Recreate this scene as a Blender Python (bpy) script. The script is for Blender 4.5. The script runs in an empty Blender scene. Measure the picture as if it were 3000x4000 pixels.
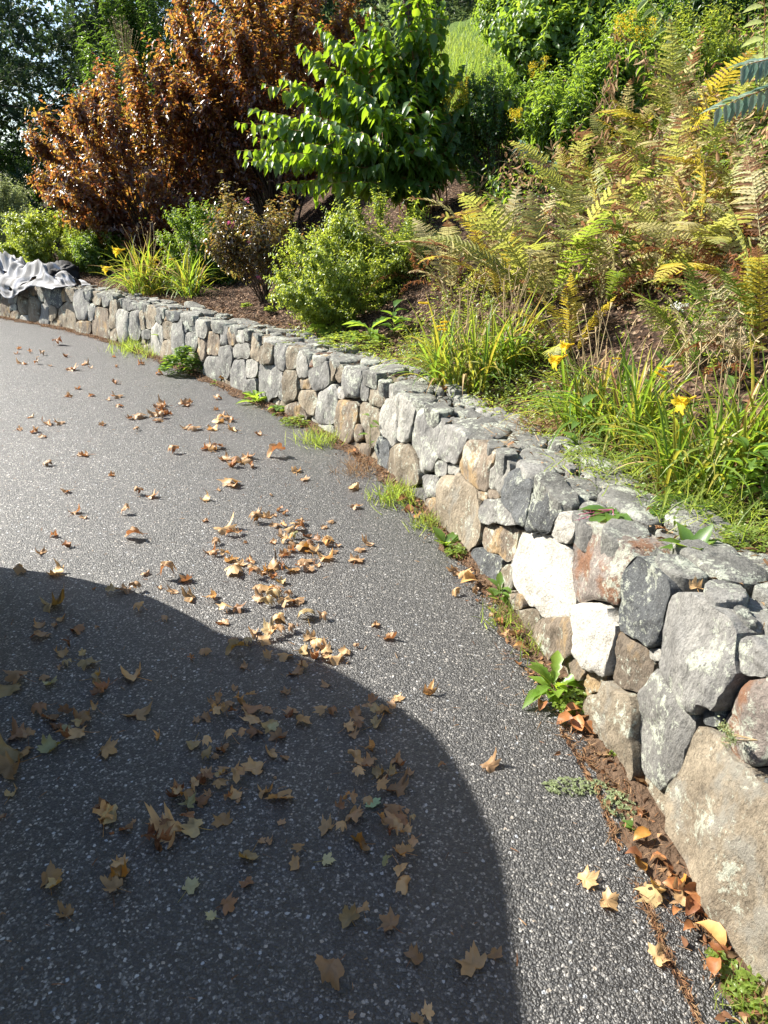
import bpy, math, random
import numpy as np
from mathutils import Vector, Matrix, noise as mnoise

# ------------------------------------------------------------------ camera, sky, sun, exposure
scene = bpy.context.scene
C = scene.collection
F_PX, PITCH, CAM_H = 2774.0, math.radians(23.0), 1.55
cam_d = bpy.data.cameras.new('camera')
cam = bpy.data.objects.new('camera', cam_d)
C.objects.link(cam)
cam.location = (0, 0, CAM_H)
cam.rotation_euler = (math.radians(90) - PITCH, 0, 0)
cam_d.sensor_fit = 'VERTICAL'
cam_d.sensor_height = 36.0
cam_d.lens = 36.0 * F_PX / 4000.0
cam_d.clip_start = 0.05
cam_d.clip_end = 600
scene.camera = cam

SUN_EL, SUN_FWD = math.radians(40), math.radians(20)
SUN = Vector((-math.cos(SUN_FWD) * math.cos(SUN_EL), math.sin(SUN_FWD) * math.cos(SUN_EL), math.sin(SUN_EL)))
world = bpy.data.worlds.new('World')
scene.world = world
world.use_nodes = True
wn = world.node_tree
sky = wn.nodes.new('ShaderNodeTexSky')
sky.sky_type = 'NISHITA'
sky.sun_disc = False
sky.sun_elevation = SUN_EL
sky.sun_rotation = math.radians(360 - 70)
wn.links.new(sky.outputs[0], wn.nodes['Background'].inputs[0])
wn.nodes['Background'].inputs[1].default_value = 0.085
sl = bpy.data.lights.new('sun', 'SUN')
sl.energy = 5.0
sl.angle = math.radians(0.5)
sl.color = (1.0, 0.95, 0.86)
sun = bpy.data.objects.new('sun', sl)
C.objects.link(sun)
sun.rotation_euler = SUN.to_track_quat('Z', 'Y').to_euler()
sun.location = (-6, 3, 8)
scene.view_settings.view_transform = 'Standard'
scene.view_settings.look = 'None'
scene.view_settings.gamma = 1.0
scene.view_settings.exposure = 1.62
scene.view_settings.use_curve_mapping = False
scene.render.engine = 'CYCLES'
cy = scene.cycles
cy.max_bounces = 7
cy.diffuse_bounces = 3
cy.glossy_bounces = 3
cy.transmission_bounces = 5
cy.transparent_max_bounces = 8
cy.caustics_reflective = False
cy.caustics_refractive = False
cy.use_denoising = True

# ------------------------------------------------------------------ helpers
rs = np.random.RandomState
ct, st_ = math.cos(PITCH), math.sin(PITCH)


def ray(px, py):
    x = (px - 1500) / F_PX
    y = -(py - 2000) / F_PX
    return np.array([x, ct + y * st_, -st_ + y * ct])


def G(px, py, z=0.0):
    d = ray(px, py)
    k = (z - CAM_H) / d[2]
    return np.array([d[0] * k, d[1] * k, z])


def depth_of(P):
    return P[1] * ct + (CAM_H - P[2]) * st_


def project(P):
    P = np.asarray(P, float)
    dz = P[..., 2] - CAM_H
    depth = P[..., 1] * ct - dz * st_
    up = P[..., 1] * st_ + dz * ct
    return np.stack([1500 + F_PX * P[..., 0] / depth, 2000 - F_PX * up / depth], -1)


def V_(p):
    return ray(p[0], p[1])


def tag(o, label=None, cat=None, group=None, kind=None):
    if label: o['label'] = label
    if cat: o['category'] = cat
    if group: o['group'] = group
    if kind: o['kind'] = kind
    return o


def link(o, parent=None):
    C.objects.link(o)
    if parent is not None:
        o.parent = parent
    return o


def empty(name, loc, label, cat, group=None, rz=0.0):
    o = bpy.data.objects.new(name, None)
    o.empty_display_size = 0.1
    o.location = tuple(loc)
    o.rotation_euler = (0, 0, rz)
    C.objects.link(o)
    return tag(o, label, cat, group)


def mesh_np(name, V, F, rnd=None, smooth=False):
    """V (n,3); F (m,k) array or list of arrays of equal k"""
    me = bpy.data.meshes.new(name)
    V = np.ascontiguousarray(V, np.float32)
    Fs = F if isinstance(F, list) else [F]
    Fs = [np.ascontiguousarray(f, np.int32) for f in Fs if len(f)]
    me.vertices.add(len(V))
    me.vertices.foreach_set('co', V.ravel())
    idx = np.concatenate([f.ravel() for f in Fs])
    tot = np.concatenate([np.full(len(f), f.shape[1], np.int32) for f in Fs])
    start = np.concatenate([[0], np.cumsum(tot)[:-1]]).astype(np.int32)
    me.loops.add(len(idx))
    me.loops.foreach_set('vertex_index', idx)
    me.polygons.add(len(tot))
    me.polygons.foreach_set('loop_start', start)
    if smooth:
        me.polygons.foreach_set('use_smooth', np.ones(len(tot), bool))
    me.update(calc_edges=True)
    if rnd is not None:
        a = me.attributes.new('rnd', 'FLOAT', 'POINT')
        a.data.foreach_set('value', np.ascontiguousarray(rnd, np.float32))
    return me


def obj(name, me, mat=None, parent=None, loc=None):
    o = bpy.data.objects.new(name, me)
    if mat is not None and len(me.materials) == 0:
        me.materials.append(mat)
    if loc is not None:
        o.location = tuple(loc)
    return link(o, parent)


class Bag:
    """collects pieces into one mesh"""
    def __init__(self):
        self.V, self.T, self.Q, self.R, self.n = [], [], [], [], 0

    def add(self, V, T=None, Q=None, rnd=0.5):
        V = np.asarray(V, float).reshape(-1, 3)
        if T is not None and len(T): self.T.append(np.asarray(T, int) + self.n)
        if Q is not None and len(Q): self.Q.append(np.asarray(Q, int) + self.n)
        self.R.append(np.broadcast_to(np.asarray(rnd, float), (len(V),)))
        self.V.append(V)
        self.n += len(V)

    def mesh(self, name, smooth=False):
        F = []
        if self.T: F.append(np.concatenate(self.T))
        if self.Q: F.append(np.concatenate(self.Q))
        return mesh_np(name, np.concatenate(self.V), F, np.concatenate(self.R), smooth)


def tube(bag, pts, r0, r1=None, n=4, rnd=0.5, cap=True):
    pts = np.asarray(pts, float)
    r1 = r0 if r1 is None else r1
    m = len(pts)
    t = np.gradient(pts, axis=0)
    t /= np.linalg.norm(t, axis=1)[:, None] + 1e-9
    up = np.array([0.13, 0.21, 1.0]) if abs(t[:, 2]).mean() < 0.9 else np.array([1.0, 0.1, 0.1])
    a = np.cross(t, up); a /= np.linalg.norm(a, axis=1)[:, None] + 1e-9
    b = np.cross(t, a)
    rr = np.linspace(r0, r1, m)[:, None, None]
    ang = np.arange(n) * 2 * math.pi / n
    V = pts[:, None, :] + rr * (np.cos(ang)[None, :, None] * a[:, None, :] + np.sin(ang)[None, :, None] * b[:, None, :])
    i, j = np.meshgrid(np.arange(m - 1), np.arange(n), indexing='ij')
    j2 = (j + 1) % n
    Q = np.stack([i * n + j, i * n + j2, (i + 1) * n + j2, (i + 1) * n + j], -1).reshape(-1, 4)
    bag.add(V, Q=Q, rnd=rnd)


def unit(a):
    return a / (np.linalg.norm(a, axis=-1, keepdims=True) + 1e-9)


# leaf templates: verts (u along, v across, w up), tris
def tpl(rows, fold=0.12, droop=0.15, tip=1.0):
    """rows: list of (u, halfwidth)"""
    V = [(0, 0, 0)]
    for u, h in rows:
        zz = -droop * u * u
        V += [(u, h, zz + fold * h * 2), (u, 0, zz), (u, -h, zz + fold * h * 2)]
    V.append((tip, 0, -droop * tip * tip))
    T = [(0, 2, 1), (0, 3, 2)]
    Q = []
    for k in range(len(rows) - 1):
        a = 1 + 3 * k
        Q += [(a, a + 1, a + 4, a + 3), (a + 1, a + 2, a + 5, a + 4)]
    a = 1 + 3 * (len(rows) - 1)
    e = len(V) - 1
    T += [(a, a + 1, e), (a + 1, a + 2, e)]
    for q in Q:
        T += [(q[0], q[1], q[2]), (q[0], q[2], q[3])]
    return np.array(V, float), np.array(T, int)


LEAF4 = tpl([(0.45, 0.5)], 0.16, 0.15)
LEAF8 = tpl([(0.25, 0.40), (0.6, 0.42)], 0.16, 0.28)
LEAF12 = tpl([(0.16, 0.34), (0.38, 0.5), (0.68, 0.34)], 0.14, 0.35)
BLADE = tpl([(0.3, 0.5), (0.65, 0.42)], 0.2, 0.0)
NARROW = tpl([(0.35, 0.5), (0.7, 0.36)], 0.2, 0.3)


def cloud_arrays(pos, ax, nrm, L, W, T, rnd):
    tv, tf = T
    ax = unit(ax)
    side = unit(np.cross(nrm, ax))
    nn = np.cross(ax, side)
    L = np.broadcast_to(L, (len(pos),))[:, None, None]
    W = np.broadcast_to(W, (len(pos),))[:, None, None]
    V = pos[:, None, :] + L * tv[None, :, 0:1] * ax[:, None, :] + W * tv[None, :, 1:2] * side[:, None, :] + L * tv[None, :, 2:3] * nn[:, None, :]
    n = len(tv)
    F = (tf[None] + (np.arange(len(pos)) * n)[:, None, None]).reshape(-1, 3)
    return V.reshape(-1, 3), F, np.repeat(np.broadcast_to(rnd, (len(pos),)), n)


def cloud(bag, pos, ax, nrm, L, W, T, rnd):
    V, F, R = cloud_arrays(pos, ax, nrm, L, W, T, rnd)
    bag.add(V, T=F, rnd=R)


# ------------------------------------------------------------------ materials
def nodes_of(name):
    m = bpy.data.materials.new(name)
    m.use_nodes = True
    nt = m.node_tree
    nt.nodes.clear()
    out = nt.nodes.new('ShaderNodeOutputMaterial')
    return m, nt, out


def N(nt, typ, **kw):
    n = nt.nodes.new(typ)
    for k, v in kw.items():
        if k.startswith('i_'):
            n.inputs[k[2:].replace('_', ' ')].default_value = v
        else:
            setattr(n, k, v)
    return n


def ramp(nt, fac, stops, interp='LINEAR'):
    r = nt.nodes.new('ShaderNodeValToRGB')
    r.color_ramp.interpolation = interp
    e = r.color_ramp.elements
    while len(e) < len(stops):
        e.new(0.5)
    for k, (p, c) in enumerate(stops):
        e[k].position = p
        e[k].color = (*c, 1) if len(c) == 3 else c
    nt.links.new(fac, r.inputs[0])
    return r


def leaf_mat(name, cols, trans_cols=None, trans=0.45, rough=0.45, spec=0.5, use_obj=False, mottle=0.25, back=None, die=None):
    """cols: list of diffuse colours picked by the leaf's own random number"""
    m, nt, out = nodes_of(name)
    if use_obj:
        src = nt.nodes.new('ShaderNodeObjectInfo').outputs['Random']
    else:
        src = N(nt, 'ShaderNodeAttribute', attribute_name='rnd').outputs['Fac']
    k = max(1, len(cols) - 1)
    r = ramp(nt, src, [(i / k, c) for i, c in enumerate(cols)])
    tc = nt.nodes.new('ShaderNodeTexCoord')
    nz = N(nt, 'ShaderNodeTexNoise', i_Scale=40.0, i_Detail=3.0)
    nt.links.new(tc.outputs['Object'], nz.inputs['Vector'])
    mr = N(nt, 'ShaderNodeMapRange')
    mr.inputs['To Min'].default_value = 1 - mottle
    mr.inputs['To Max'].default_value = 1 + mottle
    mr.inputs['From Min'].default_value = 0.3
    mr.inputs['From Max'].default_value = 0.7
    nt.links.new(nz.outputs['Fac'], mr.inputs['Value'])
    mx = N(nt, 'ShaderNodeMix', data_type='RGBA', blend_type='MULTIPLY')
    mx.inputs['Factor'].default_value = 1.0
    nt.links.new(r.outputs[0], mx.inputs['A'])
    nt.links.new(mr.outputs[0], mx.inputs['B'])
    col = mx.outputs['Result']
    if back is not None:
        geo = nt.nodes.new('ShaderNodeNewGeometry')
        mb = N(nt, 'ShaderNodeMix', data_type='RGBA')
        nt.links.new(geo.outputs['Backfacing'], mb.inputs['Factor'])
        nt.links.new(col, mb.inputs['A'])
        mul = N(nt, 'ShaderNodeMix', data_type='RGBA', blend_type='MULTIPLY')
        mul.inputs['Factor'].default_value = 1.0
        mul.inputs['B'].default_value = (*back, 1)
        nt.links.new(col, mul.inputs['A'])
        nt.links.new(mul.outputs['Result'], mb.inputs['B'])
        col = mb.outputs['Result']
    dfac = None
    if die is not None:      # withered pieces: picked by each piece's own number, more of them on some fronds
        at = N(nt, 'ShaderNodeAttribute', attribute_name='rnd')
        oi = nt.nodes.new('ShaderNodeObjectInfo')
        ma = N(nt, 'ShaderNodeMath', operation='MULTIPLY_ADD'); ma.inputs[1].default_value = 0.55
        nt.links.new(oi.outputs['Random'], ma.inputs[0]); nt.links.new(at.outputs['Fac'], ma.inputs[2])
        dfac = ramp(nt, ma.outputs[0], [(0.86, (0, 0, 0)), (0.96, (1, 1, 1))]).outputs[0]
        md = N(nt, 'ShaderNodeMix', data_type='RGBA'); md.inputs['B'].default_value = (*die, 1)
        nt.links.new(dfac, md.inputs['Factor']); nt.links.new(col, md.inputs['A']); col = md.outputs['Result']
    p = N(nt, 'ShaderNodeBsdfPrincipled')
    p.inputs['Roughness'].default_value = rough
    p.inputs['Specular IOR Level'].default_value = spec
    nt.links.new(col, p.inputs['Base Color'])
    t = nt.nodes.new('ShaderNodeBsdfTranslucent')
    if trans_cols:
        kt = max(1, len(trans_cols) - 1)
        rt = ramp(nt, src, [(i / kt, c) for i, c in enumerate(trans_cols)])
        tcol = rt.outputs[0]
        if die is not None:
            md = N(nt, 'ShaderNodeMix', data_type='RGBA'); md.inputs['B'].default_value = (*[1.5 * c for c in die], 1)
            nt.links.new(dfac, md.inputs['Factor']); nt.links.new(tcol, md.inputs['A']); tcol = md.outputs['Result']
        nt.links.new(tcol, t.inputs['Color'])
    else:
        nt.links.new(col, t.inputs['Color'])
    ms = nt.nodes.new('ShaderNodeMixShader')
    ms.inputs[0].default_value = trans
    nt.links.new(p.outputs[0], ms.inputs[1])
    nt.links.new(t.outputs[0], ms.inputs[2])
    nt.links.new(ms.outputs[0], out.inputs['Surface'])
    return m


def plain_mat(name, c1, c2=None, scale=12.0, rough=0.8, spec=0.3, bump=0.0, metal=0.0, bscale=None):
    m, nt, out = nodes_of(name)
    tc = nt.nodes.new('ShaderNodeTexCoord')
    nz = N(nt, 'ShaderNodeTexNoise', i_Scale=scale, i_Detail=6.0, i_Roughness=0.65)
    nt.links.new(tc.outputs['Object'], nz.inputs['Vector'])
    r = ramp(nt, nz.outputs['Fac'], [(0.3, c1), (0.7, c2 or c1)])
    p = N(nt, 'ShaderNodeBsdfPrincipled')
    p.inputs['Roughness'].default_value = rough
    p.inputs['Specular IOR Level'].default_value = spec
    p.inputs['Metallic'].default_value = metal
    nt.links.new(r.outputs[0], p.inputs['Base Color'])
    if bump:
        nb = N(nt, 'ShaderNodeTexNoise', i_Scale=bscale or scale * 3, i_Detail=6.0)
        nt.links.new(tc.outputs['Object'], nb.inputs['Vector'])
        b = N(nt, 'ShaderNodeBump')
        b.inputs['Strength'].default_value = 1.0
        b.inputs['Distance'].default_value = bump
        nt.links.new(nb.outputs['Fac'], b.inputs['Height'])
        nt.links.new(b.outputs[0], p.inputs['Normal'])
    nt.links.new(p.outputs[0], out.inputs['Surface'])
    return m


def stone_mat(name, c1, c2, patch=None, patch_amt=0.0, lichen=0.3, speck=None, stria=0.0, rough=0.9, stain=0.35):
    m, nt, out = nodes_of(name)
    L = nt.links.new
    tc = nt.nodes.new('ShaderNodeTexCoord')
    oi = nt.nodes.new('ShaderNodeObjectInfo')
    at = N(nt, 'ShaderNodeAttribute', attribute_name='rnd')
    sm = N(nt, 'ShaderNodeMath', operation='ADD')
    L(oi.outputs['Random'], sm.inputs[0]); L(at.outputs['Fac'], sm.inputs[1])
    vm = N(nt, 'ShaderNodeVectorMath', operation='SCALE')
    vm.inputs[0].default_value = (37.0, 51.0, 29.0)
    L(sm.outputs[0], vm.inputs['Scale'])
    va = N(nt, 'ShaderNodeVectorMath', operation='ADD')
    L(tc.outputs['Object'], va.inputs[0]); L(vm.outputs[0], va.inputs[1])
    mp = N(nt, 'ShaderNodeMapping')
    mp.inputs['Scale'].default_value = (1, 1, 1 - 0.75 * stria)
    L(va.outputs[0], mp.inputs['Vector'])
    P = mp.outputs[0]
    n1 = N(nt, 'ShaderNodeTexNoise', i_Scale=7.0, i_Detail=5.0, i_Roughness=0.6)
    L(P, n1.inputs['Vector'])
    base = ramp(nt, n1.outputs['Fac'], [(0.32, c1), (0.68, c2)]).outputs[0]
    # per stone brightness
    hv = N(nt, 'ShaderNodeHueSaturation')
    mr = N(nt, 'ShaderNodeMapRange')
    mr.inputs['To Min'].default_value = 0.78; mr.inputs['To Max'].default_value = 1.18
    fr = N(nt, 'ShaderNodeMath', operation='FRACT')
    m7 = N(nt, 'ShaderNodeMath', operation='MULTIPLY'); m7.inputs[1].default_value = 7.31
    L(sm.outputs[0], m7.inputs[0]); L(m7.outputs[0], fr.inputs[0]); L(fr.outputs[0], mr.inputs['Value'])
    L(mr.outputs[0], hv.inputs['Value']); L(base, hv.inputs['Color'])
    col = hv.outputs[0]

    def blend(col, fac, c, blend_type='MIX'):
        x = N(nt, 'ShaderNodeMix', data_type='RGBA', blend_type=blend_type)
        L(fac, x.inputs['Factor']); L(col, x.inputs['A']); x.inputs['B'].default_value = (*c, 1)
        return x.outputs['Result']
    # grain
    n2 = N(nt, 'ShaderNodeTexNoise', i_Scale=95.0, i_Detail=6.0, i_Roughness=0.75)
    L(P, n2.inputs['Vector'])
    g = ramp(nt, n2.outputs['Fac'], [(0.30, (0.42, 0.42, 0.42)), (0.5, (1, 1, 1)), (0.72, (1.45, 1.45, 1.45))]).outputs[0]
    x = N(nt, 'ShaderNodeMix', data_type='RGBA', blend_type='MULTIPLY'); x.inputs['Factor'].default_value = 0.85
    L(col, x.inputs['A']); L(g, x.inputs['B']); col = x.outputs['Result']
    # weathering stains
    n3 = N(nt, 'ShaderNodeTexNoise', i_Scale=15.0, i_Detail=8.0, i_Roughness=0.7)
    L(P, n3.inputs['Vector'])
    f = ramp(nt, n3.outputs['Fac'], [(0.5, (0, 0, 0)), (0.68, (stain,) * 3)]).outputs[0]
    col = blend(col, f, (0.045, 0.04, 0.035))
    if patch is not None:
        n4 = N(nt, 'ShaderNodeTexNoise', i_Scale=9.0, i_Detail=5.0, i_Roughness=0.6)
        ad = N(nt, 'ShaderNodeVectorMath', operation='ADD'); ad.inputs[1].default_value = (5.3, 2.2, 9.1)
        L(P, ad.inputs[0]); L(ad.outputs[0], n4.inputs['Vector'])
        f = ramp(nt, n4.outputs['Fac'], [(0.52 - 0.1 * patch_amt, (0, 0, 0)), (0.62 - 0.1 * patch_amt, (0.9,) * 3)]).outputs[0]
        col = blend(col, f, patch)
    if lichen > 0:
        n5 = N(nt, 'ShaderNodeTexNoise', i_Scale=42.0, i_Detail=7.0, i_Roughness=0.8)
        L(va.outputs[0], n5.inputs['Vector'])
        n6 = N(nt, 'ShaderNodeTexNoise', i_Scale=8.0, i_Detail=2.0)
        L(va.outputs[0], n6.inputs['Vector'])
        mu = N(nt, 'ShaderNodeMath', operation='ADD'); L(n5.outputs['Fac'], mu.inputs[0])
        m2 = N(nt, 'ShaderNodeMath', operation='MULTIPLY'); m2.inputs[1].default_value = 0.6
        L(n6.outputs['Fac'], m2.inputs[0]); L(m2.outputs[0], mu.inputs[1])
        f = ramp(nt, mu.outputs[0], [(0.90 - 0.10 * lichen, (0, 0, 0)), (0.97 - 0.10 * lichen, (0.8,) * 3)]).outputs[0]
        col = blend(col, f, (0.40, 0.42, 0.34))
    if speck is not None:
        vo = N(nt, 'ShaderNodeTexVoronoi', i_Scale=85.0)
        L(va.outputs[0], vo.inputs['Vector'])
        f = ramp(nt, vo.outputs['Distance'], [(0.16, (0.8,) * 3), (0.26, (0, 0, 0))]).outputs[0]
        col = blend(col, f, speck)
    p = N(nt, 'ShaderNodeBsdfPrincipled')
    p.inputs['Roughness'].default_value = rough
    p.inputs['Specular IOR Level'].default_value = 0.25
    L(col, p.inputs['Base Color'])
    nb = N(nt, 'ShaderNodeTexNoise', i_Scale=26.0, i_Detail=10.0, i_Roughness=0.68)
    L(P, nb.inputs['Vector'])
    nb2 = N(nt, 'ShaderNodeTexNoise', i_Scale=140.0, i_Detail=4.0, i_Roughness=0.7)
    L(P, nb2.inputs['Vector'])
    b1 = N(nt, 'ShaderNodeBump'); b1.inputs['Strength'].default_value = 1.0; b1.inputs['Distance'].default_value = 0.022
    b2 = N(nt, 'ShaderNodeBump'); b2.inputs['Strength'].default_value = 1.0; b2.inputs['Distance'].default_value = 0.004
    L(nb.outputs['Fac'], b1.inputs['Height']); L(nb2.outputs['Fac'], b2.inputs['Height'])
    L(b1.outputs[0], b2.inputs['Normal']); L(b2.outputs[0], p.inputs['Normal'])
    L(p.outputs[0], out.inputs['Surface'])
    return m


# ------------------------------------------------------------------ the curve of the wall and the lie of the land
BASE_PX = np.array([(0,1240),(110,1260),(300,1290),(434,1322),(620,1402),(795,1468),(886,1515),(1012,1573),(1157,1627),(1302,1709),(1447,1781),(1555,1880),(1664,1972),(1781,2098),(1872,2232),(1971,2361),(2080,2504),(2210,2676),(2332,2873),(2450,3038),(2545,3183),(2618,3335),(2730,3530),(2860,3730),(2950,3880)], float)
TOP_PX = np.array([(0,1102),(181,1123),(325,1138),(446,1177),(603,1206),(723,1243),(904,1295),(1000,1325),(1116,1366),(1203,1390),(1300,1434),(1403,1469),(1490,1529),(1625,1615),(1745,1686),(1815,1740),(1940,1811),(1983,1865),(2081,1936),(2170,2001),(2251,2072),(2420,2210),(2600,2334),(2700,2400),(2827,2500),(3000,2690)], float)
bp = np.array([G(*p)[:2] for p in BASE_PX])
# smooth and extend the base line past the frame
for _ in range(2):
    bp[1:-1] = 0.25 * bp[:-2] + 0.5 * bp[1:-1] + 0.25 * bp[2:]
left_dir = unit(bp[0] - bp[2])
ext_l = [bp[0] + left_dir * k for k in (30, 14, 6, 2.5, 1.0)]
ext_r = [bp[-1] + np.array([0.10 * k, -k]) for k in (0.3, 0.8, 2, 6, 14)]
ctrl = np.array(ext_l + list(bp) + ext_r)


def catmull(P, per=14):
    out = []
    Q = np.vstack([2 * P[0] - P[1], P, 2 * P[-1] - P[-2]])
    for i in range(1, len(Q) - 2):
        p0, p1, p2, p3 = Q[i - 1:i + 3]
        d1, d2, d3 = [max(1e-6, np.linalg.norm(b - a)) ** 0.5 for a, b in ((p0, p1), (p1, p2), (p2, p3))]
        m1 = (p2 - p1) + d2 * ((p1 - p0) / d1 - (p2 - p0) / (d1 + d2))
        m2 = (p2 - p1) + d2 * ((p3 - p2) / d3 - (p3 - p1) / (d2 + d3))
        for t in np.arange(per) / per:
            h = (2 * t**3 - 3 * t**2 + 1, t**3 - 2 * t**2 + t, -2 * t**3 + 3 * t**2, t**3 - t**2)
            out.append(h[0] * p1 + h[1] * m1 + h[2] * p2 + h[3] * m2)
    out.append(P[-1])
    return np.array(out)


cv = catmull(ctrl)
seg = np.linalg.norm(np.diff(cv, axis=0), axis=1)
cs = np.concatenate([[0], np.cumsum(seg)])
S = np.arange(0, cs[-1], 0.02)
PX, PY = np.interp(S, cs, cv[:, 0]), np.interp(S, cs, cv[:, 1])
TX, TY = np.gradient(PX), np.gradient(PY)
ker = np.ones(21) / 21
pad = lambda a: np.convolve(np.pad(a, 10, mode='edge'), ker, 'valid')
TX, TY = pad(TX), pad(TY)
tl = np.hypot(TX, TY); TX, TY = TX / tl, TY / tl
NX, NY = TY, -TX            # outward, towards the driveway
if NX[np.argmin(abs(PX))] > 0:
    NX, NY = -NX, -NY
iS0 = np.argmin((PX - bp[0, 0]) ** 2 + (PY - bp[0, 1]) ** 2)
S0 = S[iS0]                                                         # frame's left edge
S1 = S[np.argmin((PX - bp[-1, 0]) ** 2 + (PY - bp[-1, 1]) ** 2)]    # leaves the frame at the bottom right

# height of the wall from the photographed top edge
hs, hh = [], []
for p in TOP_PX:
    d = ray(*p)
    ang = np.arctan2(PX, PY) - math.atan2(d[0], d[1])
    ok = (S > S0 - 1) & (S < S1 + 0.2) & (PY > 0.3)
    i = np.argmin(np.where(ok, abs(ang), 9))
    k = math.hypot(PX[i], PY[i]) / math.hypot(d[0], d[1])
    hs.append(S[i]); hh.append(CAM_H + k * d[2])
o_ = np.argsort(hs)
hs, hh = np.array(hs)[o_], np.array(hh)[o_]
HS = np.interp(S, hs, hh)
k2 = np.ones(25) / 25
HS = np.convolve(np.pad(HS, 12, mode='edge'), k2, 'valid')
BATTER = 0.07


def wall_pt(s, t, p=0.0):
    """s along the wall, t height fraction, p metres proud of the face"""
    s = np.asarray(s, float)
    q = p - BATTER * t
    x = np.interp(s, S, PX) + np.interp(s, S, NX) * q
    y = np.interp(s, S, PY) + np.interp(s, S, NY) * q
    z = np.interp(s, S, HS) * t
    return np.stack([x + 0 * z, y + 0 * z, z + 0 * x], -1)


def wall_z(s, z, p=0.0):
    return wall_pt(s, np.asarray(z) / np.interp(s, S, HS), p)


def near_wall(x, y):
    x = np.atleast_1d(np.asarray(x, float)); y = np.atleast_1d(np.asarray(y, float))
    st = slice(None, None, 4)
    dx = x[..., None] - PX[st]; dy = y[..., None] - PY[st]
    i = np.argmin(dx * dx + dy * dy, -1)
    ii = i * 4
    d = -((x - PX[ii]) * NX[ii] + (y - PY[ii]) * NY[ii])
    far = np.sqrt(np.min(dx * dx + dy * dy, -1))
    d = np.where(abs(d) < far * 0.7, np.sign(d) * far, d)
    return S[ii], d


def sstep(a, b, x):
    t = np.clip((x - a) / (b - a), 0, 1)
    return t * t * (3 - 2 * t)


def land_sd(s, d, x, y):
    H = np.interp(s, S, HS)
    u = x / np.maximum(y, 1.0)
    right = sstep(-0.22, 0.08, u)
    e = np.maximum(d - 0.42, 0)
    e1 = np.minimum(e, 11.0)
    sl = 0.10 + 0.37 * right
    z = H - 0.035 + sl * e1 * sstep(-0.3, 1.0, e) + 0.06 * np.minimum(np.maximum(e - 11.0, 0), 8) + 0.85 * np.maximum(e - 22, 0)
    return z + 0.03 * np.sin(x * 3.1 + y * 1.7) * sstep(0.3, 1.5, e) * 1.0


def land(x, y):
    s, d = near_wall(x, y)
    z = land_sd(s, d, np.atleast_1d(x), np.atleast_1d(y))
    return np.where(d > 0, z, 0.0)


def hit(px, py):
    """where the sight line through a picture point meets the planted bank"""
    d = ray(px, py)
    ks = np.concatenate([np.arange(1.0, 14, 0.04), np.arange(14, 45, 0.2)])
    P = np.array([0, 0, CAM_H]) + ks[:, None] * d
    z = land(P[:, 0], P[:, 1])
    i = np.argmax(P[:, 2] < z)
    Q = P[i].copy(); Q[2] = z[i]
    return Q


def on_land(x, y):
    return np.array([x, y, float(land(x, y)[0])])


def hit1(vx, vy):
    return hit(vx * 1.8083, vy * 1.8083)
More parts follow.
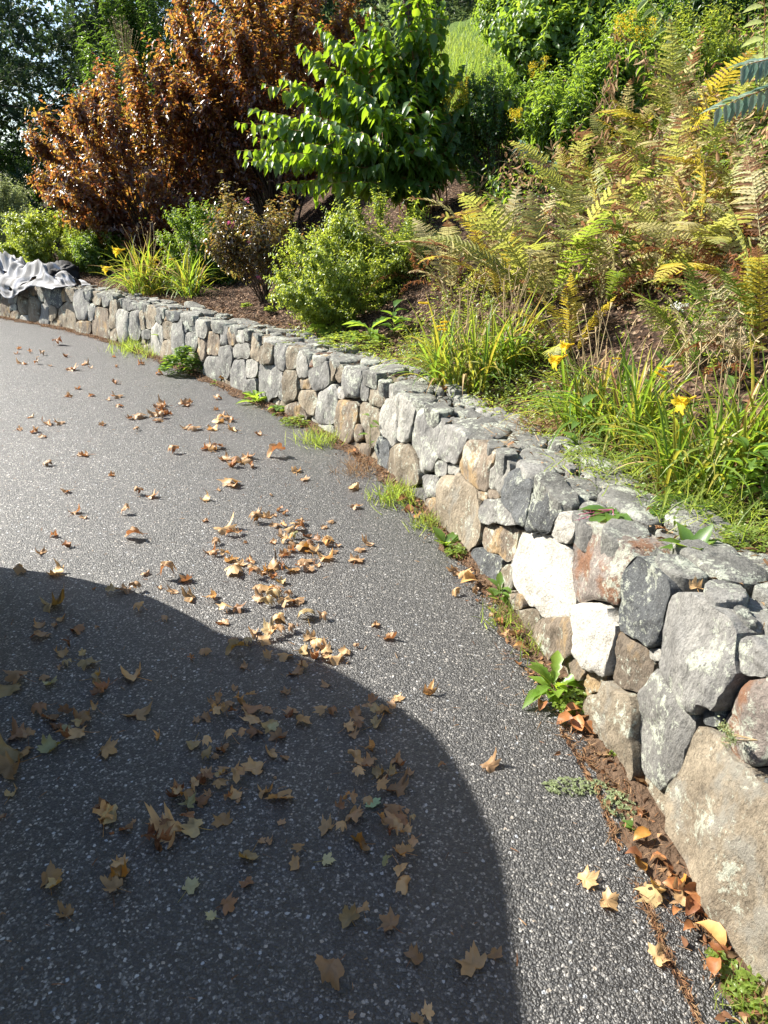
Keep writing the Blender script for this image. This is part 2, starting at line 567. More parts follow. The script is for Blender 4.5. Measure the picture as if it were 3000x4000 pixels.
# ------------------------------------------------------------------ the setting: driveway, soil, bank
def asphalt_material():
    m, nt, out = nodes_of('asphalt')
    L = nt.links.new
    tc = nt.nodes.new('ShaderNodeTexCoord')
    P = tc.outputs['Object']
    # slight warp so that the stones in the asphalt are not regular
    wp = N(nt, 'ShaderNodeTexNoise', i_Scale=90.0, i_Detail=3.0); L(P, wp.inputs['Vector'])
    ws = N(nt, 'ShaderNodeVectorMath', operation='MULTIPLY_ADD'); ws.inputs[1].default_value = (0.012, 0.012, 0.012)
    L(wp.outputs['Color'], ws.inputs[0]); L(P, ws.inputs[2])
    v1 = N(nt, 'ShaderNodeTexVoronoi', i_Scale=165.0); L(ws.outputs[0], v1.inputs['Vector'])
    v2 = N(nt, 'ShaderNodeTexVoronoi', i_Scale=80.0); L(ws.outputs[0], v2.inputs['Vector'])
    big = N(nt, 'ShaderNodeTexNoise', i_Scale=0.55, i_Detail=3.0); L(P, big.inputs['Vector'])
    mid = N(nt, 'ShaderNodeTexNoise', i_Scale=5.0, i_Detail=5.0); L(P, mid.inputs['Vector'])
    sep = N(nt, 'ShaderNodeSeparateColor'); L(v1.outputs['Color'], sep.inputs[0])
    sep2 = N(nt, 'ShaderNodeSeparateColor'); L(v2.outputs['Color'], sep2.inputs[0])
    # stone shade: most coated in bitumen, some worn bare
    r1 = ramp(nt, sep.outputs[0], [(0.0, (0.022, 0.022, 0.022)), (0.5, (0.040, 0.039, 0.038)), (0.74, (0.075, 0.073, 0.069)), (0.9, (0.17, 0.165, 0.155)), (1.0, (0.40, 0.385, 0.355))])
    r2 = ramp(nt, sep2.outputs[0], [(0.0, (0, 0, 0)), (0.93, (0, 0, 0)), (0.945, (1, 1, 1))])
    tint = ramp(nt, sep2.outputs[1], [(0.0, (0.42, 0.36, 0.29)), (0.5, (0.46, 0.45, 0.43)), (1.0, (0.36, 0.40, 0.45))])
    inside2 = ramp(nt, v2.outputs['Distance'], [(0.30, (1, 1, 1)), (0.42, (0, 0, 0))])
    ml = N(nt, 'ShaderNodeMath', operation='MULTIPLY'); L(r2.outputs[0], ml.inputs[0]); L(inside2.outputs[0], ml.inputs[1])
    edge = ramp(nt, v1.outputs['Distance'], [(0.30, (1, 1, 1)), (0.66, (0.55, 0.55, 0.55))])
    mx = N(nt, 'ShaderNodeMix', data_type='RGBA', blend_type='MULTIPLY'); mx.inputs['Factor'].default_value = 1
    L(r1.outputs[0], mx.inputs['A']); L(edge.outputs[0], mx.inputs['B'])
    mb = N(nt, 'ShaderNodeMix', data_type='RGBA')
    L(ml.outputs[0], mb.inputs['Factor']); L(mx.outputs['Result'], mb.inputs['A']); L(tint.outputs[0], mb.inputs['B'])
    wear = ramp(nt, big.outputs['Fac'], [(0.3, (0.84,) * 3), (0.7, (1.22, 1.2, 1.17))])
    mw = N(nt, 'ShaderNodeMix', data_type='RGBA', blend_type='MULTIPLY'); mw.inputs['Factor'].default_value = 1
    L(mb.outputs['Result'], mw.inputs['A']); L(wear.outputs[0], mw.inputs['B'])
    w2 = ramp(nt, mid.outputs['Fac'], [(0.3, (0.9,) * 3), (0.7, (1.1,) * 3)])
    mw2 = N(nt, 'ShaderNodeMix', data_type='RGBA', blend_type='MULTIPLY'); mw2.inputs['Factor'].default_value = 1
    L(mw.outputs['Result'], mw2.inputs['A']); L(w2.outputs[0], mw2.inputs['B'])
    # the strip nearest the wall keeps more of its black binder
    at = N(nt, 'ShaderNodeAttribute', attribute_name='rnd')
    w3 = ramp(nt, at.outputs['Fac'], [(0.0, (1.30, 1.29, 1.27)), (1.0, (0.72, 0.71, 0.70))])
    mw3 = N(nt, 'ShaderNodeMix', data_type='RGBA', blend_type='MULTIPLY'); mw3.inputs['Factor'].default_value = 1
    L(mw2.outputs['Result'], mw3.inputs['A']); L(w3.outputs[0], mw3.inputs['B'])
    p = N(nt, 'ShaderNodeBsdfPrincipled')
    p.inputs['Roughness'].default_value = 0.50
    p.inputs['Specular IOR Level'].default_value = 0.9
    L(mw3.outputs['Result'], p.inputs['Base Color'])
    # relief
    a1 = N(nt, 'ShaderNodeMath', operation='MULTIPLY'); a1.inputs[1].default_value = -0.0045; L(v1.outputs['Distance'], a1.inputs[0])
    hs_ = N(nt, 'ShaderNodeMath', operation='MULTIPLY'); hs_.inputs[1].default_value = 0.0040; L(sep.outputs[1], hs_.inputs[0])
    a2 = N(nt, 'ShaderNodeMath', operation='ADD'); L(a1.outputs[0], a2.inputs[0]); L(hs_.outputs[0], a2.inputs[1])
    n3 = N(nt, 'ShaderNodeTexNoise', i_Scale=300.0, i_Detail=3.0); L(P, n3.inputs['Vector'])
    a3 = N(nt, 'ShaderNodeMath', operation='MULTIPLY_ADD'); a3.inputs[1].default_value = 0.0015; L(n3.outputs['Fac'], a3.inputs[0]); L(a2.outputs[0], a3.inputs[2])
    b = N(nt, 'ShaderNodeBump'); b.inputs['Strength'].default_value = 1.0; b.inputs['Distance'].default_value = 1.0
    L(a3.outputs[0], b.inputs['Height']); L(b.outputs[0], p.inputs['Normal'])
    L(p.outputs[0], out.inputs['Surface'])
    return m


M_ASPHALT = asphalt_material()
# one sheet from the foot of the wall out past everything on the driveway side
dd = np.concatenate([np.linspace(-0.02, 3, 40), np.linspace(3.3, 9, 20), [12, 18, 30, 60, 150]])
si = np.arange(0, len(S), 12)
# fan in s would cross on the inside of the bend, so the sheet is a plain grid that runs on under the wall
gx = np.concatenate([[-200, -90, -40, -22], np.arange(-16, 2.01, 0.15), [4, 9, 20, 60, 200]])
gy = np.concatenate([[-200, -80, -30, -12], np.arange(-5, 16.01, 0.15), [20, 28, 40, 70, 200]])
XX, YY = np.meshgrid(gx, gy, indexing='ij')
_, D_ = near_wall(XX.ravel(), YY.ravel())
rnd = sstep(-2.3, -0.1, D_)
Vg = np.stack([XX.ravel(), YY.ravel(), np.zeros(XX.size)], -1)
ii, jj = np.meshgrid(np.arange(len(gx) - 1), np.arange(len(gy) - 1), indexing='ij')
k = len(gy)
Q = np.stack([ii * k + jj, (ii + 1) * k + jj, (ii + 1) * k + jj + 1, ii * k + jj + 1], -1).reshape(-1, 4)
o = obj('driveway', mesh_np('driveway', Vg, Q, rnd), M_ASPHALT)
tag(o, 'grey coarse asphalt driveway strewn with dry leaves', 'driveway', kind='structure')

# strip of dirt between the asphalt's broken edge and the wall
M_DIRT = plain_mat('dirt', (0.045, 0.030, 0.020), (0.13, 0.085, 0.055), 26, 0.95, 0.1, 0.02, bscale=60)
r = rs(3)
sv = np.arange(S0 - 3, S1 + 2.5, 0.025)
wob = 0.035 * np.sin(sv * 7.0) + 0.03 * np.sin(sv * 17 + 1) + r.normal(0, 0.012, len(sv))
wd = 0.07 + wob * 0.7
cols = [-0.06, 0.0, 0.25, 0.5, 0.75, 1.0]
B = Bag(); Vs = []
for c in cols:
    q = np.where(c < 0, c, c * np.maximum(wd, 0.03))
    p = wall_pt(sv, 0 * sv, 0) + 0
    x = np.interp(sv, S, PX) + np.interp(sv, S, NX) * q
    y = np.interp(sv, S, PY) + np.interp(sv, S, NY) * q
    z = 0.004 + 0.022 * (1 - max(c, 0)) ** 1.5 + (r.normal(0, 0.004, len(sv)) if 0 < c < 1 else 0)
    Vs.append(np.stack([x, y, np.maximum(0 * x + z, 0.003)], -1))
Vs = np.array(Vs)
m_ = len(sv)
ii, jj = np.meshgrid(np.arange(len(cols) - 1), np.arange(m_ - 1), indexing='ij')
Q = np.stack([ii * m_ + jj, ii * m_ + jj + 1, (ii + 1) * m_ + jj + 1, (ii + 1) * m_ + jj], -1).reshape(-1, 4)
o = obj('soil_strip', mesh_np('soil_strip', Vs.reshape(-1, 3), Q), M_DIRT)
tag(o, 'narrow strip of brown dirt along the foot of the stone wall', 'soil', kind='structure')

# cracks in the asphalt near the wall, filled with dark dirt
M_CRACK = plain_mat('crack_dirt', (0.012, 0.010, 0.009), (0.05, 0.03, 0.02), 60, 1.0, 0.0)
def crack(pxs, w, seed):
    rr = rs(seed)
    P = np.array([G(*p) for p in pxs])
    t = np.linspace(0, len(P) - 1, 26 * (len(P) - 1))
    Q = np.stack([np.interp(t, np.arange(len(P)), P[:, i]) for i in range(3)], -1)
    T_ = unit(np.gradient(Q, axis=0)); n = np.stack([-T_[:, 1], T_[:, 0], 0 * t], -1)
    Q += n * np.cumsum(rr.normal(0, 0.0016, len(t)))[:, None] + n * rr.normal(0, 0.002, len(t))[:, None]
    ww = w * (0.45 + rr.rand(len(t)) * 0.9)[:, None] * np.sin(np.linspace(0.15, math.pi - 0.15, len(t)))[:, None] ** 0.4
    return Q, n, ww
CRACKS = [([(2190, 2850), (2230, 2930), (2290, 3035), (2345, 3130), (2390, 3215), (2440, 3300)], 0.0075),
          ([(2480, 3460), (2550, 3560), (2600, 3640), (2640, 3740), (2720, 3870), (2790, 4010)], 0.008),
          ([(2388, 3220), (2400, 3280)], 0.004), ([(2268, 2960), (2330, 3010)], 0.004)]
B = Bag()
for k, (pts, w) in enumerate(CRACKS):
    Qc, n, ww = crack(pts, w, 40 + k)
    a = Qc + n * ww; b = Qc - n * ww
    V = np.empty((2 * len(a), 3)); V[0::2] = a; V[1::2] = b; V[:, 2] = 0.0035
    i = np.arange(len(a) - 1) * 2
    B.add(V, Q=np.stack([i, i + 1, i + 3, i + 2], -1))
o = obj('asphalt_crack', B.mesh('asphalt_crack'), M_CRACK)
tag(o, 'ragged dark crack in the asphalt running beside the wall', 'crack', kind='structure')

# the planted bank behind the wall, rising to a grassy hillside
def bank_material():
    m, nt, out = nodes_of('mulch_and_grass')
    L = nt.links.new
    tc = nt.nodes.new('ShaderNodeTexCoord'); P = tc.outputs['Object']
    at = N(nt, 'ShaderNodeAttribute', attribute_name='rnd')
    n1 = N(nt, 'ShaderNodeTexNoise', i_Scale=30.0, i_Detail=8.0, i_Roughness=0.75); L(P, n1.inputs['Vector'])
    v = N(nt, 'ShaderNodeTexVoronoi', i_Scale=45.0); L(P, v.inputs['Vector'])
    sp = N(nt, 'ShaderNodeSeparateColor'); L(v.outputs['Color'], sp.inputs[0])
    r1 = ramp(nt, sp.outputs[0], [(0, (0.022, 0.015, 0.011)), (0.6, (0.055, 0.034, 0.023)), (0.85, (0.11, 0.068, 0.044)), (1, (0.22, 0.16, 0.11))])
    r2 = ramp(nt, n1.outputs['Fac'], [(0.3, (0.5,) * 3), (0.7, (1.3,) * 3)])
    mx = N(nt, 'ShaderNodeMix', data_type='RGBA', blend_type='MULTIPLY'); mx.inputs['Factor'].default_value = 1
    L(r1.outputs[0], mx.inputs['A']); L(r2.outputs[0], mx.inputs['B'])
    g = ramp(nt, n1.outputs['Fac'], [(0.35, (0.05, 0.09, 0.02)), (0.65, (0.14, 0.20, 0.05))])
    mg = N(nt, 'ShaderNodeMix', data_type='RGBA'); L(at.outputs['Fac'], mg.inputs['Factor'])
    L(mx.outputs['Result'], mg.inputs['A']); L(g.outputs[0], mg.inputs['B'])
    p = N(nt, 'ShaderNodeBsdfPrincipled'); p.inputs['Roughness'].default_value = 0.95; p.inputs['Specular IOR Level'].default_value = 0.1
    L(mg.outputs['Result'], p.inputs['Base Color'])
    b = N(nt, 'ShaderNodeBump'); b.inputs['Strength'].default_value = 1.0; b.inputs['Distance'].default_value = 0.02
    L(v.outputs['Distance'], b.inputs['Height']); L(b.outputs[0], p.inputs['Normal'])
    L(p.outputs[0], out.inputs['Surface'])
    return m
sv = np.concatenate([np.arange(0, S0 - 4, 1.0), np.arange(S0 - 4, S1 + 1.0, 0.08), np.arange(S1 + 1.0, S[-1], 0.8)])
dv = np.concatenate([[0.10, 0.3, 0.42], 0.42 + 0.1 * 1.075 ** np.arange(70) * np.arange(1, 71) * 0.16, [140]])
dv = np.unique(np.round(dv, 3)); 
SS, DV = np.meshgrid(sv, dv, indexing='ij')
x = np.interp(SS, S, PX) - np.interp(SS, S, NX) * DV
y = np.interp(SS, S, PY) - np.interp(SS, S, NY) * DV
z = land_sd(SS, DV, x, y)
rr = rs(5)
z = z + np.where(DV > 0.5, rr.normal(0, 0.012, z.shape), 0)
z = np.minimum(z, np.where(DV < 0.5, np.interp(SS, S, HS) - 0.04, 99))
u = x / np.maximum(y, 1)
grassy = np.maximum(0.8 * sstep(14, 18, DV), sstep(5.0, 7.5, DV) * sstep(-0.02, 0.10, u) * sstep(20, 12, DV))
m_ = len(dv)
ii, jj = np.meshgrid(np.arange(len(sv) - 1), np.arange(m_ - 1), indexing='ij')
Q = np.stack([ii * m_ + jj, ii * m_ + jj + 1, (ii + 1) * m_ + jj + 1, (ii + 1) * m_ + jj], -1).reshape(-1, 4)
o = obj('garden_bank', mesh_np('garden_bank', np.stack([x, y, z], -1).reshape(-1, 3), Q, grassy.ravel(), smooth=True), bank_material())
tag(o, 'mulched garden bank rising behind the stone wall', 'bank', kind='structure')

# ------------------------------------------------------------------ the dry stone wall
GREY = stone_mat('stone_grey', (0.129, 0.126, 0.119), (0.245, 0.237, 0.215), lichen=0.45, stria=0.6)
TAN = stone_mat('stone_tan', (0.163, 0.133, 0.095), (0.275, 0.232, 0.168), patch=(0.22, 0.205, 0.17), patch_amt=-0.2, lichen=0.25, stria=0.5)
LIGHT = stone_mat('stone_light', (0.249, 0.241, 0.215), (0.361, 0.344, 0.301), lichen=0.3, stria=0.5, stain=0.45)
SLATE = stone_mat('stone_slate', (0.065, 0.069, 0.071), (0.116, 0.120, 0.120), lichen=0.45, speck=(0.22, 0.23, 0.21), stria=0.2)
WHITE = stone_mat('stone_white', (0.344, 0.323, 0.275), (0.464, 0.443, 0.396), lichen=0.0, stain=0.25)
RUST = stone_mat('stone_rust', (0.172, 0.142, 0.120), (0.249, 0.215, 0.189), patch=(0.20, 0.10, 0.055), patch_amt=0.3, lichen=0.5)
BROWN = stone_mat('stone_brown', (0.129, 0.103, 0.077), (0.232, 0.189, 0.142), patch=(0.30, 0.21, 0.11), patch_amt=0.1, lichen=0.35, stria=0.7)
CAP = stone_mat('stone_cap', (0.112, 0.110, 0.101), (0.202, 0.198, 0.176), lichen=0.7, stain=0.45)
MATS = dict(g=GREY, t=TAN, l=LIGHT, s=SLATE, w=WHITE, r=RUST, b=BROWN)

c1b = lambda x, y: (1600 + x * .5425, 1600 + y * .5425)
STONES = [  # cx, cy, rx, ry (photo pixels), kind
 # near end
 (2715,2585,148,205,'g'),(2573,2828,122,212,'g'),(2395,2835,110,185,'t'),(2915,2875,112,205,'r'),(2830,3270,258,470,'t'),
 (2115,2246,133,156,'w'),(2322,2224,112,142,'r'),(2508,2372,88,152,'s'),(2330,2488,82,155,'w'),(2451,2599,80,122,'b'),
 (2552,2560,26,26,'l'),(2407,2416,28,18,'l'),(2050,2412,58,42,'t'),(2168,2490,80,80,'b'),(2305,2662,48,46,'b'),(2769,2792,36,46,'s'),
 (2202,2072,44,58,'w'),(2121,2012,60,78,'s'),(2018,1947,60,88,'s'),(1947,2003,80,52,'g'),(1936,1871,46,64,'l'),(1860,1830,70,86,'b'),
 (1871,1938,22,20,'b'),(1920,1930,26,22,'b'),(1942,2110,64,74,'b'),(1893,2218,64,74,'s'),(1963,2258,34,50,'t'),(1784,1996,88,148,'t'),
 (1757,1746,57,63,'g'),(1660,1741,62,120,'g'),(1723,1827,30,32,'g'),(1766,1834,24,22,'l'),(1674,1897,30,46,'g'),(1625,1938,40,36,'g'),
 (1690,1985,30,40,'b'),(2960,2560,60,70,'g'),(2990,3080,40,60,'s'),(1975,2345,50,40,'t'),(2010,2350,50,40,'b'),(2250,2620,40,50,'b'),
 (1582,1822,67,88,'t'),(1457,1805,26,50,'t'),(1408,1770,50,42,'b'),(1495,1773,28,86,'s'),(1582,1643,41,83,'l'),(1517,1659,43,89,'l'),
 (1441,1659,44,92,'t'),(1354,1642,50,84,'b'),(1311,1456,22,40,'t'),(1370,1501,36,60,'g'),(1422,1528,19,44,'g'),(1463,1545,32,60,'t'),
 # the middle
 (1275,1578,47,80,'g'),(829,1343,27,45,'b'),(829,1435,32,46,'g'),(871,1318,17,35,'g'),(905,1322,24,33,'b'),(941,1322,18,24,'l'),
 (880,1406,28,58,'g'),(943,1372,36,34,'l'),(930,1460,33,62,'g'),(978,1444,25,40,'l'),(997,1364,17,44,'t'),(1041,1389,28,42,'t'),
 (1090,1406,28,55,'g'),(1052,1490,54,64,'g'),(978,1509,25,32,'g'),(1136,1507,33,64,'t'),(1139,1406,22,44,'t'),(1181,1427,21,46,'l'),
 (1220,1414,16,26,'r'),(1188,1501,28,23,'b'),(1250,1482,40,57,'g'),(1203,1572,44,54,'t'),(1161,1610,40,42,'b'),(1313,1456,26,38,'t'),
 (1334,1536,15,25,'w'),(1266,1685,42,28,'l'),(1094,1525,13,42,'g'),(1410,1690,30,40,'b'),
 # the far end
 (9,1135,9,22,'g'),(27,1123,11,22,'g'),(21,1195,17,48,'b'),(48,1165,20,30,'g'),(51,1204,15,19,'g'),(60,1228,19,20,'b'),(87,1192,23,40,'t'),
 (96,1144,21,22,'b'),(93,1243,20,13,'l'),(133,1201,25,50,'t'),(130,1137,24,22,'b'),(157,1147,15,33,'l'),(184,1165,15,42,'g'),(220,1165,25,46,'s'),
 (175,1232,19,44,'g'),(205,1219,17,32,'t'),(226,1262,17,22,'b'),(265,1232,37,52,'t'),(247,1156,12,24,'b'),(273,1159,16,26,'t'),(319,1201,38,50,'g'),
 (344,1162,13,22,'s'),(360,1219,17,37,'g'),(332,1279,32,26,'b'),(395,1262,38,62,'b'),(381,1174,17,20,'t'),(413,1179,17,22,'g'),(440,1238,17,52,'t'),
 (479,1268,24,58,'l'),(449,1306,19,24,'t'),(494,1195,19,19,'g'),(524,1195,17,17,'g'),(527,1262,23,50,'g'),(558,1256,11,40,'t'),(579,1238,25,47,'t'),
 (567,1306,17,20,'g'),(612,1316,23,57,'l'),(624,1247,12,22,'g'),(654,1286,20,44,'t'),(648,1238,17,20,'b'),(678,1241,22,18,'s'),(699,1316,27,66,'g'),
 (735,1271,26,30,'s'),(744,1328,23,38,'g'),(790,1289,19,36,'l'),(784,1360,17,47,'b'),(648,1366,23,42,'t'),
]
# picture -> wall lookup
gs = np.arange(S0 - 0.6, S1 + 0.6, 0.012)
gt = np.linspace(0, 1, 60)
GS, GT = np.meshgrid(gs, gt, indexing='ij')
GP = wall_pt(GS, GT)
GPX = project(GP)
ok = (GP[..., 1] * ct + (CAM_H - GP[..., 2]) * st_) > 0.2
GPX[~ok] = 1e6


def px_to_wall(px, py):
    d = (GPX[..., 0] - px) ** 2 + (GPX[..., 1] - py) ** 2
    i = np.argmin(d)
    return GS.flat[i], GT.flat[i], math.sqrt(d.flat[i])


def jac(s, t):
    """d(pixel)/d(s, height in metres)"""
    H = np.interp(s, S, HS)
    e = 0.01
    p0 = project(wall_pt(s, t)); ps = project(wall_pt(s + e, t)); pt = project(wall_pt(s, t + e / H))
    return np.stack([(ps - p0) / e, (pt - p0) / e], -1)


cells = []   # s, z, A (2x2: metric matrix), kind
for cx, cy_, rx, ry, kd in STONES:
    s, t, d = px_to_wall(cx, cy_)
    J = jac(s, t)
    A = np.diag([1 / rx, 1 / ry]) @ J
    cells.append([s, t * np.interp(s, S, HS), A, kd])
# stones beyond the frame's two edges, never in view
rr = rs(11)
for (a, b) in ((S0 - 2.2, S0 - 0.12), (S1 + 0.12, S1 + 1.6)):
    s = a
    while s < b:
        H = np.interp(s, S, HS); z = 0.0
        while z < H - 0.05:
            h = rr.uniform(0.09, 0.17)
            cells.append([s + rr.uniform(-0.05, 0.05), z + h, np.diag([1 / rr.uniform(0.11, 0.15), 1 / h]), rr.choice(list('gtblg'))])
            z += 2 * h
        s += 0.25


def metric(q, c):
    d = np.stack([q[..., 0] - c[0], q[..., 1] - c[1]], -1) @ c[2].T
    return (np.abs(d[..., 0]) ** 3.2 + np.abs(d[..., 1]) ** 3.2) ** (1 / 3.2)


def fill_chinks(cells, s0, s1, rng, thr=1.38, kinds='gtbglts'):
    ss = np.arange(s0, s1, 0.018)
    zz = np.arange(0.02, 0.66, 0.018)
    q = np.stack(np.meshgrid(ss, zz, indexing='ij'), -1)
    inside = q[..., 1] < np.interp(q[..., 0], S, HS) - 0.015
    M = np.full(q.shape[:2], 9.0)
    for c in cells:
        M = np.minimum(M, metric(q, c))
    new = []
    for _ in range(240):
        W = np.where(inside, M, 0)
        i = np.unravel_index(np.argmax(W), W.shape)
        if W[i] < thr: break
        r_ = float(np.clip(0.028 + 0.05 * (W[i] - 1.0), 0.024, 0.07))
        c = [q[i][0], q[i][1], np.diag([1 / (r_ * rng.uniform(0.9, 1.5)), 1 / (r_ * rng.uniform(0.7, 1.1))]), rng.choice(list(kinds))]
        new.append(c)
        M = np.minimum(M, metric(q, c))
    return new


n_main = len(cells)
cells += fill_chinks(cells, S0 - 0.3, S1 + 0.25, rs(12))
print('wall cells', n_main, len(cells))


def star_cell(c, others, n, cap=1.13, gap=0.006, lim=None, rng=None):
    """outline of a stone as angles and radii round its centre, grown until it meets its neighbours"""
    ang = np.arange(n) * 2 * math.pi / n
    # step in metres
    rmax = 2.0 / np.min(np.linalg.svd(c[2], compute_uv=False))
    rad = np.linspace(0, min(rmax, 0.9), 220)
    q = np.stack([c[0] + np.cos(ang)[:, None] * rad[None], c[1] + np.sin(ang)[:, None] * rad[None]], -1)
    own = metric(q, c)
    okk = own <= cap
    for o2 in others:
        okk &= metric(q, o2) >= own
    if lim is not None:
        okk &= lim(q)
    okk[:, 0] = True
    stop = np.argmin(okk, axis=1)
    stop = np.where(okk.all(1), len(rad) - 1, stop)
    R = rad[np.maximum(stop - 1, 0)]
    R = np.maximum(R - gap, 0.006)
    if rng is not None:
        w = 1 + 0.09 * rng.normal(0, 1, n)
        w = (np.roll(w, 1) + w + np.roll(w, -1)) / 3
        R = R * np.minimum(w, 1.03)
    R = 0.2 * np.roll(R, 1) + 0.6 * R + 0.2 * np.roll(R, -1)
    return ang, R


def dome(n, R, ang, bulge, back, rng, rings, facet=0.5, rough=0.006):
    """returns local (a, b, p) for rings of the stone"""
    lam = np.array(rings)
    rm = R.mean()
    prof = bulge * (1 - lam ** rng.choice([3.0, 4.5, 6.0]))
    P = np.repeat(prof[:, None], n, 1)
    a = lam[:, None] * R[None] * np.cos(ang)[None]
    b = lam[:, None] * R[None] * np.sin(ang)[None]
    for _ in range(5):       # split faces
        th = rng.uniform(0, 2 * math.pi); sl = rng.uniform(0.1, 0.6) * facet
        pl = bulge * rng.uniform(0.55, 1.0) - sl * (a * math.cos(th) + b * math.sin(th))
        P = np.minimum(P, np.maximum(pl, 0.15 * P))
    return a, b, P


RINGS_N = [1.0, 0.985, 0.95, 0.90, 0.82, 0.72, 0.60, 0.46, 0.30, 0.14]
RINGS_F = [1.0, 0.97, 0.88, 0.70, 0.40]


def close_mesh(layers, centre, n):
    """layers: list of (n,3) from back to front, then the middle point"""
    V = np.concatenate(layers + [centre[None]])
    m = len(layers)
    i, j = np.meshgrid(np.arange(m - 1), np.arange(n), indexing='ij')
    j2 = (j + 1) % n
    Q = np.stack([i * n + j, i * n + j2, (i + 1) * n + j2, (i + 1) * n + j], -1).reshape(-1, 4)
    k = np.arange(n)
    T = np.stack([(m - 1) * n + k, (m - 1) * n + (k + 1) % n, np.full(n, m * n)], -1)
    return V, T, Q


def nz3(V, scale, amp, seed):
    off = Vector((seed * 3.17, seed * 1.31, seed * 7.7))
    return np.array([amp * (mnoise.fractal(Vector(v) * scale + off, 1.0, 2.0, 4)) for v in V])


wall = empty('stone_wall', (PX[iS0], PY[iS0], 0), 'long low dry stone retaining wall curving along the driveway', 'wall')
wl = np.array(wall.location)
chink = Bag()
chink_by = []
rr = rs(21)
order = list(range(len(cells)))
wall_idx = np.array([c[0] for c in cells])
for ci, c in enumerate(cells):
    main = ci < n_main
    near = [o2 for k2_, o2 in enumerate(cells) if k2_ != ci and abs(o2[0] - c[0]) < 0.9]
    P0 = wall_z(c[0], c[1])
    dist = np.linalg.norm(P0 - np.array([0, 0, CAM_H]))
    visible = S0 - 0.4 < c[0] < S1 + 0.3
    size_px = 2 / np.linalg.norm(c[2]) * F_PX / dist
    n = 40 if (main and dist < 4.5 and visible) else (26 if main else 14)
    lim = lambda q: (q[..., 1] < np.interp(q[..., 0], S, HS) + 0.012) & (q[..., 1] > -0.03)
    ang, R = star_cell(c, near, n, cap=1.34 if main else 1.3, gap=0.002 if dist < 5 else 0.004, lim=lim, rng=rr)
    rm = R.mean()
    bulge = min(0.042, 0.24 * rm) * rr.uniform(0.6, 1.2)
    push = rr.uniform(-0.014, 0.012) if main else rr.uniform(-0.045, -0.015)
    rings = RINGS_N if n == 40 else RINGS_F
    a, b, P = dome(n, R, ang, bulge, 0.15, rr, rings)
    deep = 0.15 if main else 0.07
    La = [(R * np.cos(ang) * 0.9, R * np.sin(ang) * 0.9, np.full(n, -deep)), (R * np.cos(ang) * 0.99, R * np.sin(ang) * 0.99, np.full(n, -0.035))]
    La += [(a[k], b[k], P[k]) for k in range(len(rings))]
    layers = []
    for (aa, bb, pp) in La:
        z = c[1] + bb
        layers.append(wall_z(c[0] + aa, np.maximum(z, -0.02), pp + push))
    cen = wall_z(c[0], c[1], P[-1].mean() + push)
    V, T, Q = close_mesh(layers, cen, n)
    nrm = np.array([np.interp(c[0], S, NX), np.interp(c[0], S, NY), 0.1])
    amp = min(0.016, 0.12 * rm)
    if n >= 26:
        dn = nz3(V, 0.9 / max(rm, 0.05), amp, ci + 1) + nz3(V, 4.5 / max(rm, 0.05), amp * 0.35, ci + 7)
        wgt = np.ones(len(V)); wgt[:2 * n] = 0.0; wgt[2 * n:3 * n] = 0.45
        V = V + nrm * (dn * wgt)[:, None]
        inpl = nz3(V, 2.2 / max(rm, 0.05), amp * 0.4, ci + 17)
        V[:, 2] += inpl * wgt
    if main or size_px > 24 and dist < 6:
        me = mesh_np('stone', V - P0, [T, Q], smooth=True)
        o = obj('stone', me, MATS[c[3]], wall, P0 - wl)
        me.set_sharp_from_angle(angle=math.radians(38)) if hasattr(me, 'set_sharp_from_angle') else None
    else:
        chink.add(V - wl, T, Q, rr.rand())
if chink.n:
    o = obj('chink_stones', chink.mesh('chink_stones', True), TAN, wall)
    o['kind'] = 'stuff'

# rubble core, seen only as dark joints
sv = np.arange(S0 - 2.4, S1 + 1.8, 0.1)
prof = [(-0.055, 0.0), (-0.055, 0.5), (-0.07, 0.88), (-0.12, 0.91), (-0.40, 0.91), (-0.42, 0.0)]
Vc = np.array([wall_pt(sv, 0 * sv + t, p) for p, t in prof])
m_ = len(sv)
ii, jj = np.meshgrid(np.arange(len(prof) - 1), np.arange(m_ - 1), indexing='ij')
Q = np.stack([ii * m_ + jj, ii * m_ + jj + 1, (ii + 1) * m_ + jj + 1, (ii + 1) * m_ + jj], -1).reshape(-1, 4)
M_CORE = plain_mat('rubble', (0.10, 0.085, 0.065), (0.22, 0.19, 0.15), 40, 0.95, 0.1, 0.02)
obj('rubble_core', mesh_np('rubble_core', Vc.reshape(-1, 3) - wl, Q), M_CORE, wall)

# coping of flat stones
rr = rs(31)
caps = []
tries = 0
s_len = S1 + 0.5 - (S0 - 0.6)
while tries < 6000:
    tries += 1
    s = S0 - 0.6 + rr.rand() * s_len
    w = rr.uniform(0.09, 0.44)
    big = rr.rand() < 0.6
    ra = rr.uniform(0.09, 0.17) if big else rr.uniform(0.035, 0.08)
    rb = ra * rr.uniform(0.45, 0.8)
    th = rr.normal(0, 0.3)
    Rm = np.array([[math.cos(th), math.sin(th)], [-math.sin(th), math.cos(th)]])
    c = [s, w, np.diag([1 / ra, 1 / rb]) @ Rm, 'c']
    bad = False
    for o2 in caps:
        if abs(o2[0] - s) < 0.45:
            q = np.array([s, w]); q2 = np.array([o2[0], o2[1]])
            if metric(q, o2) < 1.55 or metric(q2, c) < 1.55:
                bad = True; break
    if not bad:
        caps.append(c)
print('caps', len(caps))
capchips = Bag()
